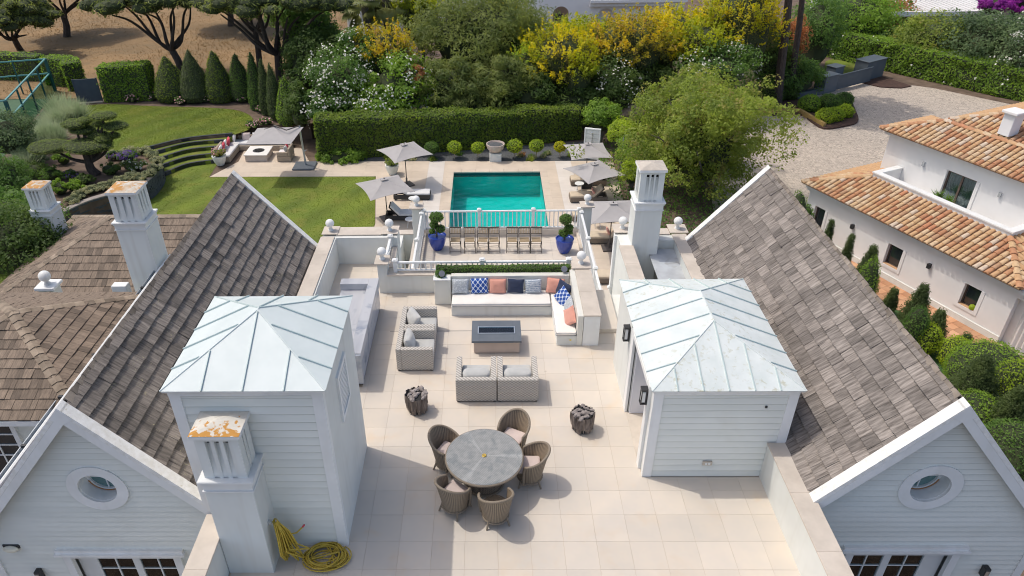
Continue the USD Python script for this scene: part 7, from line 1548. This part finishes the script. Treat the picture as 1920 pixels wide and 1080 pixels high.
for p0, p1, w, h in (((1533, 174), (1557, 168), .9, 1.25), ((1550, 164), (1566, 160), .8, 1.55), ((1608, 150), (1642, 141), 1.1, 1.45)):
    m_, P, Q = pil(p0, p1, w, h); part('pillar', m_, 'gate_slate', dg); d = Q - P; part('pillar_cap', obox((P + Q) / 2 + [0, 0, h], np.linalg.norm(d) + .1, w + .1, .05, math.atan2(d[1], d[0]), .01), 'gate_slate', dg)
P, Q = G(1560, 172, GZ), G(1630, 154, GZ); d = Q - P; rz = math.atan2(d[1], d[0]); Lg = np.linalg.norm(d)
part('gate_frame', [obox((P + Q) / 2 + [0, 0, .1], Lg, .08, .07, rz), obox((P + Q) / 2 + [0, 0, 1.12], Lg, .08, .07, rz)], 'gate_slate', dg)
for k in range(34): part('gate_slat', obox(P + d * (k + .5) / 34 + [0, 0, .17], Lg / 34 - .03, .05, .95, rz), 'gate_slate', dg)
P, Q = G(1488, 186, GZ), G(1540, 175, GZ); d = Q - P; part('ramp_wall', obox((P + Q) / 2, np.linalg.norm(d), .4, .45, math.atan2(d[1], d[0]), .02), 'gate_slate', dg)
vg = thing('verge', 'grass verge beyond the driveway gate', 'lawn', G(1580, 130, GZ), kind='structure'); part('turf', sheet([tuple(G(x, y, GZ)[:2]) for x, y in ((1540, 150), (1548, 115), (1575, 104), (1612, 118), (1640, 132), (1610, 148), (1570, 156))], GZ - .006), 'lawn_green', vg)
# stone bank at the right end of the pool hedge
bk = thing('stone_bank', 'rough pale boulders of a bank under the trees right of the hedge', 'rocks', G(1190, 212, GZ)); r = random.Random(8); mat('boulder', (.36, .27, .19), .9, (.25, .19, .14), 2, bump=.6, bscale=6, bdist=.05)
for i in range(22):
    px, py = 1165 + r.uniform(0, 60), 0; py = 222 - (px - 1165) * .55 + r.uniform(-6, 8); c = Gy(px, py, 46.5); part('boulder', place(blob((0, 0, 0), r.uniform(.4, .65), .4, r.uniform(.22, .34), 1, .3, 1.7, i), c, r.uniform(-.3, .3)), 'boulder', bk)
# ------------------------------------------------------------------ the white villa with tiled roofs
vu = unit(V3(.412, -.911, 0)); vn = V3(-vu[1], vu[0], 0); VO = V3(14.95, 32.0, 0); zz = V3(0, 0, 1)
def VP(a, b, z): return VO + vu * a + vn * b + zz * z
villa = thing('tiled_villa', 'white neighbouring villa with terracotta barrel-tile roofs', 'house', VP(5, 3, GZ))
def vbox(a0, a1, b0, b1, z0, z1): return frame_box(VO, vu, vn, zz, a0, a1, b0, b1, z0, z1)
win = [(.86, 1.48, -5.44, -4.38), (4.99, 5.72, -5.33, -4.36), (8.57, 9.24, -5.31, -4.37)]
wallpoly = sbox(.35, -6, 10.45, -3.5)
for a0, a1, z0, z1 in win: wallpoly = wallpoly.difference(sbox(a0, z0, a1, z1))
part('wall', [slab(VP(0, .3, 0), vu, zz, -vn, wallpoly, 0, -.25), vbox(.35, 16, .56, 7.5, -6, -3.48), vbox(10.45, 10.75, .3, .55, -3.95, -3.48), vbox(13.2, 16, .3, .55, -6, -3.48)], 'villa_white', villa)
part('plinth', vbox(.32, 10.47, .25, .30, -6, -5.72), 'stucco', villa)
part('cornice', [vbox(.2, 16.2, .12, .3, -3.66, -3.52), vbox(.25, 16.2, .2, .3, -3.78, -3.66)], 'villa_white', villa)
for a0, a1, z0, z1 in win:
    w = holder('window', villa); part('frame', [vbox(a0, a0 + .05, .44, .5, z0, z1), vbox(a1 - .05, a1, .44, .5, z0, z1), vbox(a0 + .05, a1 - .05, .44, .5, z1 - .05, z1), vbox(a0 + .05, a1 - .05, .44, .5, z0, z0 + .05)], 'frame_brown', w); part('pane', vbox(a0 + .05, a1 - .05, .47, .48, z0 + .05, z1 - .05), 'window_dark', w); part('sill', vbox(a0, a1, .30, .44, z0 - .0, z0 + .02), 'tile_sill', w)
    for q_ in (vbox(a0 - .14, a0, .28, .30, z0 - .14, z1), vbox(a1, a1 + .14, .28, .30, z0 - .14, z1), vbox(a0, a1, .28, .30, z0 - .14, z0)): part('surround', q_, 'villa_white', w)
part('flower', place(blob((0, 0, 0), .12, .1, .12, 2, .2, 2, 1), VP(9.1, .35, -5.2)), 'leaf_lime', villa)
cd = holder('curtained_door', villa, 'wide opening with pale curtains'); v_, f_ = curtain(0, 2.5, 0, -5.98, -3.95, .05, 14); part('curtain', (VO + v_[:, :1] * vu + 10.75 * vu + (.5 + v_[:, 1:2]) * vn + v_[:, 2:] * zz, f_), 'curtain_pale', cd)
for a, z in ((3.1, -4.43), (7.0, -4.41)): part('wall_lamp', frame_box(VP(a, .3, z), vu, zz, -vn, -.06, .06, -.1, .1, 0, .14), 'black_metal', villa)
def tiled(P, u, v, n, poly, parent, ind, seed, pitch=.235, course=.36):
    """Barrel tiles: half round covers in rows up the slope, one by one."""
    poly = Polygon(poly); a0, b0, a1, b1 = poly.bounds; r = random.Random(seed); out = []
    part('roof_deck', slab(P, u, v, n, list(poly.exterior.coords)[:-1], .0, -.05), 'tile_under', parent); m = 5
    a = a0 + pitch / 2
    while a < a1:
        b = b0 - .06
        ln = LineString([(a, -9), (a, 99)]).intersection(poly)
        if not ln.is_empty:
            lo, hi = ln.bounds[1], ln.bounds[3]
            if lo < .03: lo -= .06
            b = lo
            while b < hi - .05:
                e = min(b + course + .05, hi); pts = []
                for bb, rr, lift in ((b, .085, .035), (e, .07, .012)):
                    for k in range(m + 1): t = math.pi * k / m; pts.append(P + u * (a + rr * 1.12 * math.cos(t) + r.uniform(-.004, .004)) + v * bb + n * (lift + rr * .95 * math.sin(t)))
                F = [[k, k + 1, m + 2 + k] for k in range(m)] + [[k, m + 2 + k, m + 1 + k] for k in range(m)] + [[0, k + 1, k] for k in range(1, m)]
                out.append((np.array(pts), np.array(F)[:, ::-1] if np.dot(np.cross(u, v), n) > 0 else np.array(F))); b += course
        a += pitch
    sc = []
    for q in out:
        ce = q[0].mean(0); d = ce - [0, 0, CAM_Z]; z = d @ CF; px = 890.7 + FPX * (d @ CR) / z; py = 540 - FPX * (d @ CU) / z; sc.append(-1 / (d @ d) if -5 < px < 1925 else 1)
    o = np.argsort(sc)
    for i in o[:ind]: part('barrel_tile', out[i], 'tile_clay', parent, smooth=60)
    rest = [out[i] for i in o[ind:]]
    if rest: part('barrel_tile_field', rest, 'tile_clay', parent, smooth=60, kind='stuff')
def ridge_tiles(A, B, parent):
    d = B - A; L = np.linalg.norm(d); d /= L; s = unit(np.cross(d, zz)); up_ = np.cross(s, d); t = 0
    while t < L - .05:
        pts = []; m = 5
        for tt, rr, lf in ((t, .13, .05), (min(t + .42, L), .11, .02)):
            for k in range(m + 1): a = math.pi * k / m; pts.append(A + d * tt + s * rr * math.cos(a) + up_ * (lf + rr * .8 * math.sin(a)))
        F = [[k, m + 2 + k, k + 1] for k in range(m)] + [[k, m + 1 + k, m + 2 + k] for k in range(m)] + [[0, k, k + 1] for k in range(1, m)]
        part('ridge_tile', (np.array(pts), np.array(F)), 'tile_clay', parent, smooth=60); t += .37
SL = .35; cs_, sn_ = 1 / math.hypot(1, SL), SL / math.hypot(1, SL)
def vfacet(corner, u, inn, poly_plan, z, parent, ind, seed):
    v = inn * cs_ + zz * sn_; n = -inn * sn_ + zz * cs_; tiled(corner + zz * 0, u, v, n, [(a, b / cs_) for a, b in poly_plan], parent, ind, seed)
lr = holder('lower_roof', villa, 'lower skirt roof of barrel tiles round the ground floor')
D_ = 2.02; zt_ = -3.45 + SL * D_
vfacet(VP(0, 0, -3.45), vu, vn, [(0, 0), (10.55, 0), (10.55 - D_, D_), (D_, D_)], 0, lr, 240, 1)
vfacet(VP(0, 7.5, -3.45), -vn, vu, [(0, 0), (7.5, 0), (7.5 - D_, D_), (0, D_)], 0, lr, 40, 2)
vfacet(VP(10.55, 0, -3.45), vn, -vu, [(0, 0), (7.5, 0), (7.5, D_), (D_, D_)], 0, lr, 20, 3)
ridge_tiles(VP(0, 0, -3.45), VP(D_, D_, zt_), lr); ridge_tiles(VP(10.55, 0, -3.45), VP(10.55 - D_, D_, zt_), lr)
part('wall', [vbox(D_ - .05, 8.58, D_ + .24, 7.5, -3.47, -3.30)], 'villa_white', villa)
bl = holder('balcony_wall', villa, 'white rendered balcony wall above the lower roof'); part('wall', [vbox(D_ + .02, 8.55, D_, D_ + .22, -3.4, -2.56), vbox(D_ + .02, D_ + .24, D_ + .22, 3.6, -3.4, -2.561), vbox(8.33, 8.55, D_ + .22, 3.6, -3.4, -2.561)], 'villa_white', bl); part('coping', [vbox(D_ - .02, 8.59, D_ - .04, D_ + .26, -2.56, -2.5), vbox(D_ - .02, D_ + .28, D_ + .26, 3.58, -2.56, -2.5), vbox(8.29, 8.59, D_ + .26, 3.58, -2.56, -2.5)], 'white_paint', bl)
up_poly = sbox(1.15, -3.4, 14, -1.06).difference(sbox(4.32, -3.28, 5.68, -1.84))
part('wall', [slab(VP(0, 3.6, 0), vu, zz, -vn, up_poly, 0, -.22), vbox(1.15, 14, 3.83, 8, -3.3, -1.08)], 'villa_white', villa)
part('cornice', vbox(.95, 14.2, 3.42, 3.6, -1.26, -1.12), 'villa_white', villa)
sd = holder('sliding_door', villa, 'dark framed sliding balcony door with curtains'); part('frame', [vbox(4.32, 4.39, 3.68, 3.76, -3.28, -1.84), vbox(5.61, 5.68, 3.68, 3.76, -3.28, -1.84), vbox(4.96, 5.04, 3.68, 3.76, -3.28, -1.91), vbox(4.39, 5.61, 3.68, 3.76, -1.91, -1.84)], 'frame_brown', sd); part('pane', vbox(4.39, 4.96, 3.71, 3.72, -3.28, -1.91), 'pane', sd); part('pane', vbox(5.04, 5.61, 3.71, 3.72, -3.28, -1.91), 'pane', sd)
v_, f_ = curtain(4.4, 5.6, 0, -3.28, -1.9, .03, 12); part('curtain', (VO + v_[:, :1] * vu + (3.80 + v_[:, 1:2]) * vn + v_[:, 2:] * zz, f_), 'curtain_grey', sd)
for q_ in (vbox(4.18, 4.32, 3.57, 3.6, -3.28, -1.84), vbox(5.68, 5.82, 3.57, 3.6, -3.28, -1.84)): part('surround', q_, 'villa_white', sd)
for a in (3.2, 6.75): part('wall_lamp', frame_box(VP(a, 3.6, -1.98), vu, zz, -vn, -.05, .05, -.1, .1, 0, .1), 'steel', villa)
ur = holder('upper_roof', villa, 'upper roof of barrel tiles')
vfacet(VP(.8, 3.25, -1.04), vu, vn, [(0, 0), (14, 0), (14, 1.75), (1.75, 1.75)], 0, ur, 200, 4); vfacet(VP(.8, 6.75, -1.04), -vn, vu, [(0, 0), (3.5, 0), (1.75, 1.75)], 0, ur, 20, 5); ridge_tiles(VP(.8, 3.25, -1.04), VP(2.55, 5.0, -1.04 + SL * 1.75), ur); ridge_tiles(VP(2.55, 5.0, -1.04 + SL * 1.75), VP(14, 5.0, -1.04 + SL * 1.75), ur)
fr_ = holder('rear_roof', villa, 'farther roof of barrel tiles with a white chimney'); part('wall', vbox(2.4, 14, 6.6, 12, -3, -.75), 'villa_white', villa)
vfacet(VP(2.0, 6.2, -.72), vu, vn, [(0, 0), (12, 0), (12, 3), (3, 3)], 0, fr_, 110, 6); ridge_tiles(VP(2.0, 6.2, -.72), VP(5.0, 9.2, -.72 + SL * 3), fr_); vfacet(VP(2.0, 12.2, -.72), -vn, vu, [(0, 0), (6, 0), (3, 3)], 0, fr_, 10, 7)
vc = holder('chimney', villa); q = Gy(1900, 222, 30.5); part('shaft', obox((q[0], q[1], -.6), .6, .5, .95, .4, .01), 'villa_white', vc); part('cap', obox((q[0], q[1], .35), .8, .7, .12, .4, .02), 'villa_white', vc)
for i, (a, b_) in enumerate(((4.8, 3.4), (5.3, 3.4))): t = thing('balcony_plant', ('left' if i == 0 else 'right') + ' palm-like plant on the villa balcony by the sliding door', 'plant', VP(a, 3.0, -3.3)); r = np.random.default_rng(i); P = np.tile(VP(a - .2, 3.1, -2.9), (26, 1)) + r.normal(0, .05, (26, 3)); part('foliage', tufts(P, np.tile([0, 0, 1.0], (26, 1)), .38, r, 3, .9, .12), 'leaf_mid', t)
dc = thing('deck_chair', 'pale slatted deck chair on the villa balcony', 'chair', VP(6.6, 2.9, -3.3)); part('frame', [vbox(6.2, 7.1, 2.6, 2.66, -3.0, -2.95), vbox(6.2, 7.1, 3.1, 3.16, -3.0, -2.95)], 'white_paint', dc)
for k in range(8): part('slat', vbox(6.2 + k * .11, 6.28 + k * .11, 2.66, 3.1, -2.98, -2.96), 'white_paint', dc)
# paths beside the villa
tp_ = thing('terracotta_path', 'terracotta tiled path along the villa wall', 'path', VP(5, -.6, GZ), kind='structure'); part('bed', vbox(-1, 14, -1.25, .28, GZ - .05, GZ + .0), 'soil', tp_)
for i in range(44):
    for j in range(4):
        if 3 < i: part('paving_tile', frame_box(VO, vu, vn, zz, -1 + i * .34 + .006, -.66 + i * .34 - .006, -1.25 + j * .38 + .006, -.87 + j * .38 - .006, GZ, GZ + .02 + RNG.uniform(0, .003)), 'terracotta_path', tp_)
tf = thing('turf_strip', 'green artificial turf strip beside the terracotta path', 'turf', VP(5, -2, GZ), kind='structure'); part('turf', vbox(-1, 14, -3.2, -1.26, GZ - .04, GZ + .008), 'turf', tf)
# cypresses, clipped globe and shrubs beside the villa
def cypress(px, py, b, wpx, m, label, seed, h=None):
    d = CR * ((px - 890.708) / FPX) - CU * ((py - 540.0) / FPX) + CF; E = VP(0, b, 0); t = (E @ vn) / (d @ vn); tip = np.array([0, 0, CAM_Z]) + d * t; hh = tip[2] - GZ; s = np.linalg.norm(d) * t / FPX; R = wpx * s; r = np.random.default_rng(seed)
    k = int(700 + 650 * hh * R); u = r.uniform(0, 1, k); prof = np.interp(u, [0, .1, .3, .6, .85, 1], [.75, 1, .9, .55, .24, .02]) * R; a = r.uniform(0, 2 * np.pi, k); rr = prof * r.uniform(.55, 1.12, k)
    P = np.c_[tip[0] + rr * np.cos(a), tip[1] + rr * np.sin(a), GZ + .1 + u * (hh - .1)]; ax = np.c_[np.cos(a) * .45, np.sin(a) * .45, np.full(k, 1.0)]
    n_s = 7; PP = np.repeat(P, n_s, 0) + np.repeat(ax, n_s, 0) * r.uniform(-.05, .2, k * n_s)[:, None] + r.normal(0, .028, (k * n_s, 3))
    core = lathe([(R * .45, 0), (R * .68, hh * .25), (R * .45, hh * .6), (.02, hh * .95)], 10, (tip[0], tip[1], GZ + .08))
    return plant('cypress', label, 'conifer', (tip[0], tip[1], GZ), leaf_cards(PP, np.repeat(ax, n_s, 0) * [1, 1, .2], .075, r, .4, .7), m, core, tube([(tip[0], tip[1], GZ - .05), (tip[0], tip[1], GZ + .4)], .05, 6), 'bark_grey', 'small cypresses along the villa path')
for i, (px, py, w, lb) in enumerate(((1559, 420, 9, 'farthest, just past the shingled ridge'), (1597, 446, 9, 'slim one second from the far end'), (1638, 468, 21, 'broad one below the middle villa window'), (1676, 548, 9, 'smallest one on the turf strip'), (1733, 540, 20, 'tall dark one left of the right-hand villa window'), (1764, 588, 16, 'tall one in front of the terracotta path'), (1812, 634, 14, 'slim tall one beside the clipped globe'))): cypress(px, py, -2.1 if i != 3 else -1.9, w, 'leaf_cypress', 'small cypress by the villa, ' + lb, 700 + i)
for i, (px, py, w, b, lb) in enumerate(((1850, 676, 40, -4.6, 'broad bushy cypress in front of the clipped globe'), (1915, 735, 36, -5.2, 'broad dark cypress at the right edge, the lowest'))): cypress(px, py, b, w, 'leaf_cypress', lb, 720 + i)
def vball(px, py, rp, b, m, label, seed, name='clipped_globe', sq=.85):
    d = CR * ((px - 890.708) / FPX) - CU * ((py - 540.0) / FPX) + CF; t = (VP(0, b, 0) @ vn) / (d @ vn); c = np.array([0, 0, CAM_Z]) + d * t; s = np.linalg.norm(d) * t / FPX; R = rp * s
    if name != 'clipped_globe': top = c[2] + R * sq; c[2] = (top + GZ) / 2; sq = max(.4, (top - GZ) / 2) / R
    mm = blob(c, R, R, R * sq, 3, .06 if name == 'clipped_globe' else .2, 2, seed); st = None
    return plant(name, label, 'shrub', (c[0], c[1], GZ), surface_leaves(mm, int(5200 * max(R, .4)), .07, seed, .55, .02, .6, .04), m, blob(c, R * .95, R * .95, R * sq * .94, 2, .06, 2, seed), st)
vball(1852, 700, 56, -2.9, 'leaf_bright', 'big round clipped globe shrub beside the shingled roof', 731)
for i, (px, py, rp, b, m, lb) in enumerate(((1795, 655, 22, -2.6, 'leaf_lime', 'lime-green shrub between the cypresses and the clipped globe'), (1742, 625, 18, -2.9, 'leaf_lime', 'lime-green shrub behind the tall cypress row'), (1905, 700, 26, -3.4, 'leaf_lime', 'lime-green shrub right of the clipped globe'), (1905, 840, 48, -6.6, 'leaf_mid', 'dark green shrub below the right-hand roof edge'), (1830, 770, 34, -5.4, 'leaf_bright', 'green shrub in front of the clipped globe'), (1725, 590, 16, -3.2, 'leaf_mid', 'small green shrub behind the ridge, beside the turf'), (1635, 500, 16, -3.2, 'leaf_bright', 'small bright shrub behind the broad cypress'), (1500, 372, 20, -4.4, 'leaf_mid', 'green shrub at the corner of the villa, far end'), (1512, 395, 14, -1.2, 'leaf_mid', 'low shrub against the far corner of the villa wall'))): vball(px, py, rp, b, m, lb, 740 + i, 'green_shrub')
# ------------------------------------------------------------------ distant villas along the top edge
def arch_wall(x0, x1, y, z0, z1, arches, th=.4):
    p = sbox(x0, z0, x1, z1)
    for c, w, zb, zs in arches: p = p.difference(Polygon([(c - w, zb), (c + w, zb)] + [(c + w * math.cos(a), zs + w * math.sin(a)) for a in np.linspace(0, np.pi, 14)]))
    return slab((0, y + th, 0), (1, 0, 0), (0, 0, 1), (0, -1, 0), p, th)
fv = thing('arched_villa', 'white villa with arched porches behind the yellow conifers', 'house', (5, 76, -7)); q = Gy(920, 5, 74); zt_ = Gy(1100, -40, 74)[2]
zl = Gy(1000, 18, 74)[2]
X = lambda px: Gy(px, 20, 74)[0]
part('wall', arch_wall(X(820), X(1262), 74, -8, zt_ , [((X(905) + X(985)) / 2, (X(985) - X(905)) / 2, -9, Gy(945, 3, 74)[2] - (X(985) - X(905)) / 2), (X(1137), .95, -9, Gy(1137, 16, 74)[2] - .95), (X(1052), .8, -9, Gy(1052, 12, 74)[2] - .8), (X(1225), 1.1, -9, Gy(1225, 20, 74)[2] - 1.1)]), 'villa_white', fv)
part('cornice', box(X(1105), X(1275), 73.7, 74.0, zl + .25, zl + .6), 'villa_white', fv); part('cornice', box(X(1105), X(1285), 73.5, 74.0, zl + .6, zl + .85), 'villa_white', fv)
part('terrace_block', box(X(1110), X(1285), 74.4, 90, -8, zl + .8), 'villa_white', fv); part('rear_wall', box(X(815), X(1110), 77, 77.3, -8, zt_ + 2), 'porch_brown', fv)
dw = holder('french_window', fv); part('frame', box(X(985), X(1002), 76.9, 76.99, -8, zl + 1.2), 'frame_brown', dw); part('pane', box(X(987), X(1000), 76.86, 76.89, -8, zl + 1.1), 'window_dark', dw)
part('planting', [box(X(1040), X(1055), 73.9, 73.99, zl - 1.0, zl - .4)], 'window_dark', fv)
av = thing('arched_pavilion', 'white arched porch wing behind the two palms', 'house', (-9, 66, -6)); Y_ = 64; X2 = lambda px: Gy(px, 60, Y_)[0]; z_a = Gy(730, 18, Y_)[2]
part('wall', arch_wall(X2(672), X2(752), Y_, -7, Gy(730, 5, Y_)[2], [((X2(716) + X2(740)) / 2, (X2(740) - X2(716)) / 2, -7.2, Gy(730, 34, Y_)[2]), ((X2(684) + X2(706)) / 2, (X2(706) - X2(684)) / 2, -7.2, Gy(730, 34, Y_)[2])]), 'villa_white', av)
for k in range(3): part('cornice', box(X2(660), X2(756), Y_ - .12 - .06 * k, Y_, z_a + .05 + .22 * k, z_a + .2 + .22 * k), 'villa_white', av)
part('column', lathe([(.18, -7), (.16, z_a)], 10, (X2(657), Y_, 0)), 'villa_white', av); part('column', lathe([(.18, -7), (.16, z_a)], 10, (X2(682), Y_ - .6, 0)), 'villa_white', av)
part('rear_wall', box(X2(640), X2(770), Y_ + 3, Y_ + 3.2, -7, z_a + 1.5), 'deck_stone', av); part('window', box(X2(720), X2(736), Y_ + 2.9, Y_ + 2.99, -6, Gy(730, 40, Y_)[2]), 'window_dark', av); part('plinth', box(X2(655), X2(700), Y_ - 1.2, Y_ - .5, -7, Gy(660, 110, Y_)[2]), 'villa_white', av)
mv = thing('modern_villa', 'white modern villa with a slatted pergola roof, top right', 'house', (50, 84, -7)); Ym = 66; Xm = lambda px: Gy(px, 30, Ym)[0]; zp = Gy(1760, 22, Ym)[2]
part('wall', [box(Xm(1662), Xm(1765), Ym + .5, Ym + .8, -8, zp - .1), box(Xm(1600), Xm(1990), Ym + 9, Ym + 9.4, -8, zp + 3.5), box(Xm(1862), Xm(1875), Ym - 1, Ym + 1.5, -8, zp + 2.2)], 'villa_white', mv); part('terrace_slab', box(Xm(1660), Xm(1940), Ym - .3, Ym + 9, zp - .35, zp - .05), 'pergola_floor', mv)
for q_ in (box(Xm(1662), Xm(1830), Ym - .5, Ym - .2, zp - .25, zp + .12), box(Xm(1790), Xm(1840), Ym + 5, Ym + 5.3, zp + .3, zp + 1.1), box(Xm(1840), Xm(1925), Ym - .8, Ym - .5, zp - .9, zp - .5)): part('beam', q_, 'villa_white', mv)
for k in range(18): part('pergola_slat', box(Xm(1690) + k * .48, Xm(1690) + k * .48 + .16, Ym - .2, Ym + 4.5, zp + .02, zp + .14), 'villa_white', mv)
part('window', box(Xm(1680), Xm(1690), Ym + .44, Ym + .5, -8, zp - .6), 'window_dark', mv); part('window', box(Xm(1880), Xm(1905), Ym + 1.5, Ym + 1.56, -8, zp - .3), 'window_dark', mv)
for i, (px, py, a, b_) in enumerate(((1865, 12, 20, 16), (1912, 14, 16, 22))): bush('bougainvillea', ('left' if i == 0 else 'right') + ' magenta bougainvillea on the modern villa', 'shrub', px, py, 64, a, b_, 'flower_magenta', 780 + i, n=40, per=60, size=.2)
